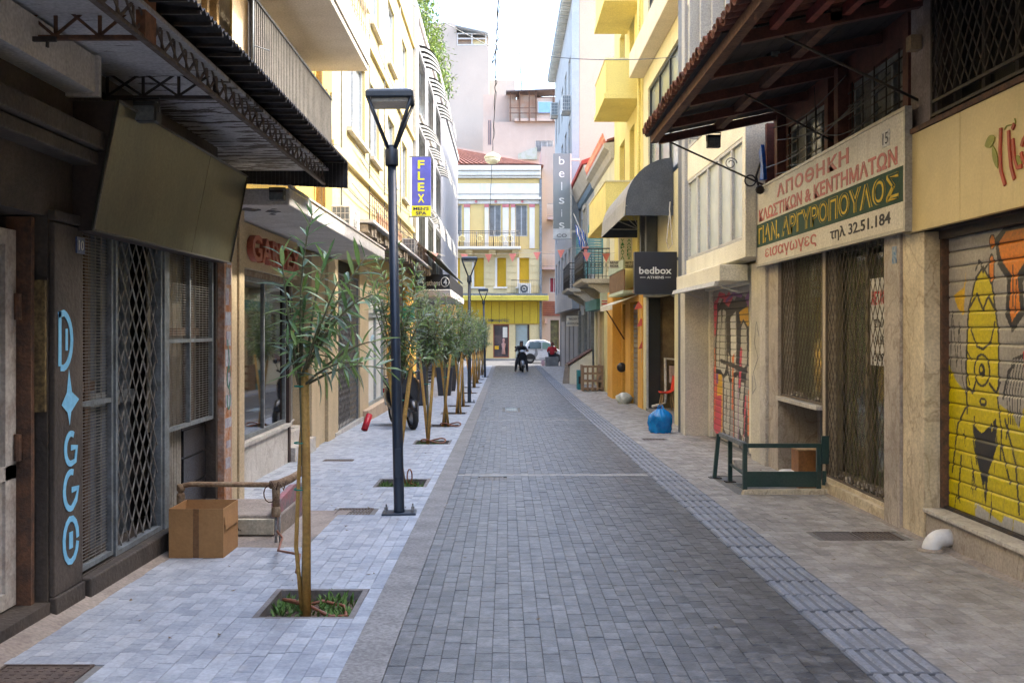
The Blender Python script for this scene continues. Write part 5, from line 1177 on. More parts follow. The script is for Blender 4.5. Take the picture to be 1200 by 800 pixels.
MB().box(2.44, 2.58, 11.86, 11.97, g1, g1+.008).box(2.56, 2.68, 11.55, 11.66, g1, g1+.01).build('foot_plate', mt['iron_dark'], GD)
hb = thing('basement_hatch', 'basement hatch with ribbed grey lid inside the green railing', 'hatch', (3, 11.2, gz(11.2)))
MB().prism([(2.5, 10.6, g0-.1), (3.5, 10.6, g0-.1), (3.5, 10.6, g0+.055), (2.55, 10.6, g0+.045)], (0, .1, 0)).build('kerb', mt['marble_y'], hb, bev=.008)
MB().box(2.50, 4.0, 10.705, 12.1, -.6, gz(12.1)-.012).build('floor', mt['kerb'], hb)
rbh = MB(); rbh.box(2.62, 2.95, 10.76, 11.5, g0-.03, g0-.012)
for k in range(9): rbh.box(2.63, 2.94, 10.8+k*.075, 10.83+k*.075, g0-.012, g0-.004)
rbh.build('lid', mt['grey_paint'], hb)
bk_ = thing('bucket', 'small white-lidded bucket with blue label behind the green railing', 'bucket', (3.23, 11.35, gz(11.35)))
bz = gz(12.1)-.012
MB().lathe([(.085, 0), (.1, .17), (.103, .172)], (3.23, 11.35, bz), 18).build('bucket_body', MATS['white_plastic'], bk_)
MB().lathe([(.091, .04), (.1005, .14)], (3.23, 11.35, bz), 18).build('label_band', M('cyan_label', (.03, .32, .6), s=5), bk_)
MB().lathe([(.108, .165), (.108, .18), (.09, .19)], (3.23, 11.35, bz), 18).build('lid', MATS['white_plastic'], bk_)
wbx = thing('wooden_drawer', 'orange-brown wooden cabinet leaning in the basement nook behind the green railing', 'cabinet', (3.4, 11.2, bz))
MB().box(3.27, 3.49, 11.1, 11.13, bz, bz+.44).box(3.27, 3.29, 11.131, 11.38, bz, bz+.44).box(3.47, 3.49, 11.131, 11.38, bz, bz+.44).build('cabinet_body', M('orange_wood', (.3, .13, .035), (.22, .09, .03), s=6, rough=.5), wbx)
MB().box(3.25, 3.5, 11.08, 11.39, bz+.441, bz+.46).build('top', M('light_wood', (.5, .33, .17), s=5), wbx, bev=.003)
MB().box(3.36, 3.41, 11.092, 11.0995, bz+.1, bz+.2).build('label', M('tan_label', (.5, .35, .15), s=5), wbx)
tag(MB().box(2.92, 3.05, 12.75, 12.95, gz(12.8), gz(12.8)+.12).build('white_box', mt['marble_w'], bev=.004), 'small white box on the ground beyond the green railing', 'box')

# ================================================================== RIGHT 3: white glazed building with the painted shutter
E3 = thing('glazed_building', 'cream-white building with glass bands above the multicoloured graffiti shutter', 'building', (3.3, 15.5, 0))
mt['cream_w'] = M('cream_white_panel', (0.8, 0.77, 0.64), (0.7, 0.67, 0.55), s=1.5, rough=.5, streak=.3, sc=(.35, .3, .22), bump=.08)
mt['concrete_g'] = M('grey_cream_stone', (.6, .57, .49), (.48, .455, .39), s=1.6, streak=.3, sc=(.25, .22, .18), bump=.1)
XG = 3.2
MB().box(3.8, 10, 13.92, 17.9, -.7, 9.5).build('building_body', mt['concrete_g'], E3)
MB().box(XW_, 3.8, 13.36, 13.9, -.5, 2.5).build('pier', mt['concrete_g'], E3, bev=.006)
MB().box(3.15, 3.8, 17.45, 17.9, -.6, 2.5).build('pier', mt['concrete_g'], E3, 'broad stone pier right of the blue bag', bev=.006)
MB().box(XG-.03, XG+.09, 17.91, 18.25, -.6, 10).build('corner_mullion', M('dark_blue_grey', (.07, .085, .12), s=4, rough=.5), E3)
MB().box(XG-.03, XG+.14, 17.6, 17.895, 2.55, 9.5).build('white_corner', mt['white_r'], E3)
# glazed bands
mt['frost'] = M('frosted_glass', (.42, .47, .45), (.52, .56, .53), s=1.6, rough=.25, bump=0, fine=.04, streak=.35, sc=(.6, .62, .58), spec=.6)
fbk = MB(); fbk.box(XG, XG+.3, 13.22, 17.6, 2.55, 2.8).box(XG+.02, XG+.3, 13.22, 17.59, 4.2, 4.75).box(XG+.02, XG+.3, 13.22, 17.59, 7.3, 7.8); fbk.parts('spandrel', mt['cream_w'], E3, .006)
MB().box(XG+.1, XG+.6, 13.22, 17.59, 2.81, 9.5).build('core', mt['cream_w'], E3)
ys_ = np.linspace(13.36, 17.55, 6)
for (z0, z1) in ((2.81, 4.19), (4.76, 7.29), (7.81, 9.45)):
    for i in range(5):
        a, b = ys_[i], ys_[i+1]
        fo = frame(MB(), 'R', XG+.05, a, b-.01, z0, z1, .045, -.03, .03).build('window', mt['white_frame'], E3)
        MB().fbox('R', XG+.06, a+.04, b-.05, z0+.04, z1-.04, -.02, .0).build('pane', mt['frost'], fo)
MB().box(XG-.02, XG+.5, 13.18, 13.355, 2.55, 9.5).build('fin', mt['cream_w'], E3)
for y in (13.9, 14.8, 15.7, 16.6): MB().box(XG-.12, XG+.05, y, y+.07, 4.76, 9.5).build('fin', mt['white_r'], E3)
# cream box awning over the graffiti shutter
BA = thing('box_awning', 'worn cream metal awning box above the graffiti shutter', 'awning', (3.2, 15.8, 2.2))
MB().box(3.0, 3.4, 13.95, 17.44, 2.27, 2.5).build('cassette', mt['cream_w'], BA, bev=.01)
MB().prism([(2.92, 13.95, 2.2), (2.98, 13.95, 2.2), (3.0, 13.95, 2.265), (2.94, 13.95, 2.265)], (0, 3.49, 0)).build('front_bar', mt['white_frame'], BA)
MB().prism([(2.95, 14.2, 2.23), (3.35, 14.2, 2.1), (3.36, 14.2, 2.12), (2.96, 14.2, 2.25)], (0, .04, 0)).prism([(2.95, 16.9, 2.23), (3.35, 16.9, 2.1), (3.36, 16.9, 2.12), (2.96, 16.9, 2.25)], (0, .04, 0)).build('folding_arm', mt['white_frame'], BA)
# graffiti shutter
c2 = Canvas(2.6, 2.5, .012, (.3, .27, .25), a=0)
SIL, PNK, ORG2, YE2, PUR, DK = (.52, .52, .48), (.65, .06, .12), (.8, .2, .03), (.75, .42, .02), (.25, .08, .3), (.03, .03, .035)
c2.poly([(.05, .1), (.5, .0), (.75, .4), (.7, 1.3), (.3, 1.35), (.05, 1.2)], PNK); c2.poly([(.3, .7), (.75, .75), (.7, 1.2), (.35, 1.1)], YE2); c2.poly([(.15, .95), (.4, .9), (.4, 1.15), (.2, 1.2)], PUR)
c2.poly([(.1, 1.9), (.15, 2.35), (.5, 2.25), (.9, 2.42), (1.6, 2.3), (1.9, 2.4), (2.5, 2.3), (2.55, 1.6), (2.3, .9), (2.55, .3), (2.5, 0), (1.9, 0), (1.8, 1.2)], DK)
c2.poly([(.1, 1.7), (.05, 2.3), (.3, 2.35), (.35, 1.8)], PNK); c2.poly([(.75, 2.3), (1.2, 2.45), (1.5, 2.35), (1.2, 2.2)], PNK); c2.poly([(1.9, 2.1), (2.5, 2.2), (2.55, 1.9), (2.1, 1.85)], YE2); c2.poly([(2.3, 2.3), (2.6, 2.45), (2.6, 2.1)], PUR)
for q in ([(.12, 1.1), (.15, 1.6), (.35, 2.2), (.62, 2.25), (.68, 1.75), (.8, 2.25), (1.1, 2.2), (1.15, 1.2), (.9, 1.0), (.6, 1.1)], [(1.3, 1.0), (1.25, 2.1), (1.75, 2.2), (1.8, 1.6), (1.7, 1.0)], [(1.95, 1.3), (2.0, 1.9), (2.2, 2.0), (2.45, 1.9), (2.5, 1.3), (2.2, 1.2)], [(.75, .15), (.8, 1.1), (1.15, 1.2), (1.35, 1.0), (1.3, .1), (1.05, .05)], [(1.5, .1), (1.5, 1.15), (1.8, 1.2), (1.95, .7), (2.1, 1.1), (2.35, 1.1), (2.2, .6), (2.4, .1), (2.15, 0), (1.95, .35), (1.8, .05)]):
    c2.poly([(x, y) for x, y in q], DK); cx_, cy_ = np.mean(q, 0); c2.poly([(cx_+(x-cx_)*.76, cy_+(y-cy_)*.88) for x, y in q], SIL)
c2.line([(.5, 1.25), (.55, 1.9)], .05, DK); c2.line([(.95, 1.3), (.95, 2.0)], .05, DK); c2.line([(1.5, 1.4), (1.5, 1.9)], .16, ORG2); c2.line([(1.45, .6), (1.5, 1.3)], .1, ORG2); c2.line([(1.0, .3), (1.05, .85)], .04, DK); c2.line([(.93, .75), (1.12, .5)], .02, DK); c2.line([(.93, .5), (1.12, .75)], .02, DK)
c2.line([(1.95, 1.0), (2.05, 1.5)], .14, PNK); c2.line([(1.55, .1), (1.5, .9)], .05, (.6, .2, .15)); c2.line([(2.5, .3), (2.55, .9)], .1, ORG2); c2.line([(1.85, .1), (1.85, 1.0)], .05, PUR); c2.poly([(1.3, 2.0), (1.65, 2.1), (1.7, 1.5), (1.4, 1.4)], (.75, .75, .72))
c2.line([(.1, .3), (.2, 1.0), (.12, 1.5)], .07, ORG2); c2.line([(2.2, .2), (2.35, .8)], .09, PNK); c2.line([(.3, 2.3), (.5, 2.42), (.9, 2.38)], .1, PNK); c2.line([(.6, 1.32), (1.3, 1.28), (2.4, 1.22)], .07, DK); c2.line([(1.0, 2.3), (1.5, 2.4), (2.1, 2.35)], .06, PUR); c2.line([(.68, .1), (.7, .7)], .08, YE2)
SH2 = thing('roller_shutter', 'roller shutter covered with silver, pink and orange graffiti letters', 'roller shutter', (3.62, 16, -.25))
n2_ = 23; h2 = 2.5/n2_
for k in range(n2_): painted(c2, 'R', 3.62, lambda u: 17.3-u, -.25, k*h2, (k+1)*h2-.0005, prof, mt['shutter_paint'], SH2)
MB().box(3.56, 3.66, 17.3, 17.44, -.3, 2.26).box(3.5, 3.79, 13.92, 17.44, 2.251, 2.5).box(3.6, 3.66, 13.92, 14.7, -.3, 2.25).build('guide_rail', mt['cream_w'], SH2)
gx = MB(); gx.strip('R', XW_, [(13.45, 1.5), (13.6, 1.7), (13.7, 1.4), (13.5, 1.2), (13.75, 1.0), (13.6, .8), (13.8, .7), (13.8, .95)], .018, .001, .003); gx.build('graffiti', mt['grey_paint'], E3)
tag(MB().tube([(3.36, 14.1+.07*math.cos(a), .0+.09*math.sin(a)) for a in np.linspace(0, 6.28, 18)], .012, 5).tube([(3.37, 14.1, .1), (3.38, 14.1, .35)], .01, 5).build('coiled_hose', mt['cement']), 'coil of pale hose hanging on the stone pilaster by the green railing', 'hose')
# ================================================================== RIGHT 4: the building with the black square sign
X4 = 3.4
E4 = thing('hotel_building', 'cream building with big black-framed windows and open grey doorway behind the blue bag', 'building', (3.4, 21, 0))
mt['pale_yellow'] = M('pale_yellow_render', (.72, .66, .42), (.64, .58, .36), s=1.2, streak=.15, bump=.06)
H = [(19.5, 23.7, 4.75, 7.3), (19.0, 23.7, 8.6, 9.9), (20.0, 24.1, -.8, 2.35)]
w5 = MB(); walls(w5, 'R', X4, 17.92, 24.5, -.8, 10.2, H, th=.3); w5.build('wall', mt['pale_yellow'], E4)
MB().box(3.71, 10, 17.92, 19.9, -.8, 10).box(3.71, 10, 24.2, 24.5, -.8, 10).box(3.71, 10, 19.9, 24.2, 2.8, 10).build('building_body', mt['pale_yellow'], E4)
mt['black_frame'] = M('black_frame', (.03, .033, .035), s=4, rough=.4)
mt['pane_grey'] = M('pane_grey_green', (.22, .25, .24), (.3, .33, .3), s=.7, rough=.1, bump=0, fine=0)
window(E4, 'R', X4, 19.5, 23.7, 4.75, 7.3, mt['black_frame'], mt['pane_grey'], mull=2, rec=.1); window(E4, 'R', X4, 19.0, 23.7, 8.6, 9.9, mt['black_frame'], mt['pane_sky'], mull=3, rec=.1, trans=.5)
MB().box(X4-.35, X4-.002, 18.0, 24.5, 7.75, 8.35).build('ledge', M('cream_ledge', (.7, .62, .48), (.62, .55, .42), s=2), E4, bev=.02)
MB().box(X4+.02, X4+.2, 19.5, 23.7, 3.2, 4.7).build('blank_panel', mt['frost'], E4)
mt['grey_beam'] = M('grey_steel_beam', (.12, .13, .14), (.09, .1, .1), s=4, rough=.5)
MB().box(X4-.02, X4+.25, 19.9, 24.2, 2.36, 2.78).box(X4-.06, X4-.021, 20.0, 24.1, 2.36, 2.5).build('beam', mt['grey_beam'], E4)
for y in (20.2, 21.0): MB().box(X4-.5, X4-.1, y+2.6, y+2.95, 2.8, 5.0).build('dark_column', mt['grey_beam'], E4) if 0 else None
cz_ = MB(); cz_.box(X4-.25, X4-.01, 22.2, 22.45, 2.8, 4.3).box(X4-.25, X4-.01, 23.1, 23.35, 2.8, 4.3); cz_.parts('dark_column', mt['grey_beam'], E4)
mt['stained'] = M('stained_brown_concrete', (.26, .19, .1), (.16, .11, .06), s=2.2, bump=.4, bs=20, streak=.8, sc=(.09, .065, .045), th=.5)
rm = MB(); rm.box(X4+.31, 7, 24.06, 24.2, -.8, 2.79).box(6.9, 7, 19.9, 24.05, -.8, 2.79); rm.build('room_wall', mt['stained'], E4)
MB().box(X4-.0, 7, 20.0, 24.05, -.8, gz(22)+.03).build('room_floor', mt['kerb'], E4)
MB().box(X4+.02, X4+.34, 23.98, 24.05, gz(24), 2.36).build('door_leaf', mt['black_frame'], E4); MB().box(X4+.0, X4+.04, 23.9, 23.975, gz(24), 2.36).build('door_edge', mt['white_frame'], E4)
gp_ = MB(); gp_.tube([(3.85, 23.95, .9), (3.86, 23.93, -.1), (3.83, 23.9, -.2), (3.5, 23.7, -.25)], .035, 7).tube([(3.85, 23.95, .88), (4.9, 23.95, .8)], .022, 6); gp_.build('pipe', mt['marble_w'], E4)
MB().box(3.95, 4.2, 23.8, 24.04, .3, .7).build('meter', M('pink_white_meter', (.6, .45, .4), s=5), E4, bev=.01)
MB().tube([(4.05, 23.9, 2.79), (4.05, 23.9, 2.5)], .006, 5).lathe([(.02, 0), (.07, -.06), (.07, -.1), (.02, -.14)], (4.05, 23.9, 2.5), 12).build('pendant_lamp', mt['marble_w'], E4)
ch = thing('chair', 'bright red shell chair with wooden legs inside the open doorway', 'chair', (3.95, 22.3, gz(22)+.03))
fx = gz(22)+.03
seat = MB(); N_ = 8
for i in range(N_+1):
    for j in range(N_+1):
        u = i/N_*2-1; t = j/N_
        yy = 22.3; x = 3.72+t*.42 if t < .6 else 3.72+.252+.05*(t-.6)/.4*1.2; z = fx+.44+.03*u*u-(.02*math.sin(t*5)) if t < .6 else fx+.44+(t-.6)/.4*.38+.03*u*u
        seat.v.append((x+.03*u*u*(t > .6), yy+u*.22, z))
for i in range(N_):
    for j in range(N_): a = i*(N_+1)+j; seat.face([a, a+1, a+N_+2, a+N_+1], True)
so_ = seat.build('seat', M('red_plastic', (.75, .05, .02), s=3, rough=.35, fine=.03, bump=0), ch); sm_ = so_.modifiers.new('s', 'SOLIDIFY'); sm_.thickness = .012
for dx, dy in ((0, -.17), (0, .17), (.25, -.17), (.25, .17)): MB().tube([(3.78+dx*.8, 22.3+dy*.6, fx+.43), (3.72+dx*1.25, 22.3+dy*1.2, fx)], [.016, .011], 7).build('leg', MATS['light_wood'], ch)
ch.location = (3.83, 23.2, ch.location.z-.014)
# square projecting sign
BX = thing('projecting_sign', 'square black sign lettered bedbox ATHENS on the right', 'sign', (3, 19.6, 2.7))
bxa, bxb, bza, bzb = XP(743.5, 19.4), XP(793.5, 19.4), ZP(344, 19.4), ZP(295, 19.4)
MB().box(bxa, bxb, 19.4, 19.56, bza, bzb).build('panel', M('sign_black', (.016, .018, .028), s=3, rough=.35, fine=.05, bump=0), BX, bev=.006)
MB().box(bxa, bxb-.05, 19.42, 19.54, bza-.02, bza-.002).box(bxb+.001, X4+.2, 19.45, 19.5, bza+.1, bza+.16).box(bxb+.001, X4+.2, 19.45, 19.5, bzb-.16, bzb-.1).build('bracket', mt['grey_beam'], BX)
ltw = MATS['letter_white']
text('bedbox', 'F', 19.4, XP(749, 19.4), XP(787, 19.4), ZP(321, 19.4), ZP(314, 19.4)+.02, .001, .008, ltw, BX, bold=.015)
text('ATHENS', 'F', 19.4, XP(758, 19.4), XP(778, 19.4), ZP(326.5, 19.4), ZP(323.5, 19.4), .001, .006, ltw, BX, bold=.02)
MB().box(XP(750, 19.4), XP(756.5, 19.4), 19.394, 19.3995, ZP(325.3, 19.4), ZP(324.7, 19.4)).box(XP(779.5, 19.4), XP(786, 19.4), 19.394, 19.3995, ZP(325.3, 19.4), ZP(324.7, 19.4)).build('dash', ltw, BX)
hood('big dark grey hooped fabric awning above the black square sign', 'R', X4-.003, 20.1, 25.0, 5.05, .97, .97, 7, (M('awning_grey_lit', (.34, .33, .31), (.28, .27, .26), s=2, rough=.85),), val=.2, endmat=M('awning_grey_shaded', (.075, .088, .11), (.055, .065, .085), s=3, rough=.8), ribs=True)  # lit front and shaded ends of the fabric painted as two tones
rp_ = MB(); rp_.tube([(3.32, 20.05, 4.15), (3.3, 20.0, 4.0), (3.36, 20.0, 3.3), (3.28, 20.0, 3.2), (3.24, 20.0, 3.35), (3.3, 20.0, 3.9)], .012, 6)
tag(rp_.build('cord', mt['marble_w']), 'looped white cord hanging from the dark grey awning', 'cord')
# blue refuse bag
bb = thing('refuse_bag', 'tied blue plastic refuse bag standing before the open doorway', 'bag', (XP(774, 18), 18, gz(18)))
bgm = MB(); cx, cy, cz2 = XP(774, 18), 18.0, gz(18); nu_, nv_ = 64, 36; rb_ = random.Random(5); ph = [rb_.random()*6 for _ in range(12)]
for j in range(nv_+1):
    t = j/nv_; z = t*.43; rad = .225*(.86+.14*math.sin(math.pi*min(1, t*1.1)))*(1 if t < .62 else math.cos((t-.62)/.38*1.38)**.75)
    for i in range(nu_):
        a = 2*math.pi*i/nu_; fold = abs(math.sin(4.5*a+3.1*math.sin(5*t+a)))*.05+abs(math.sin(8*t+2.3*math.sin(2*a+1)))*.045; wv = -fold*(1.2-t)+ 1+.07*math.sin(3*a+ph[0]+4*t)+.03*math.sin(7*a+ph[1]-6*t)+.022*math.sin(13*a+ph[2]+9*t)+.018*math.sin(23*a+11*t)+.02*math.sin(17*t+5*a)
        bgm.v.append((cx+rad*wv*math.cos(a), cy+rad*wv*math.sin(a)*.85, cz2+z+.008*math.sin(9*a+ph[3])))
for j in range(nv_):
    for i in range(nu_): i2 = (i+1) % nu_; bgm.face([j*nu_+i, j*nu_+i2, (j+1)*nu_+i2, (j+1)*nu_+i], True)
bgm.face(list(range(nu_))[::-1]); bgm.face([nv_*nu_+i for i in range(nu_)])
mt['bluebag'] = M('blue_bag_plastic', (0, 0.21, 0.55), (0, 0.12, 0.38), s=7, rough=.22, bump=.7, bs=14, fine=.1)
bgm.build('bag_body', mt['bluebag'], bb)
ear = MB()
for sx_ in (-1, 1): ear.tube([(cx+sx_*.015, cy, cz2+.39), (cx+sx_*.05, cy, cz2+.45), (cx+sx_*.03, cy, cz2+.5), (cx-sx_*.01, cy, cz2+.44)], [.022, .02, .012, .01], 7)
ear.build('tied_handle', mt['bluebag'], bb)

# ================================================================== RIGHT 5: yellow and orange building with balconies
E5 = thing('yellow_orange_building', 'yellow building with solid yellow balconies above orange shopfronts', 'building', (3.4, 28, 0))
mt['lemon'] = M('lemon_render', (0.782, 0.662, 0.221), (0.702, 0.582, 0.191), s=1.2, streak=.4, sc=(.5, .4, .16), bump=.06)
H5 = [(26.2, 27.2, 4.6, 7.0), (28.3, 29.6, 4.6, 7.0), (26.2, 27.2, 7.8, 10.2), (28.3, 29.6, 7.8, 10.2), (25.4, 26.9, -.8, 2.3), (28.0, 28.7, -.8, 2.3)]
w6 = MB(); 0
w6 = MB(); walls(w6, 'R', X4, 24.52, 31, 2.7, 12, H5[:4], th=.3); w6.build('wall', mt['lemon'], E5)
w7 = MB(); walls(w7, 'R', X4-.02, 24.52, 31, -.8, 2.69, H5[4:], th=.3); w7.build('ground_floor_wall', mt['orange'], E5)
MB().box(3.71, 10, 24.52, 31, -.8, 11.9).build('building_body', mt['lemon'], E5)
MB().box(X4-.28, X4-.021, 29.0, 30.4, -.8, 2.69).build('orange_pier', mt['orange'], E5, bev=.01)
for h in H5[:4]: window(E5, 'R', X4, *h, M('ochre_frame', (.45, .3, .1), s=4), mt['pane_grey'], rec=.2)
shg = MB()
for k in range(22): shg.fbox('R', X4-.02, 25.4, 26.9, -.6+k*.13, -.6+k*.13+.115, -.12, -.09)
shg.build('roller_shutter', M('grey_brown_shutter', (.28, .26, .23), (.2, .17, .15), s=4, streak=.4), E5)
MB().fbox('R', X4-.02, 28.0, 28.7, -.7, 2.3, -.15, -.1).build('brown_door', M('brown_door', (.16, .07, .04), s=4), E5)
def solid_balcony(lbl, z0, y0, y1, h=.85):
    b = thing('balcony', lbl, 'balcony', (3, (y0+y1)/2, z0)); xo = 2.52
    MB().box(xo-.04, X4, y0-.04, y1, z0-.14, z0).build('slab', mt['lemon'], b, bev=.01)
    MB().box(xo, xo+.1, y0, y1-.05, z0+.001, z0+h).box(xo+.101, X4, y0, y0+.1, z0+.001, z0+h).box(xo+.101, X4, y1-.15, y1-.05, z0+.001, z0+h).build('parapet', mt['lemon'], b)
    MB().box(xo-.02, xo+.12, y0-.02, y1-.03, z0+h+.001, z0+h+.04).box(xo+.121, X4, y0-.02, y0+.12, z0+h+.001, z0+h+.04).build('coping', mt['pale_yellow'], b)
solid_balcony('yellow solid balcony, lowest of three, just above the shop signs', 4.45, 25.0, 29.9, .83)
solid_balcony('yellow solid balcony, middle of three, jutting against the pink gable', 7.5, 25.0, 27.8)
solid_balcony('yellow solid balcony, topmost, cut by the top of the picture', 9.95, 25.0, 27.8)
MB().tube([(3.3, 24.6, 2.8), (3.3, 24.6, 12)], .04, 7).build('downpipe', mt['lemon'], E5)
# small awning, slatted box, shop signs
sa = thing('small_awning', 'small scalloped cream awning over the orange shopfronts', 'awning', (3.1, 26, 2.2))
ZA = 2.25
for k in range(9):
    a = 25.6+k*.35; MB().prism([(3.38, a, ZA+.22), (2.75, a, ZA-.02), (2.75, a, ZA-.05), (3.38, a, ZA+.19)], (0, .345, 0)).build('fabric_panel', mt['cream_w'], sa); MB().box(2.742, 2.755, a, a+.3, ZA-.16, ZA-.052).build('valance', mt['cream_w'], sa)
MB().tube([(3.35, 28.0, 1.3), (2.8, 27.8, 2.15)], .02, 6).build('arm', MATS['brown_door'], sa)
sb_ = thing('balcony_screen', 'narrow brown slatted box under the vertical green-lettered sign', 'balcony railing', (3.1, 26.5, 2.8))
for k in range(14): MB().box(3.0, 3.04, 25.2+k*.25, 25.2+k*.25+.21, 2.58, 3.1).build('slat', M('brown_slats', (.24, .15, .08), (.17, .1, .06), s=5), sb_)
MB().box(2.98, 3.39, 25.15, 28.75, 2.5, 2.575).box(2.98, 3.03, 25.15, 28.75, 3.11, 3.35).build('frame', M('pale_green_panel', (.5, .58, .46), s=5), sb_)
vs = thing('projecting_sign', 'narrow cream upright sign with green Greek letters under the dark awning', 'sign', (3.1, 27, 3.9))
MB().box(XP(725, 26.4), XP(741, 26.4), 26.4, 26.5, ZP(305, 26.4), ZP(278, 26.4)).build('panel', mt['signboard'], vs)
lg_ = M('green_letters', (.03, .22, .08), s=4)
for j, wd_ in enumerate(('ΥΔΡΑΥΛ', 'ΑΛΟΓΕΧ')):
    for i, c_ in enumerate(wd_):
        zt = ZP(280+i*4.1, 26.4); xx = XP(727.3+j*7.6, 26.4); text(c_, 'F', 26.4, xx, xx+.1, zt-.075, zt, .001, .004, lg_, vs, bold=.02)
hsn = thing('projecting_sign', 'long low cream sign with brown letters beside the black square sign', 'sign', (3, 26, 3.3))
MB().box(XP(714, 26.2), XP(745, 26.2), 26.2, 26.3, ZP(314, 26.2), ZP(305.5, 26.2)).build('panel', mt['signboard'], hsn)
text('ΜΑΘΥΜΑΚΙΤΟ', 'F', 26.2, XP(715, 26.2), XP(743, 26.2), ZP(309, 26.2), ZP(306.5, 26.2), .001, .004, lb, hsn, bold=.02)
text('ΝΟΜΟΣ ΝΕΩΣ', 'F', 26.2, XP(715, 26.2), XP(743, 26.2), ZP(313, 26.2), ZP(310.5, 26.2), .001, .004, lb, hsn, bold=.02)
hi = thing('projecting_sign', 'small pale green and red lightbox on the yellow pier beyond the orange shop', 'sign', (3.1, 32, 2.7))
MB().box(XP(704, 31.2), XP(713, 31.2), 31.2, 31.4, ZP(362, 31.2), ZP(343, 31.2)).build('panel', MATS['pale_green_panel'], hi)
MB().box(XP(705, 31.2), XP(712, 31.2), 31.19, 31.199, ZP(357, 31.2), ZP(355, 31.2)).box(XP(705, 31.2), XP(712, 31.2), 31.19, 31.199, ZP(353.5, 31.2), ZP(352, 31.2)).build('stripe', lr, hi)
tag(MB().lathe([(.04, 0), (.11, .02), (.14, .1), (.11, .2), (.04, .24)], (3.3, 28.1, .5), 12, axis='Y').build('black_helmet_bin', mt['black'], bev=0), 'round black object fixed to the orange pier', 'bin')
wbag = thing('shopping_bag', 'crumpled white plastic sack lying against the orange wall', 'bag', (3.2, 26.9, gz(27)))
sk_ = MB(); cxx, cyy, czz = 3.2, 26.8, gz(26.9)
for j in range(11):
    t = j/10; rad = .22*(math.sin(math.pi*(t*.85+.12)))**.5
    for i in range(20): a = 6.283*i/20; wv = 1+.15*math.sin(4*a+5*t)+.08*math.sin(9*a-7*t)-.2*abs(math.sin(3*a+6*t)); sk_.v.append((cxx+rad*wv*math.cos(a), cyy+rad*wv*math.sin(a), czz+t*.3))
for j in range(10):
    for i in range(20): sk_.face([j*20+i, j*20+(i+1) % 20, (j+1)*20+(i+1) % 20, (j+1)*20+i], True)
sk_.face([200+i for i in range(20)])
sk_.build('sack', M('white_green_sack', (.7, .7, .66), (.45, .5, .42), s=5, rough=.4), wbag)

# ================================================================== RIGHT 6/7: low old houses with tiled eaves
mt['faded_white'] = M('faded_white_render', (0.462, 0.435, 0.374), (0.394, 0.367, 0.306), s=1.5, streak=.3, sc=(.4, .35, .27))
E6 = thing('old_house', 'low old house with row of terracotta roof ornaments and iron balcony', 'house', (3.4, 34.5, 0))
H6 = [(32.4, 33.4, 3.5, 6.2), (34.6, 35.6, 3.5, 6.2), (36.6, 37.4, 3.5, 6.2), (31.6, 32.6, -.9, 2.2), (33.4, 35.0, -.9, 2.2), (35.8, 37.4, -.9, 2.2)]
w8 = MB(); walls(w8, 'R', X4, 31.02, 38, -.9, 7.0, H6, th=.3); w8.build('wall', mt['pale_yellow'], E6)
MB().box(3.71, 10, 31.02, 38, -.9, 7.3).build('building_body', mt['pale_yellow'], E6)
MB().prism([(X4, 31.05, 6.9), (X4-.08, 31.05, 6.95), (X4-.15, 31.05, 7.15), (X4-.32, 31.05, 7.25), (X4-.32, 31.05, 7.38), (X4, 31.05, 7.42)], (0, 6.95, 0)).build('cornice', mt['faded_white'], E6)
mt['bright_terra'] = M('bright_terracotta', (.6, .2, .1), (.45, .15, .08), s=5, var=.15)
af = MB().prism([(0, -.11, 0), (0, .11, 0), (0, .09, .12), (0, .03, .2), (0, 0, .32), (0, -.03, .2), (0, -.09, .12)], (.05, 0, 0)).build('roof_ornament', mt['bright_terra'], None, off=Vector((0, 0, 0))); af_me = af.data; bpy.data.objects.remove(af)
for k in range(26): inst('roof_ornament', af_me, E6, (X4-.3, 31.2+k*.265, 7.39), (0, -.25, 0))
MB().prism([(X4-.22, 31.05, 7.43), (8, 31.05, 9), (8, 31.05, 9.1), (X4-.22, 31.05, 7.5)], (0, 6.95, 0)).build('roof', mt['terracotta'], E6)
for h in H6[:3]:
    wo = window(E6, 'R', X4, *h, mt['faded_white'], mt['pane_grey'], rec=.15)
mt['teal_shutter'] = M('teal_shutter', (.14, .32, .33), (.1, .25, .27), s=4, rough=.6)
def shutter_leaf(par, x0, x1, y, z0, z1):
    s = MB().box(x0, x1, y, y+.04, z0, z0+.08).box(x0, x1, y, y+.04, z1-.08, z1).box(x0, x0+.06, y, y+.04, z0+.08, z1-.08).box(x1-.06, x1, y, y+.04, z0+.08, z1-.08)
    n = int((z1-z0-.16)/.09)
    for k in range(n): s.box(x0+.06, x1-.06, y+.008, y+.028, z0+.08+k*.09+.015, z0+.08+k*.09+.08)
    return s.build('shutter', mt['teal_shutter'], par)
shutter_leaf(E6, 2.88, X4, 34.55, 3.5, 5.2); shutter_leaf(E6, 2.88, X4, 32.35+.0, 3.5, 5.2) if 0 else None
for h in H6[3:]: MB().fbox('R', X4, h[0], h[1], -.8, h[3], -.2, -.1).build('shop_door', M('dark_shop_glass', (.06, .065, .06), (.1, .09, .07), s=2, rough=.25), E6)
pr6 = MB()
for a, b in ((31.02, 31.55), (32.65, 33.35), (35.05, 35.75)): pr6.fbox('R', X4, a, b, -.8, 2.5, .001, .08)
pr6.parts('door_post', mt['cream_panel'], E6)
MB().fbox('R', X4, 31.1, 33.2, -.7, 2.4, .081, .11).build('yellow_shutter', M('pale_lemon_shutter', (.72, .64, .3), s=3), E6)
MB().fbox('R', X4, 33.3, 37.9, 2.25, 2.6, .002, .35).build('shop_canopy', M('teal_canopy', (.08, .22, .22), s=4), E6)
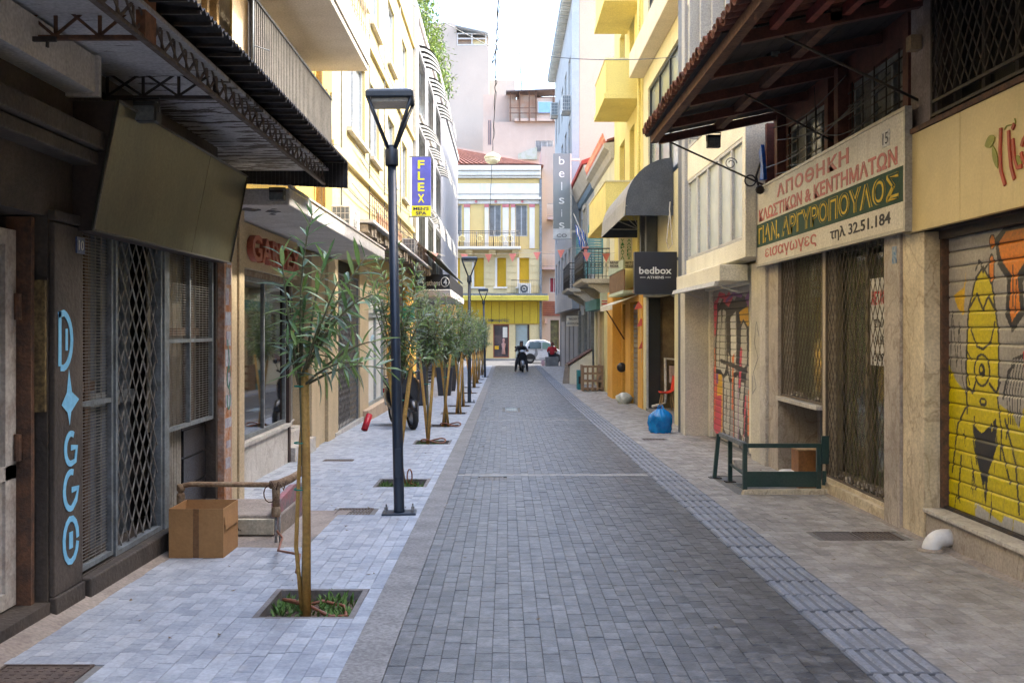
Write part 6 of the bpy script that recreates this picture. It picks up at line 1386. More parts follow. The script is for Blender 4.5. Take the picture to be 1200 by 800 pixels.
def iron_balcony(lbl, y0, y1, z, xo=2.5, bracket=True, hgt=.98):
    b = thing('balcony', lbl, 'balcony', (3, (y0+y1)/2, z))
    MB().prism([(X4, y0, z-.14), (xo+.12, y0, z-.14), (xo, y0, z-.08), (xo-.03, y0, z), (X4, y0, z)], (0, y1-y0, 0)).build('slab', mt['faded_white'], b)
    r = MB(); zt = z+hgt
    def side(p, q):
        L = math.hypot(q[0]-p[0], q[1]-p[1]); n = max(2, int(L/.11))
        r.tube([(*p, zt), (*q, zt)], .02, 5); r.tube([(*p, z+.08), (*q, z+.08)], .012, 4); r.tube([(*p, zt-.14), (*q, zt-.14)], .01, 4)
        for k in range(n+1):
            x, y = p[0]+(q[0]-p[0])*k/n, p[1]+(q[1]-p[1])*k/n; r.tube([(x, y, z), (x, y, zt)], .011, 4)
            if k < n:
                x2, y2 = p[0]+(q[0]-p[0])*(k+.5)/n, p[1]+(q[1]-p[1])*(k+.5)/n; ux, uy = (q[0]-p[0])/L*.04, (q[1]-p[1])/L*.04
                r.tube([(x2+ux*math.cos(a), y2+uy*math.cos(a), z+.45+.1*math.sin(a)) for a in np.linspace(0, 6.3, 9)], .007, 4)
    side((xo+.05, y0+.05), (X4, y0+.05)); side((xo+.05, y0+.05), (xo+.05, y1-.05)); side((xo+.05, y1-.05), (X4, y1-.05)); r.build('railing', mt['black'], b)
    if bracket:
        for y in (y0+.15, y1-.45):
            MB().prism([(X4, y, z-.142), (xo+.2, y, z-.142), (xo+.25, y, z-.26), (xo+.42, y, z-.32), (X4-.25, y, z-.5), (X4, y, z-.62)], (0, .2, 0)).build('bracket', mt['faded_white'], b, bev=.02)
iron_balcony('black iron balcony on a white slab with scroll brackets, nearer of the two', 32.3, 36.6, 3.22)
# flag
FG = thing('flag', 'blue and white striped Greek flag hanging from a balcony pole', 'flag', (2.8, 36.5, 4))
px_, pz_ = XP(676, 35), ZP(262, 35)
MB().tube([(3.1, 35, 4.0), (XP(672, 35), 35, ZP(250, 35))], .015, 6).build('pole', mt['marble_w'], FG)
mt['fl_b'] = M('flag_blue', (.02, .1, .5), s=3, fine=.05); mt['fl_w'] = M('flag_white', (.8, .8, .8), s=3, fine=.05)
fm = MB()
for k in range(9):
    fm.mat(mt['fl_b'] if k % 2 == 0 else mt['fl_w'])
    for j in range(10):
        def P_(k_, j_): t = j_/10; return (XP(673, 35)+.1*k_/9*4*.9+.28*t+.02*math.sin(j_*1.7), 35+.07*math.sin(k_*1.5+j_*.6), ZP(262, 35)-t*1.15-.05*k_*.6)
        fm.quad(P_(k, j), P_(k+1, j), P_(k+1, j+1), P_(k, j+1))
fm.build('cloth', None, FG)

E7 = thing('old_house', 'low old grey-white house with bright red tiled eave and blue cornice', 'house', (3.3, 41.5, 0))
H7 = [(39.2, 40.2, 3.5, 6.4), (41.6, 42.6, 3.5, 6.4), (43.4, 44.2, 3.5, 6.4), (38.8, 41, -.9, 2.2), (42, 44.4, -.9, 2.2)]
w9 = MB(); walls(w9, 'R', X4, 38.02, 45, -.9, 7.4, H7, th=.3); w9.build('wall', M('blue_grey_render', (0.374, 0.388, 0.381), (0.326, 0.34, 0.34), s=2, streak=.3), E7)
MB().box(3.71, 10, 38.02, 45, -.9, 8.0).build('building_body', mt['faded_white'], E7)
MB().prism([(X4, 38.05, 6.9), (X4-.1, 38.05, 6.95), (X4-.15, 38.05, 7.2), (X4, 38.05, 7.2)], (0, 6.9, 0)).build('blue_moulding', M('slate_blue', (.12, .19, .26), s=4), E7)
MB().prism([(X4, 38.05, 7.21), (X4-.18, 38.05, 7.25), (X4-.38, 38.05, 7.7), (X4-.4, 38.05, 7.85), (X4, 38.05, 7.9)], (0, 6.9, 0)).build('cornice', mt['faded_white'], E7)
MB().prism([(X4-.48, 38.05, 7.86), (7, 38.05, 9.3), (7, 38.05, 9.5), (X4-.48, 38.05, 8.02)], (0, 6.9, 0)).build('roof', M('bright_red_roof', (.5, .06, .04), s=4), E7)
for h in H7[:3]: window(E7, 'R', X4, *h, mt['faded_white'], mt['pane_grey'], rec=.15)
MB().fbox('R', X4, 41.4, 41.58, 3.4, 6.6, .001, .06).fbox('R', X4, 42.62, 42.8, 3.4, 6.6, .001, .06).fbox('R', X4, 41.4, 42.8, 6.61, 6.8, .001, .1).build('window_surround', mt['faded_white'], E7)
shutter_leaf(E7, 2.95, X4, 41.3, 3.5, 5.4)
for h in H7[3:]: MB().fbox('R', X4, h[0], h[1], -.8, h[3], -.2, -.1).build('shop_door', MATS['dark_shop_glass'], E7)
iron_balcony('black iron balcony, farther of the two, with sagging white slab', 39.4, 43.6, 3.2, hgt=1.0)
ss = thing('shop_sign', 'small white lettered sign board over the farther dark shop doors', 'sign', (3.1, 44.9, 2))
MB().box(XP(664, 44.6), XP(681, 44.6), 44.6, 44.7, ZP(382, 44.6), ZP(370, 44.6)).build('panel', mt['signboard'], ss)
text('ΥΦΑΣΜΑΤΑ', 'F', 44.6, XP(665, 44.6), XP(680, 44.6), ZP(375, 44.6), ZP(372, 44.6), .001, .006, lb, ss)
text('ΑΘΗΝΑΪΚΑ', 'F', 44.6, XP(665, 44.6), XP(680, 44.6), ZP(380, 44.6), ZP(377, 44.6), .001, .006, lb, ss)
# far dark columns / doorways
pr7 = MB()
for y in (38.1, 39.0, 41.2, 44.5): pr7.fbox('R', X4, y, y+.25, -.8, 2.4, .001, .12)
pr7.parts('door_post', mt['grey_paint'], E7)

# ================================================================== RIGHT 8: tall blue-grey block
E8 = thing('apartment_block', 'tall pale blue-grey block with pink blank gable and overhanging eave', 'building', (3.05, 53, 0))
XT8 = 3.05
mt['bluegrey'] = M('pale_blue_grey_render', (0.402, 0.389, 0.369), (0.344, 0.336, 0.32), s=1, streak=.3, sc=(.4, .42, .45), bump=.05)
mt['peach'] = M('peach_render', (0.508, 0.402, 0.303), (0.476, 0.377, 0.287), s=.8, streak=.1, sc=(.6, .45, .35), bump=.05)
H8 = [(a, a+1.5, z, z+1.8) for z in (3.6, 6.6, 9.6, 12.6) for a in (46.5, 49.5, 52.5, 55.5, 58.5)]
w10 = MB(); walls(w10, 'R', XT8, 45.02, 61, 2.5, 16.8, H8, th=.3); w10.build('wall', mt['bluegrey'], E8)
MB().box(XT8+.31, 12, 45.3, 61, -.9, 16.8).build('building_body', mt['bluegrey'], E8)
MB().box(XT8+.31, 12, 45.02, 45.29, 2.4, 16.8).build('gable', mt['peach'], E8)
MB().box(XT8-.03, XT8+.3, 44.98, 45.018, 2.5, 16.8).build('corner_strip', M('sky_blue_strip', (0.34, 0.38, 0.41), (0.3, 0.34, 0.37), s=2), E8)
MB().box(XT8-.45, 12, 44.9, 61.4, 16.81, 17.1).build('eave', M('eave_blue_white', (0.335, 0.368, 0.39), s=3), E8, bev=.03)
for k in range(36): MB().box(XT8-.42, XT8-.01, 45.3+k*.44, 45.3+k*.44+.12, 16.6, 16.808).build('eave_bracket', mt['concrete_g'], E8)
for i, h in enumerate(H8): window(E8, 'R', XT8, *h, mt['white_frame'], mt['pane_sky'], rec=.12)
gf8 = MB(); walls(gf8, 'R', X4-.05, 45.02, 61, -.9, 2.49, [(46, 48.5, -.9, 2.0), (49.3, 51.5, -.9, 2.0), (52.5, 55, -.9, 2.0), (56, 59.5, -.9, 2.0)], th=.3); gf8.build('ground_floor_wall', M('dark_grey_stone', (.12, .12, .12), (.2, .19, .17), s=3, streak=.4), E8)
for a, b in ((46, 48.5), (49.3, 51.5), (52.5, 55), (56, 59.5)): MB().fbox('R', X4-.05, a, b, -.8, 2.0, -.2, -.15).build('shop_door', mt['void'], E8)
for y, z, n_ in ((46.3, 11.7, 'lowest on the pale blue-grey wall, near the gable'), (50, 8.6, 'on the blue-grey wall behind the upright grey sign'), (57.5, 13.9, 'high under the blue-grey eave')): aircon('white air conditioner '+n_, (XT8-.001, y, z), .4, 1.1, .75, side='R')
BL = thing('projecting_sign', 'tall grey upright sign with spaced white letters belsis co', 'sign', (2.6, 44.5, 8))
ba, bb_, bc, bd = XP(648.5, 44), XP(668, 44), ZP(280, 44), ZP(180, 44); zc_ = ZP(274.5, 44)
MB().box(ba, bb_, 44, 44.25, zc_+.25, bd).build('panel', M('sign_grey_blue', (0.17, 0.19, 0.19), (0.19, 0.21, 0.21), s=1, rough=.4, fine=.03, bump=0), BL)
MB().box(ba, bb_, 44, 44.25, bc, zc_+.245).build('lower_panel', M('sign_pale', (.6, .62, .62), s=3), BL)
MB().box(bb_, 3.3, 44.05, 44.15, bd-.3, bd-.2).box(bb_, 3.3, 44.05, 44.15, bc+.3, bc+.4).box(bb_+.001, bb_+.07, 43.98, 44.27, bc, bd).build('bracket', mt['sill_stone'], BL)
for ch_, y_ in zip('belsis', (189, 204, 219, 235, 250, 264)):
    cxb = (ba+bb_)/2; hh_ = .36 if ch_ in 'bl' else .27; wd_ = .04 if ch_ in 'li' else .24
    text(ch_, 'F', 44, cxb-wd_/2, cxb+wd_/2, ZP(y_+4, 44), ZP(y_+4, 44)+hh_+(.04 if ch_ == 'i' else 0), .001, .01, ltw, BL)
text('CO', 'F', 44, cxb-.22, cxb+.22, ZP(278, 44), ZP(278, 44)+.15, .001, .01, lb, BL)

# ------------------------------------------------------------------ pavement clutter on the right, far
PL = thing('pallet_crate', 'brown slatted pallet crate standing on the far right pavement', 'crate', (2.75, 33.5, gz(33.5)))
zg = gz(33); pa, pb, pc, pd = XP(683, 33), XP(706, 33), zg, zg+.85
for k in range(5): x = pa+(pb-pa)*k/4.0; MB().box(x-.03, x+.03, 33, 33.03, pc, pd).build('upright', M('pallet_wood', (.3, .2, .12), (.22, .14, .09), s=7), PL)
for z in (.05, .3, .55, .78): MB().box(pa-.04, pb+.04, 33.031, 33.06, pc+z, pc+z+.07).build('slat', MATS['pallet_wood'], PL)
MB().box(pa, pa+.05, 33.07, 34.1, pc, pd).box(pb-.05, pb, 33.07, 34.1, pc, pd).box(pa+.06, pb-.06, 33.1, 34.1, pc+.3, pc+.34).build('side_frame', MATS['pallet_wood'], PL)
tc = thing('teal_crate', 'small teal crate beside the pallet crate', 'crate', (2.5, 34, gz(34)))
MB().box(XP(677, 34), XP(682, 34), 34, 34.6, gz(34), gz(34)+.65).build('crate_body', M('teal_plastic', (.03, .22, .25), s=4), tc, bev=.01); MB().box(XP(678, 34), XP(681.5, 34), 33.99, 33.999, gz(34)+.2, gz(34)+.45).build('label', mt['void'], tc)
bx = thing('folded_stall', 'cream folded market stall with sloping lid on the far right pavement', 'stall', (2.7, 38, gz(38)))
zz = gz(38)
MB().prism([(XP(668, 38), 38, zz), (XP(694, 38), 38, zz), (XP(694, 38), 38, zz+1.25), (XP(668, 38), 38, zz+.7)], (0, 1.2, 0)).build('stall_body', mt['cream_w'], bx)
MB().prism([(XP(666, 38), 37.95, zz+.72), (XP(694, 38), 37.95, zz+1.3), (XP(694, 38), 37.95, zz+1.35), (XP(666, 38), 37.95, zz+.77)], (0, 1.3, 0)).build('lid', mt['old_wood'], bx)
tag(MB().prism([(XP(659, 38.5), 38.4, gz(38.4)), (XP(667, 38.5), 38.4, gz(38.4)), (XP(669.5, 38.5), 38.4, gz(38.4)+.75), (XP(662, 38.5), 38.4, gz(38.4)+.75)], (0, .05, 0)).build('leaning_board', mt['cement'], bev=.004), 'bare board leaning against the cream folded stall', 'board')
# ================================================================== END OF THE STREET
DD = 72.0
def fx(p): return XP(p, DD)
def fz(p): return ZP(p, DD)
D1 = thing('neoclassical_building', 'bright yellow corner building with white cornice and balcony closing the street', 'building', (0, 72, -.6))
mt['d_yellow'] = M('warm_yellow_render', (0.68, 0.5, 0.2), (0.62, 0.45, 0.18), s=.8, streak=.12, sc=(.5, .4, .2), bump=.05)
mt['d_lemon'] = M('panel_yellow', (0.578, 0.418, 0.0321), (0.53, 0.378, 0.0321), s=.8, bump=.03)
mt['d_white'] = M('bluish_white_trim', (0.74, 0.69, 0.6), (0.66, 0.62, 0.54), s=1, streak=.15, bump=.05)
mt['d_cream'] = M('pale_cream_render', (0.66, 0.54, 0.3), (0.6, 0.49, 0.27), s=1, streak=.15)
XA, XE = -9.5, fx(632)
top_w = [(fx(a), fx(b), fz(277), fz(240)) for a, b in ((526, 541), (573, 587), (604, 618))]+[(fx(486), fx(500), fz(277), fz(240))]
mid_w = [(fx(a), fx(b), fz(336), fz(302)) for a, b in ((528, 539), (553, 567), (580, 593), (606, 620))]
gr_w = [(fx(578), fx(596.5), fz(419), fz(380)), (fx(604), fx(620.5), -.7, fz(380)), (fx(545), fx(566), -.3, fz(380))]
w11 = MB(); walls(w11, 'F', DD, XA, XE, fz(292)+.01, fz(239), top_w, th=.35); w11.build('top_wall', mt['d_yellow'], D1)
w12 = MB(); walls(w12, 'F', DD, XA, XE, fz(348), fz(292), mid_w, th=.35); w12.build('middle_wall', mt['d_cream'], D1)
w13 = MB(); walls(w13, 'F', DD, XA, XE, -.8, fz(379)-.01, gr_w, th=.35); w13.build('ground_floor_wall', mt['d_yellow'], D1)
MB().box(XA, XE, DD+.36, DD+9, -.8, fz(197)).box(XA, XE, DD, DD+.359, fz(379)+0, fz(348)-.001).build('building_body', mt['d_yellow'], D1)
# rusticated bands
rs = MB()
for y_ in (300, 308, 316, 324, 332, 340): 
    xs = [XA]+[v for w_ in sorted(mid_w) for v in (w_[0]-.05, w_[1]+.05)]+[XE]
    for i in range(0, len(xs), 2): rs.box(xs[i], xs[i+1], DD-.04, DD-.001, fz(y_+3), fz(y_-3))
rs.parts('rusticated_band', mt['d_cream'], D1)
for i, h in enumerate(top_w):
    wo = window(D1, 'F', DD, *h, mt['white_frame'], M('blue_grey_louvre', (0.25, 0.255, 0.25), (0.19, 0.195, 0.195), s=3), mull=1, rec=.2, fw=.07)
    lv = MB()
    for k in range(13): z = h[2]+.1+k*.12; lv.fbox('F', DD, h[0]+.08, h[1]-.08, z, z+.07, -.19, -.16)
    lv.build('louvre', MATS['blue_grey_louvre'], wo)
for i, h in enumerate(mid_w):
    MB().fbox('F', DD, *h, -.3, -.25).build('boarded_opening', M('deep_yellow_board', (0.625, 0.385, 0.016), (0.562, 0.337, 0.016), s=1), D1); MB().fbox('F', DD, h[0]-.0, h[0]+.16, h[2], h[3], -.2, .0).fbox('F', DD, h[0]-.1, h[1]+.1, h[2]-.12, h[2]-.001, -.0, .12).build('surround', mt['d_white'] if i else mt['d_cream'], D1)
pz = MB(); cap = MB()
for a, b in ((544, 550.5), (568, 572.5), (589, 596), (599, 603.5), (620.5, 626.5)):
    pz.box(fx(a), fx(b), DD-.09, DD-.001, fz(291), fz(243)); cap.box(fx(a)-.03, fx(b)+.03, DD-.12, DD-.001, fz(243)+.002, fz(239.5))
pz.parts('pilaster', mt['d_white'], D1); cap.parts('pink_capital', M('pink_capital', (.6, .2, .2), s=3), D1)
en = MB()
for (a, b, d) in ((239, 234.5, .1), (234, 231.5, .3), (231, 228, .12), (227.5, 215.5, .18), (209, 206.5, .25), (206, 201, .38), (200.5, 195, .5)): en.box(XA-.1, XE+(.1 if d > .2 else 0), DD-d, DD+.35, fz(a), fz(b))
en.parts('entablature', mt['d_white'], D1)
MB().box(XA, XE, DD-.05, DD+.35, fz(215), fz(209.5)).box(XA, XE, DD-.06, DD+.3, fz(231)+.0, fz(231)+.001).build('yellow_frieze', mt['d_yellow'], D1)
ros = MB()
for p in (535, 558, 581, 612): ros.lathe([(.01, 0), (.1, .02), (.07, .08), (.01, .09)], (fx(p), DD-.21, fz(236.5)), 10, axis='Y')
ros.parts('rosette', MATS['pink_capital'], D1)
# hipped tile roof with real courses
zt0, zt1 = fz(195), fz(177); xh = fx(575)
rf = MB(); nc = 70; nr = 16
for i in range(nc):
    u0, u1 = i/nc, (i+1)/nc
    for j in range(nr):
        v0, v1 = j/nr, (j+1)/nr
        def rp3(u, v, h): 
            xl, xr = XA-.3+(.3+3.6)*v, XE+.3-(6.6)*v
            return (xl+(xr-xl)*u, DD-.5+4.5*v, zt0+.02+(zt1+.9-zt0)*v+h)
        hb_ = .10 if i % 2 else .0
        rf.quad(rp3(u0, v0, hb_+.05), rp3(u1, v0, hb_+.05), rp3(u1, v1, hb_), rp3(u0, v1, hb_))
rf.build('roof_tiles', M('rose_brown_tiles', (.34, .15, .12), (.24, .1, .08), s=5, rough=.85, bump=.5, bs=12, fine=.4), D1, kind='stuff')
def rr3(u, v): return (XE+.3-6.6*v, DD-.5+4.5*v+u*(9.5-9*v), zt0+.02+(zt1+.9-zt0)*v)
MB().quad((XE+.3, DD-.5, zt0+.02), (XE+.3, DD+9, zt0+.02), (XE-6.3, DD+4.5, zt1+.92), (XE-6.3, DD+4, zt1+.92)).quad((XA-.3, DD+9, zt0), (XE+.3, DD+9, zt0), (XE-6.3, DD+4, zt1+.92), (XA+3.3, DD+4, zt1+.92)).build('roof_hip', MATS['rose_brown_tiles'], D1)
MB().box(XE+.01, XE+.18, DD-.2, DD-.02, -.6, fz(210)).build('downpipe', mt['grey_paint'], D1)
# balcony with circle railing
nb = thing('balcony', 'iron balcony with circle pattern and bracketed slab on the yellow corner building', 'balcony', (0, 71.5, fz(291)))
b0, b1 = fx(520), fx(608.5); zb0 = fz(290)
MB().box(b0, b1+.1, DD-1.0, DD-.001, zb0-.18, zb0).build('slab', mt['d_white'], nb, bev=.03)
r = MB(); yb = DD-.92
for z in (zb0+.08, zb0+.22, zb0+.95, zb0+1.1): r.tube([(b0, yb, z), (b1, yb, z)], .025, 5)
for k in range(int((b1-b0)/.15)+1): x = b0+k*.15; r.tube([(x, yb, zb0), (x, yb, zb0+1.1)], .012 if k % 8 else .04, 4)
for z in (zb0+.1, zb0+1.1): r.tube([(b1, yb, z), (b1, DD, z)], .025, 5)
for k in range(7): r.tube([(b1, yb+k*.14, zb0), (b1, yb+k*.14, zb0+1.1)], .012, 4)
r.build('railing', mt['black'], nb)
rg = MB()
for p in (542, 562.5, 588, 597.5): rg.tube([(fx(p)+.2*math.cos(a), yb-.03, zb0+.55+.22*math.sin(a)) for a in np.linspace(0, 6.3, 15)], .035, 5)
rg.build('gilt_ring', M('gilt_cream', (.75, .62, .3), s=4), nb)
for p in (550, 577, 604): MB().prism([(fx(p)-.25, DD, zb0-.182), (fx(p)-.25, DD-.75, zb0-.182), (fx(p)-.25, DD-.7, zb0-.35), (fx(p)-.25, DD-.25, zb0-.6), (fx(p)-.25, DD, zb0-.65)], (.5, 0, 0)).build('bracket', mt['d_cream'], nb, bev=.03)
nwp = MB().box(fx(529), fx(538), yb-.06, yb-.04, fz(284), fz(276)).build('white_notice', mt['d_white'], nb); MB().prism([(fx(530), yb-.065, fz(283)), (fx(531.5), yb-.065, fz(283.4)), (fx(537), yb-.065, fz(277)), (fx(535.5), yb-.065, fz(276.6))], (0, .003, 0)).build('red_stroke', MATS['red_ink'], nb)
sbk = thing('balcony', 'small lower iron balcony holding an air conditioner on the yellow corner building', 'balcony', (2, 71.5, fz(345)))
c0, c1 = fx(599), fx(633); zc0 = fz(346); yb2 = DD-.7
MB().box(c0, c1, DD-.75, DD-.001, zc0-.1, zc0).build('slab', mt['d_white'], sbk)
r = MB()
for z in (zc0+.1, zc0+1.05): r.tube([(c0, yb2, z), (c1, yb2, z)], .022, 5)
for k in range(17): x = c0+(c1-c0)*k/16; r.tube([(x, yb2, zc0), (x, yb2, zc0+1.05)], .011, 4)
r.build('railing', mt['black'], sbk)
ao = thing('air_conditioner', 'white air conditioner with round fan on the small lower balcony of the yellow building', 'air conditioner', (fx(613), DD-.5, zc0+.02))
h_ = MB().box(fx(607.5), fx(622), DD-.6, DD-.25, zc0+.03, zc0+.85).build('casing', MATS['ac_white'], ao, bev=.02)
fcx, fcz = fx(614), zc0+.45
MB().prism([(fcx+.3*math.cos(a), DD-.601, fcz+.3*math.sin(a)) for a in np.linspace(0, 6.28, 21)[:-1]], (0, -.004, 0)).build('fan_opening', mt['grey_beam'], h_)
MB().tube([(fcx+.3*math.cos(a), DD-.61, fcz+.3*math.sin(a)) for a in np.linspace(0, 6.28, 21)], .015, 5).tube([(fcx+.12*math.cos(a), DD-.61, fcz+.12*math.sin(a)) for a in np.linspace(0, 6.28, 15)], .03, 5).build('fan_guard', MATS['ac_white'], h_)
# shopfront fascia
MB().box(XA, fx(642), DD-1.3, DD-.002, fz(352.5), fz(347)).build('canopy_edge', M('edge_yellow', (0.625, 0.522, 0.0802), s=1), D1, bev=.02)
MB().box(XA+.1, fx(641), DD-1.25, DD-.01, fz(346.9), fz(344.5)).build('canopy_flashing', mt['grey_paint'], D1)
pxs = list(range(468, 634, 9))+[634]
for a, b in zip(pxs[:-1], pxs[1:]): MB().box(fx(a)+.012, fx(b)-.012, DD-.12, DD-.003, fz(379), fz(353)).build('fascia_panel', mt['d_lemon'], D1)
MB().box(XA, fx(634), DD-.06, DD-.002, fz(379)+.02, fz(353)-.02).build('fascia_backing', mt['rust'], D1)
text('Μπουφέδες', 'F', DD-.12, fx(572), fx(597), fz(378), fz(373.2), .002, .03, mt['grey_beam'], D1, skew=.2)
text('ΕΛΛΑΣ', 'F', DD-.12, fx(538), fx(561), fz(371), fz(364), .002, .03, M('ochre_letters', (.45, .33, .08), s=3), D1)
MB().box(fx(596.5)+.0, fx(604), DD-.06, DD-.001, -.7, fz(380.5)).box(fx(621), XE-.0, DD-.06, DD-.001, -.7, fz(380.5)).build('cream_pier', mt['d_cream'], D1)
h = gr_w[0]; swo = frame(MB(), 'F', DD, *h, .07, -.2, -.1).build('shop_window', M('red_brown_frame', (.3, .08, .05), s=3), D1)
MB().fbox('F', DD, *h, -.16, -.15).build('pane', M('dark_reflecting', (.05, .045, .05), (.12, .08, .08), s=1.2, rough=.15, bump=0), swo)
it = MB().fbox('F', DD, h[1]-.45, h[1]-.12, h[3]-.95, h[3]-.2, -.145, -.12); it.build('poster', mt['d_white'], swo)
it = MB(); it.lathe([(.02, 0), (.14, .02), (.11, .4), (.16, .75), (.05, .85), (.09, .95), (.09, 1.1), (.02, 1.15)], (h[0]+.75, DD+.05, h[2]+.25), 10).build('mannequin', M('mannequin_pink', (.55, .3, .25), s=3), swo)
MB().fbox('F', DD, h[0]+.1, h[0]+.4, h[2]+.6, h[2]+.85, -.145, -.12).build('price_card', M('orange_card', (.75, .4, .02), s=3), swo)
h = gr_w[1]; 
for k in range(18): MB().fbox('F', DD, h[0]+.02, h[1]-.15, -.6+k*.165, -.6+k*.165+.145, -.25, -.18).build('shutter_slat', M('pale_teal_shutter', (.42, .5, .5), (.36, .44, .44), s=3), D1)
MB().fbox('F', DD, *gr_w[2], -.2, -.15).fbox('F', DD, h[1]-.14, h[1], -.6, h[3], -.34, -.3).parts('shop_door', MATS['dark_reflecting'], D1)
# pink building to its right
D2 = thing('pink_building', 'tall faded pink building right of the yellow corner building', 'building', (5, 73, -.6))
E_ = 73.0
def ex_(p): return XP(p, E_)
def ez_(p): return ZP(p, E_)
mt['pinkish'] = M('faded_pink_render', (0.503, 0.354, 0.306), (0.462, 0.32, 0.279), s=.8, streak=.2, sc=(.5, .38, .33), bump=.05)
mt['pinklight'] = M('light_pink_render', (0.468, 0.367, 0.3), (0.429, 0.335, 0.273), s=.7, streak=.25, sc=(.55, .45, .4), bump=.05)
Hp = [(ex_(644), ex_(654), ez_(343), ez_(325)), (ex_(652), ex_(660), ez_(262), ez_(213)), (ex_(651), ex_(660), ez_(312), ez_(285)), (ex_(645), ex_(655), -.6, ez_(375))]
w14 = MB(); walls(w14, 'F', E_, XE+.2, 12, -.8, ez_(172), Hp, th=.35); w14.build('wall', mt['pinklight'], D2)
MB().box(XE+.2, 12, E_+.36, E_+6, -.8, ez_(172)).build('building_body', mt['pinklight'], D2)
MB().box(XE+.21, ex_(656), E_-.05, E_-.002, -.7, ez_(354)-.7).build('pink_dado', mt['pinkish'], D2) if 0 else None
for k in range(7): MB().box(ex_(636), ex_(657), E_-.08, E_-.003, ez_(370)+k*.155, ez_(370)+k*.155+.135).build('timber_slat', M('red_brown_slats', (.27, .1, .06), (.2, .07, .05), s=4), D2)
window(D2, 'F', E_, *Hp[0], mt['white_frame'], M('dark_red_curtain', (.28, .03, .05), s=3), rec=.1); window(D2, 'F', E_, *Hp[1], mt['white_frame'], mt['pane_grey'], rec=.15); window(D2, 'F', E_, *Hp[2], mt['white_frame'], mt['pane_grey'], rec=.15)
MB().fbox('F', E_, *Hp[3], -.2, -.15).build('door', M('olive_doorway', (.16, .15, .06), (.08, .07, .04), s=3), D2)
for (a, b, y_) in ((641, 654, 256), (635, 655, 314)):
    zz_ = ez_(y_); MB().box(ex_(a), ex_(b), E_-.8, E_-.001, zz_-.15, zz_).build('balcony_slab', mt['pinkish'], D2)
    r = MB()
    for z in (zz_+.1, zz_+1): r.tube([(ex_(a), E_-.75, z), (ex_(b), E_-.75, z)], .02, 4)
    for k in range(14): x = ex_(a)+(ex_(b)-ex_(a))*k/13; r.tube([(x, E_-.75, zz_), (x, E_-.75, zz_+1)], .01, 4)
    r.build('balcony_railing', mt['grey_paint'], D2)
tag(MB().box(ex_(638), ex_(641), E_-.3, E_-.003, ez_(379), ez_(373)).build('sign_box', mt['pinkish']), 'small pinkish lightbox on the pink building at street level', 'sign')
# background pink house with terrace
BG = thing('rear_building', 'pale pink building with ramshackle roof terrace behind the tiled roof', 'building', (2, 88, 0))
G_ = 88.0
def hx(p): return XP(p, G_)
def hz(p): return ZP(p, G_)
Hb = [(hx(571.5), hx(576), hz(170), hz(140)), (hx(628), hx(648), hz(178), hz(165))]
w15 = MB(); walls(w15, 'F', G_, hx(566), hx(662), 5, hz(143), Hb, th=.4); w15.build('wall', mt['pinklight'], BG)
MB().box(hx(566), hx(700), G_+.41, G_+9, 0, hz(143)).box(hx(566), hx(605), G_+1, G_+9, hz(143)+.0, hz(108)).box(hx(606), hx(663), G_+2.5, G_+9, hz(143), hz(106)).build('building_body', mt['pinklight'], BG)
wgr = window(BG, 'F', G_, *Hb[1], mt['white_frame'], M('dim_pane', (.2, .2, .21), s=2), mull=2, rec=.2); g = MB()
for k in range(14): x = Hb[1][0]+(Hb[1][1]-Hb[1][0])*k/13; g.tube([(x, G_-.03, Hb[1][2]), (x, G_-.03, Hb[1][3])], .02, 4)
g.build('bars', mt['white_frame'], wgr); window(BG, 'F', G_, *Hb[0], mt['pinkish'], MATS['dim_pane'], rec=.2)
MB().box(hx(603), hx(661), G_-.4, G_+2.4, hz(143), hz(143)+.25).box(hx(603), hx(661), G_-.1, G_-.001, hz(143)+.26, hz(143)+.3).build('terrace_slab', mt['pinklight'], BG)
tb = MB(); tb.box(hx(609), hx(627), G_+.1, G_+.15, hz(142), hz(111)).box(hx(597), hx(608), G_+.3, G_+.35, hz(142), hz(116)); tb.build('terrace_wall', M('salmon_stained', (0.371, 0.223, 0.148), (0.398, 0.329, 0.265), s=1.1, streak=.6, sc=(.32, .2, .15)), BG)
MB().prism([(hx(593), G_-.8, hz(110)), (hx(668), G_-.8, hz(107)), (hx(668), G_+3, hz(103)), (hx(593), G_+3, hz(106))], (0, 0, .1)).build('terrace_roof', M('roof_dark', (.12, .1, .1), s=3), BG)
pp = MB()
for p in (598, 609, 620, 628, 648): pp.box(hx(p)-.05, hx(p)+.05, G_-.5, G_-.4, hz(143), hz(108))
pp.tube([(hx(597), G_-.45, hz(134)), (hx(648), G_-.45, hz(134))], .04, 5).tube([(hx(597), G_-.45, hz(128)), (hx(628), G_-.45, hz(128))], .03, 5); pp.build('terrace_post', mt['rust'], BG)
MB().box(hx(629), hx(649), G_-.3, G_-.2, hz(143), hz(116)).build('terrace_box', mt['pinklight'], BG); tw = MB().box(hx(630), hx(648), G_-.36, G_-.301, hz(135), hz(120)).build('terrace_window', mt['white_frame'], BG); MB().box(hx(631), hx(647), G_-.38, G_-.361, hz(134), hz(121)).build('pane', M('sky_blue_pane', (.2, .38, .6), s=2, rough=.2, bump=0), tw)
tag(MB().tube([(hx(613), G_+3, hz(107)), (hx(611), G_+3, hz(75)), (hx(608), G_+3, hz(36))], .06, 5).tube([(hx(606), G_+3, hz(72)), (hx(616), G_+3, hz(79))], .03, 4).tube([(hx(607), G_+3, hz(45)), (hx(610), G_+3, hz(44))], .02, 4).build('antenna', mt['grey_paint']), 'thin leaning television antenna on the pink building behind', 'antenna')
MB().box(hx(627), hx(636), G_+3, G_+4, hz(106), hz(100)).build('chimney', mt['pinklight'], BG)
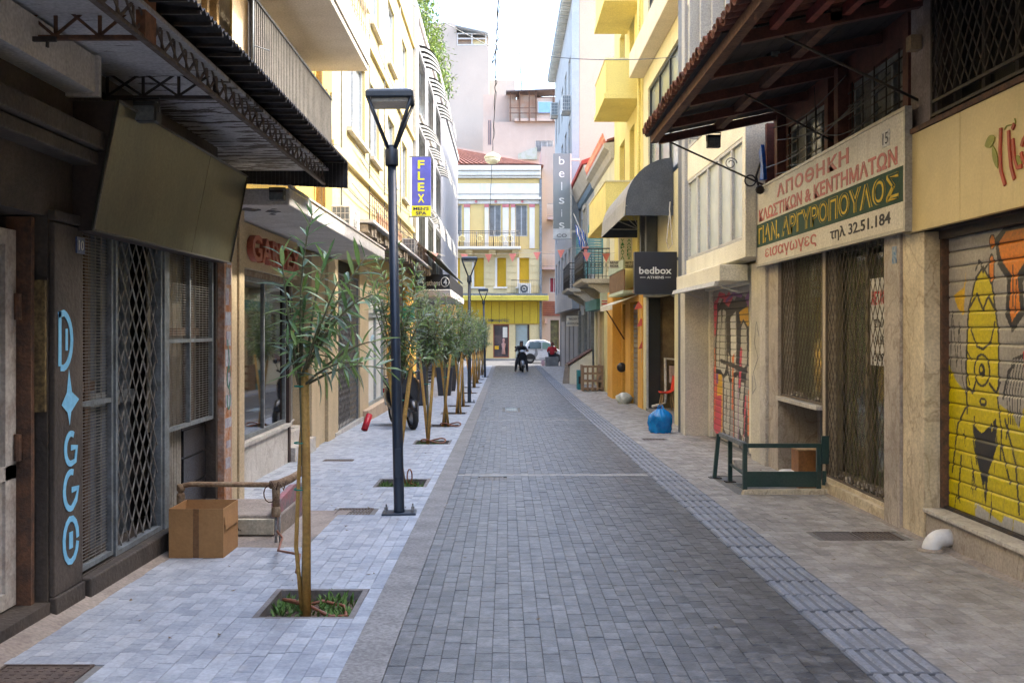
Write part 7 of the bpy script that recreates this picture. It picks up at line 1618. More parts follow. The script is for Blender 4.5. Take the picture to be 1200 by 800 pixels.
MB().prism([(hx(607), G_-.6, hz(188)), (hx(629), G_-.6, hz(188)), (hx(629), G_-.6, hz(174)), (hx(621), G_-.6, hz(176)), (hx(607), G_-.6, hz(182))], (0, .3, 0)).build('mossy_parapet', M('mossy_render', (.4, .4, .36), (.3, .33, .24), s=2), BG)
# tall beige block
TB = thing('rear_apartment_block', 'tall windowless beige block with small rooftop cabin against the sky', 'building', (-5, 100, 0))
K_ = 100.0
def kx(p): return XP(p, K_)
def kz(p): return ZP(p, K_)
mt['beige'] = M('beige_grey_render', (0.406, 0.351, 0.3), (0.367, 0.32, 0.273), s=.25, streak=.3, sc=(.47, .42, .38), bump=.05)
MB().box(kx(440), kx(573), K_, K_+12, 0, kz(58)).box(kx(440), kx(535), K_, K_+12, kz(58), kz(27)).build('building_body', mt['beige'], TB)
MB().box(kx(535)+.01, kx(572), K_+.02, K_+4, kz(58), kz(53.5)).box(kx(535)+.01, kx(572), K_+1, K_+4, kz(53), kz(40)).build('rooftop_cabin', mt['beige'], TB)
cf = frame(MB(), 'F', K_, kx(535)+.02, kx(570), kz(53), kz(38.5), .12, -.4, -.1, [('v', kx(553)), ('h', kz(45))]).build('cabin_window', mt['white_frame'], TB)
MB().fbox('F', K_, kx(536), kx(553), kz(52), kz(45), -.5, -.45).build('pane', M('brown_pane', (.35, .25, .18), s=2), cf); MB().fbox('F', K_, kx(553.5), kx(569), kz(52), kz(45), -.5, -.45).build('pane', mt['d_cream'], cf)
MB().prism([(kx(534), K_-.6, kz(31)), (kx(573), K_-.6, kz(39.5)), (kx(573), K_-.6, kz(40.5)), (kx(534), K_-.6, kz(32))], (0, 5, 0)).build('cabin_roof', M('blue_white_roof', (.5, .6, .68), s=2), TB)
MB().box(kx(573), kx(604), K_+1, K_+12, 0, kz(92)).box(kx(573), kx(603), K_+2, K_+12, kz(92), kz(88)).build('lower_wing', mt['beige'], TB)
# ================================================================== STREET LAMPS
mt['lamp_blue'] = M('navy_grey_paint', (.018, .03, .05), (.025, .04, .062), s=6, rough=.38, fine=.1, bump=.03, spec=.6)
def lamp():
    o = thing('street_lamp', 'nearest slim dark blue street lamp with triangular head, third of the picture from the left', 'street lamp', (0, 0, 0), 'dark blue street lamps along the left kerb')
    MB().box(-.16, .16, -.11, .11, 0, .02).build('base_plate', mt['lamp_blue'], o, bev=.004)
    for sx_ in (-1, 1):
        for sy_ in (-1, 1): MB().lathe([(.014, 0), (.014, .03), (.008, .032), (.008, .06)], (sx_*.125, sy_*.08, .02), 6, smooth=False).build('anchor_bolt', mt['kerb'], o)
    MB().lathe([(.054, .02), (.054, .03), (.05, .05), (.05, 1.2), (.046, 1.23), (.042, 3.28)], (0, 0, 0), 16).build('pole', mt['lamp_blue'], o)
    MB().box(-.028, .028, -.056, -.044, .35, .62).build('access_door', mt['lamp_blue'], o, bev=.004)
    MB().lathe([(.06, 3.28), (.062, 3.29), (.062, 3.43), (.05, 3.45), (.045, 3.47)], (0, 0, 0), 16).build('collar', mt['lamp_blue'], o)
    zt = 3.9; s = .205
    for sx_, sy_ in ((-1, -1), (1, -1), (1, 1), (-1, 1)): MB().tube([(sx_*.03, sy_*.03, 3.44), (sx_*s, sy_*s*.9, zt)], [.019, .017], 6).build('arm', mt['lamp_blue'], o)
    hd = MB().box(-s-.015, s+.015, -s-.005, s+.005, zt-.015, zt+.05).prism([(-s-.015, -s, zt+.051), (s+.015, -s, zt+.051), (s-.03, -s+.05, zt+.075), (-s+.03, -s+.05, zt+.075)], (0, 2*s-.05, 0)).build('head', mt['lamp_blue'], o, bev=.012)
    MB().box(-s+.04, s-.04, -s+.04, s-.04, zt-.05, zt-.016).build('lamp_glass', M('lamp_diffuser', (.35, .37, .38), rough=.3, s=3), hd)
    return o
LP = lamp(); LP.location = (-1.0, 9.4, gz(9.4)); LP.rotation_euler = (0, R(-1.2), R(3))
dup(LP, (XP(550, 27.2), 27.2, gz(27.2)), 'middle dark blue street lamp of the three, rising from the oleander crowns', .05)
dup(LP, (XP(568.5, 44.7), 44.7, gz(44.7)), 'farthest dark blue street lamp, just left of the scooter rider')

# ================================================================== OLEANDERS
mt['leaf'] = [M('oleander_leaf_%d' % i, c, c2, s=9, rough=.28, bump=0, fine=.15, spec=.7) for i, (c, c2) in enumerate([((.15, .27, .1), (.11, .21, .08)), ((.23, .37, .1), (.17, .29, .08)), ((.24, .35, .28), (.18, .28, .21)), ((.33, .44, .16), (.25, .36, .13))])]
mt['leaf_s'] = [M('silvery_leaf_%d' % i, c, c2, s=9, rough=.5, bump=0, fine=.15) for i, (c, c2) in enumerate([((.27, .34, .22), (.2, .26, .17)), ((.4, .45, .34), (.32, .37, .28)), ((.2, .31, .12), (.15, .24, .1)), ((.28, .4, .13), (.2, .3, .1))])]
for m_ in mt['leaf']+mt['leaf_s']: translucent(m_, .4)
mt['bark'] = M('greenish_bark', (.2, .19, .11), (.14, .13, .08), s=12, bump=.4)
mt['stake'] = M('round_wood_stake', (0.6, 0.36, 0.09), (0.46, 0.25, 0.065), s=7, rough=.7, bump=.3, streak=.3, sc=(.2, .1, .04))
mt['tie'] = M('green_tie', (.01, .3, .22), s=5)
def leaf_pts(L, w, droop, tw=0.0):
    P = []; n = 5
    for i in range(n+1):
        t = i/n; wd = w*(math.sin(math.pi*min(1, t*.93+.05)))**.75*(1-.25*t) if t < 1 else .0
        y = L*t*(1-.08*droop*t); z = -droop*L*.35*t*t; P.append((-wd/2, y, z+wd*.22)); P.append((0, y, z)); P.append((wd/2, y, z+wd*.22))
    return P, n
def leaf_mesh(name, L, w, droop, m):
    mb = MB(); P, n = leaf_pts(L, w, droop); mb.v = P
    for i in range(n):
        a = i*3; mb.face([a, a+1, a+4, a+3], True); mb.face([a+1, a+2, a+5, a+4], True)
    o = mb.build(name, m, None, off=Vector((0, 0, 0))); me = o.data; bpy.data.objects.remove(o); return me
LEAF = [leaf_mesh('leaf', 1, .15+.03*(k % 2), d, mt['leaf'][k % 4]) for k, d in enumerate((.1, .45, .8, .3, .6, .2))]
def leaf_rot(dirv, roll):
    y = dirv.normalized(); up = Vector((0, 0, 1)); x = y.cross(up)
    if x.length < .05: x = Vector((1, 0, 0))
    x.normalize(); z = x.cross(y); m = Matrix((x, y, z)).transposed(); return m @ Matrix.Rotation(roll, 3, 'Y')
def whorls(path, rnd, step, start, Lr, count):
    """leaf sites along a stem"""
    out = []; segs = [(Vector(path[i]), Vector(path[i+1])) for i in range(len(path)-1)]; tot = sum((b-a).length for a, b in segs); s = start*tot
    while s <= tot+1e-6:
        q = s
        for a, b in segs:
            l = (b-a).length
            if q <= l+1e-6: p = a+(b-a)*(q/l); t = (b-a).normalized(); break
            q -= l
        f = s/tot; a0 = rnd.random()*6.28; px_ = t.orthogonal().normalized(); py_ = t.cross(px_)
        for k in range(count):
            an = a0+k*6.283/count+rnd.uniform(-.3, .3); el = R(70*f**1.5-18+rnd.uniform(-18, 18)); d = (px_*math.cos(an)+py_*math.sin(an))*math.cos(el)+t*math.sin(el)
            if f < .6: d = d+Vector((0, 0, -.55*(1-f)*rnd.random()))
            out.append((p, d.normalized(), rnd.uniform(*Lr)*(1-.25*(f > .93)), rnd.uniform(-.4, .4)))
        s += step
    return out
def stem_path(a, b, bend, rnd):
    a, b = Vector(a), Vector(b); n = 5; off = Vector((rnd.uniform(-1, 1), rnd.uniform(-1, 1), 0))*bend
    return [tuple(a+(b-a)*(i/n)+off*math.sin(math.pi*i/n)+Vector((0, 0, .12*(b-a).length*math.sin(math.pi*i/n)))) for i in range(n+1)]
def tree1():
    bx_, by_ = -1.24, 6.12; z0 = gz(by_)-.06; rnd = random.Random(21)
    T = thing('oleander_tree', 'nearest young oleander with long glossy leaves, staked in the front pit', 'tree', (bx_, by_, z0), 'staked oleanders along the left pavement')
    def W(px, py, dy=0): Y = by_+dy; return (XP(px, Y), Y, ZP(py, Y))
    fork = W(353, 445); tr = MB(); tr.tube([(bx_, by_, z0), (bx_+.01, by_+.02, z0+.6), fork], [.02, .017, .015], 8)
    tips = [((330, 296), -.1, (347, 430)), ((366, 250), .05, (352, 445)), ((352, 335), .15, (352, 440)), ((396, 330), -.18, (356, 440)), ((430, 300), .1, (372, 400)), ((436, 345), -.12, (372, 410)), ((402, 385), .2, (356, 440)), ((452, 432), .0, (360, 450)), ((425, 425), -.22, (358, 450)), ((335, 400), -.15, (350, 450)), ((340, 350), .2, (350, 440)), ((385, 300), .22, (360, 420)), ((412, 360), .02, (366, 420)), ((376, 375), -.25, (354, 440)), ((440, 400), .2, (380, 430))]
    sites = []
    for (tp, dy, bs_) in tips:
        b = W(*tp, dy); a = W(*bs_, dy*.2); p = stem_path(a, b, .03, rnd); tr.tube(p, [.009, .008, .007, .006, .005, .004], 5)
        sites += whorls(p, rnd, .064, .24, (.13, .21), 3)
    tr.build('trunk', mt['bark'], T)
    rnd.shuffle(sites); sites.sort(key=lambda q: -q[2])
    for (p, d, L, roll) in sites[:300]:
        me = rnd.choice(LEAF); o = inst('leaf', me, T, p); o.rotation_euler = leaf_rot(d, roll).to_euler(); o.scale = (L*.95, L, L)
    if len(sites) > 300:
        mb = MB(); add_leaves(mb, sites[300:], mt['leaf'], rnd); mb.build('leaf', None, T, kind='stuff')
    MB().tube([(bx_+.03, by_-.05, z0), W(359, 540, -.04), W(357, 432, -.03)], [.026, .025, .023], 9).build('stake', mt['stake'], T)
    MB().tube([(bx_-.0, by_-.02, z0), W(347, 640, .0), W(350, 560, .01), W(357, 445, .02)], [.014, .013, .012, .011], 7).build('stake', mt['stake'], T)
    for py in (452, 518, 572): c = W(352.5, py); MB().tube([(c[0]+.034*math.cos(a), c[1]-.02+.05*math.sin(a), c[2]) for a in np.linspace(0, 6.28, 13)], .004, 5).build('tie', mt['tie'], T)
    return T
def add_leaves(mb, sites, mats, rnd, wf=1.2):
    for (p, d, L, roll) in sites:
        P, n = leaf_pts(1, .17, rnd.choice((.1, .4, .7))); n = 2; idx = [0, 1, 2, 6, 7, 8, 15, 16, 17]
        m = leaf_rot(d, roll); b = len(mb.v); mb.mat(rnd.choice(mats))
        pts = [P[1], P[6], P[8], P[16], P[12], P[14]]
        for q in (P[1], P[6], P[12], P[16], P[14], P[8]): v = m @ Vector((q[0]*wf*L, q[1]*L, q[2]*L)); mb.v.append((p[0]+v.x, p[1]+v.y, p[2]+v.z))
        mb.face([b, b+1, b+2, b+3], True); mb.face([b, b+3, b+4, b+5], True)
def tree_proto(seed, h, wd, silver, dens=1.0):
    rnd = random.Random(seed); T = thing('oleander_tree', 'x', 'tree', (0, 0, 0), 'staked oleanders along the left pavement')
    tr = MB(); tr.tube([(0, 0, 0), (.02, 0, .6), (.0, .01, 1.3)], [.022, .018, .015], 7); sites = []
    for k in range(int(17*dens)):
        a = rnd.random()*6.28; rr_ = wd*math.sqrt(rnd.random()); zt = 1.42+(h-1.42)*(.06+.94*rnd.random())*(1-.35*(rr_/wd)**2)
        b = (rr_*math.cos(a), rr_*math.sin(a), zt); s0 = (0, 0, 1.2+.1*rnd.random()); p = stem_path(s0, b, .05, rnd); tr.tube(p, [.009, .008, .007, .006, .005, .004], 4); sites += whorls(p, rnd, .06, .3, (.1, .17), 3)
    tr.build('trunk', mt['bark'], T)
    mb = MB(); add_leaves(mb, sites, (mt['leaf_s'] if silver else mt['leaf']+mt['leaf_s']), rnd); mb.build('crown', None, T)
    ln = rnd.choice((-.13, .12, .08))
    MB().tube([(-.04, -.05, 0), (ln+.03, -.03, 1.5)], [.027, .023], 8).build('stake', mt['stake'], T); MB().tube([(.05, .02, 0), (-ln-.02, .03, 1.45)], [.025, .022], 8).build('stake', mt['stake'], T)
    MB().tube([(.05*math.cos(a), .05*math.sin(a), 1.0) for a in np.linspace(0, 6.28, 11)], .005, 4).build('tie', mt['tie'], T)
    return T
tree1()
protos = [tree_proto(31, 2.95, .42, False, 1.3), tree_proto(47, 2.9, .5, True, 1.7), tree_proto(59, 2.75, .48, True, 1.5)]
TL = [((-1.22, 11.5), 0, 'second oleander, its stake hidden behind the nearest street lamp', 1.0), ((-1.27, 16.2), 1, 'silvery oleander with paired crossing stakes beside the parked black scooter', 1.0), ((-1.17, 19.5), 1, 'silvery oleander with one leaning stake, next beyond the crossing stakes', 1.0), ((-1.08, 23.0), 2, 'bushy oleander beside the twin stakes before the middle street lamp', 1.0), ((-1.1, 25.7), 2, 'bushy oleander directly behind the middle street lamp', .98)]
for i in range(6): TL.append(((-1.13+.01*i, (31.9, 35.5, 38.9, 42.3, 47.3, 50.5)[i]), (1, 2, 0, 2, 1, 0)[i], None, .95))
used = set()
far_lab = ['oleander first beyond the middle street lamp, among slender stakes', 'oleander second beyond the middle street lamp', 'oleander third beyond the middle street lamp', 'oleander next before the farthest street lamp', 'oleander first beyond the farthest street lamp', 'last oleander of the row, nearest the cross street']
for i, ((x, y), k, lab, s_) in enumerate(TL):
    lab = lab or far_lab[i-5]
    if k not in used: used.add(k); protos[k].location = (x, y, gz(y)-.05); protos[k]['label'] = lab; protos[k].rotation_euler = (0, 0, i*.9)
    else: dup(protos[k], (x, y, gz(y)-.05), lab, i*1.3)
# irrigation hoses
mt['hose'] = M('red_brown_hose', (.28, .1, .05), (.22, .08, .04), s=8, rough=.5, bump=.1)
def hose(lbl, pts, r=.011): tag(MB().tube(pts, r, 7).build('irrigation_hose', mt['hose']), lbl, 'hose')
g = gz(6.2)
hose('reddish hose rising out of the nearest tree pit and curling over the soil', [(-1.22, 6.2, g-.02), (-1.35, 6.3, g-.02), (-1.38, 6.2, g+.01), (-1.2, 6.1, g+.0), (-1.05, 5.98, g-.03), (-.96, 6.02, g-.04), (-1.0, 6.2, g-.03), (-1.15, 6.28, g-.02), (-1.25, 6.2, g-.03)])
hose('reddish hose curving from the pipe valve to the nearest tree stake', [(vx+.01, 8.0, gz(8)+.1), (vx+.12, 7.7, gz(8)+.11), (vx+.2, 7.2, gz(8)+.12), (-1.36, 6.6, g+.2), (-1.3, 6.2, g+.18)], .009)
g = gz(11.5); hose('upright loop of reddish hose in the weedy pit behind the nearest lamp', [(XP(478, 11.4), 11.4, g-.04)]+[(XP(480, 11.4)+.028*math.sin(a), 11.4, g+.09-.08*math.cos(a)) for a in np.linspace(.3, 6, 12)]+[(XP(478, 11.4)+.1, 11.5, g-.03)], .008)
for (x, y), nm_ in (((-1.27, 16.2), 'third'), ((-1.17, 19.5), 'fourth')):
    g = gz(y); hose('loop of reddish hose round the stakes of the %s tree pit' % nm_, [(x+.2*math.cos(a)+.1, y+.12*math.sin(a)+.02*math.cos(3*a), g-.0+.03*math.sin(2*a)+.03) for a in np.linspace(0, 7.5, 22)], .012)

# ================================================================== LEFT SIDE CLUTTER
lit_ = MB(); rl_ = random.Random(14)
for k in range(150):
    Y_ = rl_.uniform(4.6, 20); X_ = rl_.choice([rl_.uniform(-2.4, -.9), rl_.uniform(2.2, 3.3), rl_.uniform(-.8, 3.3)]); a_ = rl_.random()*6.28; s_ = rl_.uniform(.008, .028); z_ = gz(Y_)+.004
    lit_.quad(*[(X_+s_*k1*math.cos(a_)-s_*.4*k2*math.sin(a_), Y_+s_*k1*math.sin(a_)+s_*.4*k2*math.cos(a_), z_+abs(k1)*rl_.uniform(0, .01)) for k1, k2 in ((-1, 0), (0, -1), (1, 0), (0, 1))])
tag(lit_.build('dry_leaves', M('dry_leaf', (.16, .1, .05), (.3, .27, .2), s=30), kind='stuff'), 'tiny dry leaves and scraps scattered over the paving', 'litter')
SCM = dict(body=M('scooter_black', (.015, .016, .02), s=4, rough=.22, fine=.05, bump=0, spec=.7), tyre=M('tyre_rubber', (.02, .02, .02), rough=.8, s=9), seat=M('scooter_seat', (.04, .045, .06), rough=.5, s=9), metal=M('alloy', (.4, .41, .42), rough=.35, metal=.8, s=9), red=M('tail_red', (.55, .01, .02), rough=.2, s=3, bump=0), silver=M('silver_paint', (.45, .47, .5), rough=.3, metal=.3, s=4, bump=0), lens=M('clear_lens', (.6, .62, .6), rough=.1, s=4, bump=0), plate=M('plate_white', (.7, .72, .75), s=4))
def loft(mb, secs, smooth=True):
    """closed rings of equal length joined into a skin"""
    n = len(secs[0]); b = len(mb.v)
    for s in secs: mb.v += [tuple(p) for p in s]
    for i in range(len(secs)-1):
        for k in range(n): k2 = (k+1) % n; mb.face([b+i*n+k, b+i*n+k2, b+(i+1)*n+k2, b+(i+1)*n+k], smooth)
    mb.face([b+k for k in range(n)][::-1]); mb.face([b+(len(secs)-1)*n+k for k in range(n)]); return mb
def ring(y, w, z0, z1, n=12, e=.7, x0=0): return [(x0+w*math.copysign(abs(math.cos(a))**e, math.cos(a)), y, (z0+z1)/2+(z1-z0)/2*math.copysign(abs(math.sin(a))**e, math.sin(a))) for a in np.linspace(0, 2*math.pi, n, endpoint=False)]
def scooter(lbl, silver=False):
    """front faces -Y, wheels on z=0"""
    S = thing('scooter', lbl, 'scooter', (0, 0, 0)); bd = SCM['body']; cw_ = SCM['silver'] if silver else bd
    for y in (-.66, .62):
        wb_ = MB(); wb_.tube([(0, y+.215*math.cos(a), .26+.215*math.sin(a)) for a in np.linspace(0, 6.283, 25)], .052, 8, caps=False); wo_ = wb_.build('wheel', SCM['tyre'], S)
        MB().lathe([(.05, -.05), (.16, -.03), (.165, 0), (.16, .03), (.05, .05)], (0, y, .26), 14, axis='X').build('rim', SCM['metal'], wo_)
    m = MB(); loft(m, [ring(-.10, .11, .28, .36), ring(.1, .17, .26, .6), ring(.35, .2, .3, .74), ring(.6, .17, .42, .78), ring(.82, .1, .55, .76), ring(.92, .05, .62, .72)]); m.build('rear_body', SCM['body'], S)
    m = MB(); loft(m, [[(p[0]*sc_+0, -.42-(p[2]-.3)*.28+dy, p[2]) for p in ring(0, .24*ww, .32, 1.02, 14, .8)] for sc_, dy, ww in ((1, .09, .9), (1, 0, 1), (.8, -.08, .8))]); m.build('front_shield', bd, S)
    m = MB(); loft(m, [ring(-.4, .16, .2, .3), ring(0, .17, .2, .3)]); m.build('footboard', SCM['body'], S)
    m = MB(); loft(m, [ring(-.9, .03, .34, .44), ring(-.78, .09, .34, .58), ring(-.55, .1, .38, .6), ring(-.45, .06, .4, .52)]); m.build('front_mudguard', cw_, S)
    m = MB(); loft(m, [ring(.0, .12, .72, .78), ring(.15, .16, .74, .84), ring(.5, .17, .77, .87), ring(.78, .13, .8, .92), ring(.86, .06, .82, .9)]); m.build('seat', SCM['seat'], S)
    m = MB(); m.tube([(-.34, -.42, 1.08), (-.15, -.5, 1.05), (.15, -.5, 1.05), (.34, -.42, 1.08)], .02, 7); hb_ = m.build('handlebar', SCM['body'], S)
    for s in (-1, 1): MB().tube([(s*.27, -.46, 1.08), (s*.33, -.5, 1.22)], .007, 5).lathe([(.01, -.012), (.055, -.006), (.055, .006), (.01, .012)], (s*.34, -.5, 1.26), 12, axis='Y').build('mirror', SCM['body'], hb_)
    m = MB(); loft(m, [ring(-.62, .08, .98, 1.06), ring(-.57, .13, .95, 1.12), ring(-.46, .12, .98, 1.12)]); m.build('headlight_cowl', cw_, S)
    m = MB(); m.lathe([(.01, -.03), (.07, -.02), (.075, .01)], (0, -.62, .9), 14, axis='Y'); m.build('headlight', SCM['lens'], S)
    for s in (-1, 1): MB().tube([(s*.07, -.66, .26), (s*.07, -.5, .62)], .022, 7).build('fork', SCM['metal'], S)
    MB().obox((0, .93, .66), (.2, .04, .09), (.2, 0, 0)).build('tail_light', SCM['red'], S, bev=.01)
    MB().obox((0, .9, .45), (.19, .012, .17), (-.25, 0, 0)).build('number_plate', SCM['plate'], S)
    m = MB(); loft(m, [ring(.62, .05, .22, .5), ring(.9, .06, .3, .5)]); m.build('rear_mudguard', SCM['body'], S)
    MB().tube([(.17, .2, .22), (.19, .55, .26), (.19, .85, .36)], [.03, .055, .05], 9).build('exhaust', SCM['body'], S)
    MB().tube([(-.13, .5, .92), (-.12, .85, .95), (.12, .85, .95), (.13, .5, .92)], .012, 6).build('grab_rail', SCM['body'], S)
    return S
s1 = scooter('black scooter parked on the left pavement, seen from behind beyond the nearest lamp'); s1.location = (XP(472, 18.9)-.03, 19.3, gz(19.3)); s1.rotation_euler = (0, R(-5), R(200-200+22))
tbx = thing('delivery_box', 'tan box standing behind the parked black scooter', 'box', (XP(485, 20.2), 20.2, gz(20.2)))
MB().box(XP(483, 20.3), XP(490.5, 20.3), 20.2, 20.5, gz(20.2)+.42, gz(20.2)+.86).build('box_body', mt['card'], tbx, bev=.015); MB().box(XP(484, 20.3), XP(490, 20.3), 20.24, 20.46, gz(20.2), gz(20.2)+.415).build('stand', mt['black'], tbx)
# red cylinder
rc_ = thing('paint_tin', 'red cylindrical tin tipped against the left doorstep', 'tin', (XP(429, 18.4), 18.4, gz(18.4)))
a_, b_ = Vector((XP(427, 18.3), 18.3, gz(18.3)+.03)), Vector((XP(432, 18.4), 18.5, gz(18.3)+.28))
MB().tube([a_, b_], [.06, .06], 16).build('tin_body', M('tin_red', (.5, .015, .03), s=4, rough=.4), rc_); MB().tube([b_, b_+(b_-a_)*.02], [.055, .05], 16).build('tin_lid', mt['rust'], rc_)
# planters
mt['planter'] = M('anthracite_planter', (.03, .035, .045), (.04, .045, .055), s=4, rough=.5)
bush_rnd = random.Random(77)
def planter(lbl, x, y, w_=.42, h_=.75, bush=.42):
    o = thing('planter', lbl, 'planter', (x, y, gz(y)))
    MB().prism([(x-w_*.36, y-w_*.36, gz(y)), (x+w_*.36, y-w_*.36, gz(y)), (x+w_*.36, y+w_*.36, gz(y)), (x-w_*.36, y+w_*.36, gz(y))], (0, 0, .01)).build('foot', mt['planter'], o)
    b = MB(); z = gz(y)+.011; n0 = [( -1, -1), (1, -1), (1, 1), (-1, 1)]; loft(b, [[(x+sx_*w_*k_, y+sy_*w_*k_, z+hh_) for sx_, sy_ in n0] for k_, hh_ in ((.36, 0), (.5, h_), (.44, h_), (.43, h_-.06))], False); b.build('pot', mt['planter'], o, bev=.008)
    mb = MB(); st_ = []
    for k in range(620):
        d = Vector((bush_rnd.gauss(0, 1), bush_rnd.gauss(0, 1), bush_rnd.gauss(0, 1))).normalized(); r_ = bush*(.6+.4*bush_rnd.random()); st_.append((Vector((x+d.x*r_*.75, y+d.y*r_*.75, z+h_+bush*.45+d.z*r_*.62)), (d+Vector((0, 0, .4))).normalized(), bush_rnd.uniform(.06, .12), 0))
    add_leaves(mb, st_, [mt['leaf'][0], mt['leaf'][1], mt['leaf_s'][2]], bush_rnd, 1.8); mb.build('shrub', None, o)
planter('anthracite tapered planter with round dark shrub, nearer of the pair before the cafe', -1.86, 30.6, .52, .85)
planter('anthracite tapered planter with round shrub, farther of the pair before the cafe', -1.85, 33.2, .52, .85)
cd = thing('cafe_screen', 'tall dark cabinet standing on the left pavement behind the silvery oleanders', 'cabinet', (-2.15, 26.5, gz(26.5)))
MB().box(XP(489, 25.8), XP(500, 25.8), 25.8, 26.3, gz(26)+.03, gz(26)+1.35).build('cabinet_body', mt['planter'], cd, bev=.01); MB().box(XP(489, 25.8)+.02, XP(500, 25.8)-.02, 25.83, 26.27, gz(26), gz(26)+.029).build('foot', mt['black'], cd)
cd2 = thing('cafe_table_stack', 'stack of dark cafe chairs behind the tall dark cabinet', 'chairs', (-2.2, 30, gz(30)))
for k in range(5):
    z = gz(30)+.42+k*.1
    MB().box(-2.6, -2.2, 29.9, 30.3, z, z+.03).build('seat', mt['planter'], cd2); MB().box(-2.6, -2.57, 29.9, 30.3, z+.031, z+.45).build('backrest', mt['planter'], cd2)
for dx, dy in ((-2.58, 29.92), (-2.22, 29.92), (-2.58, 30.28), (-2.22, 30.28)): MB().tube([(dx, dy, gz(30)+.42), (dx, dy, gz(30))], .014, 6).build('leg', mt['grey_paint'], cd2)
# roof plants on the white building
hv = thing('roof_hedge', 'lime green shrubs spilling along the white building roof edge', 'hedge', (-2.9, 38, 12)); mb = MB(); st_ = []
rh = random.Random(9)
for k in range(5200):
    y = 31.6+rh.random()**1.1*15; env = .55+.35*math.sin(y*1.1)+.25*math.sin(y*2.7+1); z = 12.0+rh.random()*(1.15+env)*(1 if y < 40 else .7); x = -3.0+rh.gauss(0, .28)+.12*math.sin(y*2)
    st_.append((Vector((x, y, z)), Vector((rh.gauss(0, 1), rh.gauss(0, 1), rh.gauss(.5, .8))).normalized(), rh.uniform(.12, .26), 0))
add_leaves(mb, st_, [mt['lime'], M('lime_leaves_dark', (.09, .17, .03), s=4), mt['lime']], rh, 2.0); mb.build('foliage', None, hv)
MB().box(-3.15, -2.95, 31.6, 46.6, 12.0, 12.3).build('trough', mt['kerb'], hv)
rfr = MB(); rfr.tube([(-2.85, 31.4, 12.05), (-2.85, 31.4, 13.1), (-2.85, 47, 13.1)], .025, 5)
for k in range(14): rfr.tube([(-2.85, 32+k*1.1, 12.05), (-2.85, 32+k*1.1, 13.1)], .018, 4)
rfr.build('railing', mt['grey_paint'], hv)

# ================================================================== SMART CAR, RIDER, SEATED PERSON
CA = thing('parked_car', 'tiny two-door silver-white city car crossing the end of the street', 'car', (0, 66, -.675))
def carm():
    cx0 = XP(636, 65.0); yc = 65.8; zg = -.675
    P = lambda u, z: (cx0+u, z+zg)     # u along the car, nose to the right
    prof = [(-1.22, .28), (-1.27, .5), (-1.25, .78), (-1.18, 1.02), (-1.02, 1.38), (-.85, 1.5), (-.3, 1.55), (.15, 1.52), (.55, 1.34), (.88, 1.0), (1.12, .85), (1.24, .66), (1.27, .45), (1.22, .28)]
    m = MB(); secs = []
    for (dy, sx_, top) in ((-.72, .94, .93), (-.76, .985, .985), (-.68, 1, 1), (.68, 1, 1), (.76, .985, .985), (.72, .94, .93)):
        secs.append([(cx0+u*sx_, yc+dy*(1 if z < .95 else 1-.17*(z-.95)/.6), zg+.28+(z-.28)*(top if z > .6 else 1)) for u, z in prof])
    loft(m, secs, True); m.build('body', M('car_silver_white', (.8, .81, .83), s=3, rough=.25, fine=.03, bump=0, spec=.7), CA)
    sy_ = yc-.775
    def side_poly(pts, d, lean=True): return [(cx0+u, yc-(.765 if z < .95 else .765*(1-.17*(z-.95)/.6))-d, zg+z) for u, z in pts]
    MB().prism(side_poly([(-.95, .95), (-.1, .97), (-.1, 1.38), (-.3, 1.43), (-.85, 1.38)], .012), (0, .03, 0)).build('side_window', M('car_glass', (.03, .05, .05), s=3, rough=.08, bump=0), CA)
    MB().prism(side_poly([(-.03, .97), (.78, .97), (.5, 1.22), (.3, 1.36), (-.03, 1.38)], .014), (0, .03, 0)).build('side_window', M('car_glass_green', (.12, .2, .18), s=3, rough=.08, bump=0), CA)
    MB().prism(side_poly([(-.72, .3), (-.5, .3), (-.3, .62), (-.38, .95), (-.55, 1.42), (-.72, 1.46), (-.5, .95), (-.5, .7)], .006), (0, .02, 0)).build('safety_cell', M('cell_grey', (.3, .31, .33), s=3, rough=.3), CA)
    MB().prism(side_poly([(-1.19, 1.0), (-1.03, 1.34), (-.98, 1.34), (-1.1, 1.0)], -.06), (0, 1.3, 0)).build('rear_window', MATS['car_glass'], CA)
    MB().box(cx0-1.27, cx0-1.18, yc-.74, yc-.58, zg+.72, zg+.92).build('tail_light', SCM['red'], CA, bev=.02)
    MB().box(cx0-.25, cx0+.45, sy_-.005, sy_+.01, zg+.34, zg+.36).box(cx0+.4, cx0+.43, sy_-.005, sy_+.01, zg+.4, zg+.95).build('door_line', mt['grey_beam'], CA)
    MB().box(cx0-.15, cx0-.0, sy_-.03, sy_-.006, zg+.84, zg+.87).build('door_handle', mt['black'], CA)
    MB().obox((cx0+.62, sy_-.06, zg+1.0), (.12, .16, .1), (0, 0, 0)).build('mirror', mt['black'], CA, bev=.02)
    for u in (-.82, .86):
        for s in (-1, 1):
            y = yc+s*.66; w = MB(); w.tube([(cx0+u+.235*math.cos(a), y, zg+.3+.235*math.sin(a)) for a in np.linspace(0, 6.283, 25)], .07, 8, caps=False); wo = w.build('wheel', SCM['tyre'], CA)
            MB().lathe([(.03, -.1), (.17, -.08), (.2, -.06), (.2, .06), (.03, .08)], (cx0+u, y, zg+.3), 12, axis='Y').build('rim', SCM['metal'], wo)
        MB().prism([(cx0+u+.36*math.cos(a), sy_-.004, zg+.3+.36*math.sin(a)) for a in np.linspace(-.05, math.pi+.05, 12)], (0, .05, 0)).build('wheel_arch', mt['black'], CA)
carm()
s2 = scooter('scooter ridden by the person in dark clothes at the end of the street', True); XR_ = XP(611, 51.5); YR_ = 51.5
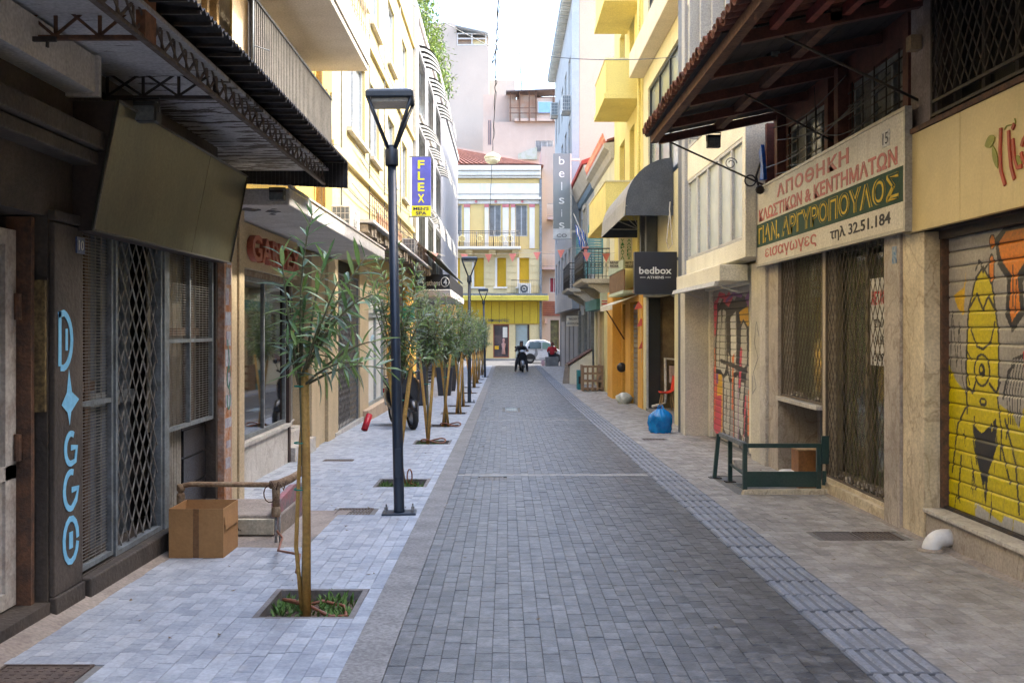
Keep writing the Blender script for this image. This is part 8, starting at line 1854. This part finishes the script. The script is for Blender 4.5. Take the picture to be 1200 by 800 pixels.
s2.location = (XR_, YR_, gz(YR_)); s2.rotation_euler = (0, 0, R(4))
mt['skin'] = M('skin', (.45, .25, .17), s=6, rough=.5, bump=0); mt['hair'] = M('dark_hair', (.04, .025, .018), s=20, rough=.6); mt['jacket'] = M('black_jacket', (.015, .016, .022), s=6, rough=.7); mt['jeans'] = M('dark_trousers', (.02, .023, .035), s=6, rough=.8)
Pn = thing('person', 'person in black jacket and dark trousers astride the scooter, head bowed', 'person', (XR_, YR_, gz(YR_)))
bp = dict(pelvis=(0, .12, .84, .13), waist=(0, .08, .98, .12), chest=(0, -.02, 1.18, .145), neck=(0, -.1, 1.33, .055), head0=(0, -.16, 1.39, .075), head1=(0, -.22, 1.46, .088), head2=(0, -.25, 1.5, .06),
    shl=(-.19, -.04, 1.26, .06), ell=(-.3, -.2, 1.08, .045), wrl=(-.3, -.4, 1.07, .03), hal=(-.3, -.46, 1.08, .03), shr=(.19, -.04, 1.26, .06), elr=(.3, -.2, 1.08, .045), wrr=(.3, -.4, 1.07, .03), har=(.3, -.46, 1.08, .03),
    hil=(-.12, .1, .8, .095), knl=(-.25, -.2, .52, .065), anl=(-.3, -.12, .1, .045), tol=(-.31, -.28, .04, .035), hir=(.12, .1, .8, .095), knr=(.25, -.2, .52, .065), anr=(.3, -.12, .1, .045), tor=(.31, -.28, .04, .035))
be = [('pelvis', 'waist'), ('waist', 'chest'), ('chest', 'neck'), ('neck', 'head0'), ('head0', 'head1'), ('head1', 'head2'), ('chest', 'shl'), ('shl', 'ell'), ('ell', 'wrl'), ('wrl', 'hal'), ('chest', 'shr'), ('shr', 'elr'), ('elr', 'wrr'), ('wrr', 'har'), ('pelvis', 'hil'), ('hil', 'knl'), ('knl', 'anl'), ('anl', 'tol'), ('pelvis', 'hir'), ('hir', 'knr'), ('knr', 'anr'), ('anr', 'tor')]
bp['head2'] = (0, -.25, 1.51, .03); skin('body', {k: (*v[:3], v[3]*(.8 if k in ('chest', 'waist', 'pelvis', 'shl', 'shr', 'hil', 'hir') else 1)) for k, v in bp.items()}, be, mt['skin'], Pn)
def sub(keys, grow, d=bp): return {k: (*d[k][:3], d[k][3]+grow) for k in keys}
bp['collar'] = (0, -.075, 1.29, .075); be.append(('chest', 'collar')); jk = ['chest', 'waist', 'pelvis', 'shl', 'ell', 'wrl', 'shr', 'elr', 'wrr', 'collar']; skin('jacket', sub(jk, .02), [e for e in be if e[0] in jk and e[1] in jk], mt['jacket'], Pn)
tk = ['pelvis', 'hil', 'knl', 'anl', 'tol', 'hir', 'knr', 'anr', 'tor']; skin('trousers', sub(tk, .018), [e for e in be if e[0] in tk and e[1] in tk], mt['jeans'], Pn)
skin('hair', dict(a=(0, -.17, 1.46, .095), b=(0, -.2, 1.53, .085), c=(0, -.13, 1.4, .05), d=(0, -.22, 1.58, .03)), [('a', 'b'), ('a', 'c'), ('b', 'd')], mt['hair'], Pn)
fa = MB()
for s in (-1, 1):
    for k in range(4): fa.tube([(s*(.27+.018*k), -.46, 1.085), (s*(.27+.018*k), -.5, 1.06), (s*(.27+.018*k), -.47, 1.035)], [.009, .008, .007], 5)
    fa.tube([(s*.26, -.44, 1.07), (s*.245, -.48, 1.06)], [.01, .008], 5)
fa.build('fingers', mt['skin'], Pn)
fe = MB(); fe.tube([(0, -.32, 1.43), (0, -.335, 1.4)], [.012, .016], 6)
for s in (-1, 1): fe.tube([(s*.095, -.2, 1.46), (s*.1, -.2, 1.43)], .016, 6)
fe.build('face', mt['skin'], Pn)
# seated person in red, from behind
yp = 60.3; xp = XP(647, yp); zs = gz(yp)
P2 = thing('person', 'person in red top seated with back turned beside the small car', 'person', (xp, yp, zs))
q = dict(pelvis=(0, 0, .66, .15), waist=(0, 0, .8, .14), chest=(0, 0, 1.02, .17), neck=(0, .02, 1.2, .055), head=(0, .04, 1.32, .095), head2=(0, .04, 1.38, .06), shl=(-.2, 0, 1.1, .065), ell=(-.27, .1, .86, .05), wrl=(-.18, .32, .8, .032), shr=(.2, 0, 1.1, .065), elr=(.27, .1, .86, .05), wrr=(.18, .32, .8, .032), hil=(-.1, .05, .64, .1), knl=(-.13, .45, .62, .07), anl=(-.13, .48, .1, .045), tol=(-.13, .62, .04, .035), hir=(.1, .05, .64, .1), knr=(.13, .45, .62, .07), anr=(.13, .48, .1, .045), tor=(.13, .62, .04, .035))
qe = [('pelvis', 'waist'), ('waist', 'chest'), ('chest', 'neck'), ('neck', 'head'), ('head', 'head2'), ('chest', 'shl'), ('shl', 'ell'), ('ell', 'wrl'), ('chest', 'shr'), ('shr', 'elr'), ('elr', 'wrr'), ('pelvis', 'hil'), ('hil', 'knl'), ('knl', 'anl'), ('anl', 'tol'), ('pelvis', 'hir'), ('hir', 'knr'), ('knr', 'anr'), ('anr', 'tor')]
skin('body', {k: (*v[:3], v[3]*(.8 if k in ('chest', 'waist', 'pelvis', 'shl', 'shr', 'hil', 'hir') else 1)) for k, v in q.items()}, qe, mt['skin'], P2)
q['collar'] = (0, .01, 1.16, .08); qe.append(('chest', 'collar')); jk = ['chest', 'waist', 'pelvis', 'shl', 'ell', 'shr', 'elr', 'collar']; skin('red_top', sub(jk, .02, q), [e for e in qe if e[0] in jk and e[1] in jk], M('red_cloth', (.45, .02, .03), s=5, rough=.8), P2)
tk = ['pelvis', 'hil', 'knl', 'anl', 'hir', 'knr', 'anr']; skin('trousers', sub(tk, .02, q), [e for e in qe if e[0] in tk and e[1] in tk], mt['jeans'], P2)
skin('hair', dict(a=(0, .01, 1.32, .1), b=(0, .02, 1.4, .085), c=(0, .02, 1.47, .03), d=(0, .0, 1.25, .06)), [('a', 'b'), ('b', 'c'), ('a', 'd')], M('reddish_hair', (.16, .05, .03), s=20), P2)
st2 = thing('concrete_block', 'pale grey block seat under the person in red', 'block', (xp, yp, zs)); MB().box(xp-.42, xp+.38, yp-.25, yp+.3, zs, zs+.55).build('block', mt['kerb'], st2, bev=.03)
hb2 = thing('shopping_bag', 'small pinkish bag beside the seated person in red', 'bag', (xp-.55, yp, zs)); loft(MB(), [ring(yp-.1, .1, zs, zs+.35, 12, .6, xp-.55), ring(yp+.05, .11, zs, zs+.36, 12, .6, xp-.55)]).build('bag_body', M('pink_bag', (.7, .45, .48), s=5), hb2)

# ================================================================== WIRES, HANGING LAMP, BUNTING
def cat(a, b, sag, n=16): a, b = Vector(a), Vector(b); return [tuple(a+(b-a)*t-Vector((0, 0, sag*4*t*(1-t)))) for t in np.linspace(0, 1, n)]
Yl = 37.0; hlx, hlz = XP(577, Yl), ZP(186, Yl)
cab = MB(); c1_ = (XP(581, 19.7), 19.7, ZP(58, 19.7)); c0_ = (XP(586, 12), 12, ZP(-260, 12))
wob = []
pts_ = [(XP(590, 8), 8.0, ZP(-520, 8)), (XP(584, 16.5), 16.5, ZP(0, 16.5)+.05), c1_, (XP(580, 25), 25, ZP(110, 25)), (hlx, Yl, hlz+.25), (XP(573, 71.5), 71.5, ZP(268, 71.5))]
for i in range(len(pts_)-1):
    a, b = Vector(pts_[i]), Vector(pts_[i+1])
    for k in range(10): t = k/10; p = a+(b-a)*t; wob.append((p.x+.012*math.sin(k*2.1+i), p.y, p.z-.12*4*t*(1-t)+.01*math.sin(k*3)))
wob.append(pts_[-1]); cab.tube(wob, .012, 5)
cab.tube([(p[0]+.02*math.sin(i*1.3)+.015, p[1], p[2]+.02*math.cos(i*1.7)) for i, p in enumerate(wob[:42])], .009, 4)
cab.tube([(c1_[0], 19.7, c1_[2]), (c1_[0]-.03, 19.7, c1_[2]-.1), (c1_[0]-.08, 19.72, c1_[2]-.28), (c1_[0]-.02, 19.7, c1_[2]-.2)], .012, 5)
tag(cab.build('overhead_cable', mt['black']), 'twisted black cable running along the middle of the street overhead', 'cable')
sp = MB(); sp.tube(cat((-2.85, 18.5, 8.3), c1_, .05)+cat(c1_, (3.38, 19.7, ZP(67, 19.7)), .12)[1:], .009, 4)
tag(sp.build('span_wire', mt['grey_paint']), 'thin span wire crossing the street from facade to facade', 'wire')
HL = thing('hanging_lamp', 'round cream lamp hanging from the overhead cable in mid street', 'hanging lamp', (hlx, Yl, hlz))
MB().lathe([(.03, .26), (.05, .2), (.2, .17), (.3, .08), (.31, .02), (.29, -.0)], (hlx, Yl, hlz), 24).build('shade', M('lamp_cream', (.72, .68, .45), (.62, .58, .38), s=5, rough=.4), HL)
MB().lathe([(.285, -.002), (.27, -.08), (.2, -.16), (.1, -.2), (.02, -.21)], (hlx, Yl, hlz), 24).build('globe', M('lamp_globe', (.72, .7, .52), s=5, rough=.25, bump=0), HL)
mt['pennant'] = M('faded_pink_pennant', (.72, .27, .27), (.65, .22, .22), s=5, rough=.8, fine=.1, bump=0)
mt['pennant_red'] = M('red_pennant', (.62, .12, .1), s=5, rough=.8)
def bunting(lbl, a, b, sag, n, sz, m, skip=()):
    o = thing('bunting', lbl, 'bunting', ((a[0]+b[0])/2, (a[1]+b[1])/2, a[2])); MB().tube(cat(a, b, sag, 20), .006, 4).build('string', mt['marble_w'], o)
    a, b = Vector(a), Vector(b)
    for k in range(n):
        if k in skip: continue
        t = (k+.5)/n; p = a+(b-a)*t-Vector((0, 0, sag*4*t*(1-t))); d = (b-a).normalized(); tw = .35*math.sin(k*2.3)
        sd_ = Vector((d.x, d.y, 0)).normalized(); off_ = Vector((-sd_.y, sd_.x, 0))*.06*math.sin(k*1.7); q0, q1, q2 = p-sd_*sz/2, p+sd_*sz/2, p+off_+Vector((.02*math.sin(k*3), 0, -sz*1.15))
        MB().prism([q0, q1, q2], (0, .006, 0)).build('pennant', m, o)
def PW(px, py, Y): return (XP(px, Y), Y, ZP(py, Y))
bunting('pink pennant string sagging across the street before the yellow corner building', PW(530, 297, 33), PW(700, 287, 33), .12, 6, .25, mt['pennant'])
bunting('pink pennant string from the left crumbling ledge to the striped awnings', PW(472, 282, 31.5), PW(522, 300, 33), .03, 2, .27, mt['pennant'])
bunting('pink pennant string tied to the right iron balcony', PW(676, 294, 30), PW(722, 296, 30), .05, 2, .24, mt['pennant'])
bunting('red pennants hanging down the grey shutter of the orange shopfront', (3.2, 25.2, 2.9), (3.28, 25.1, .6), 0.0, 4, .22, mt['pennant_red']) if 0 else None
vb_ = thing('bunting', 'red pennants hanging down in a column beside the black-framed doorway', 'bunting', (3.2, 24.6, 2)); MB().tube([PW(749, 336, 24.6), PW(752, 425, 24.6)], .005, 4).build('string', mt['marble_w'], vb_)
for px, py in ((747, 338), (749, 358), (752, 378), (754, 404)): a = PW(px, py, 24.55); MB().prism([(a[0]-.02, 24.55, a[2]+.12), (a[0]+.1, 24.55, a[2]-.06), (a[0]-.12, 24.55, a[2]-.1)], (0, .006, 0)).build('pennant', mt['pennant_red'], vb_)
# right: sun blocker; left: distant continuation of the cross street so that no gap opens beside the corner building
Z2 = thing('side_street_mass', 'tall plain unseen block added on the right to shade the cross street', 'building', (30, 70, 0)); MB().box(24, 40, 55, 90, -.8, 25).build('building_body', mt['pinklight'], Z2)  # out of view, added to keep the sun off the cross street
Z1 = thing('side_street_mass', 'plain building seen past the corner on the cross street, mostly hidden', 'building', (-14, 75, 0)); MB().box(-40, -9.8, 73.5, 84, -.8, 13).build('building_body', mt['pinklight'], Z1)
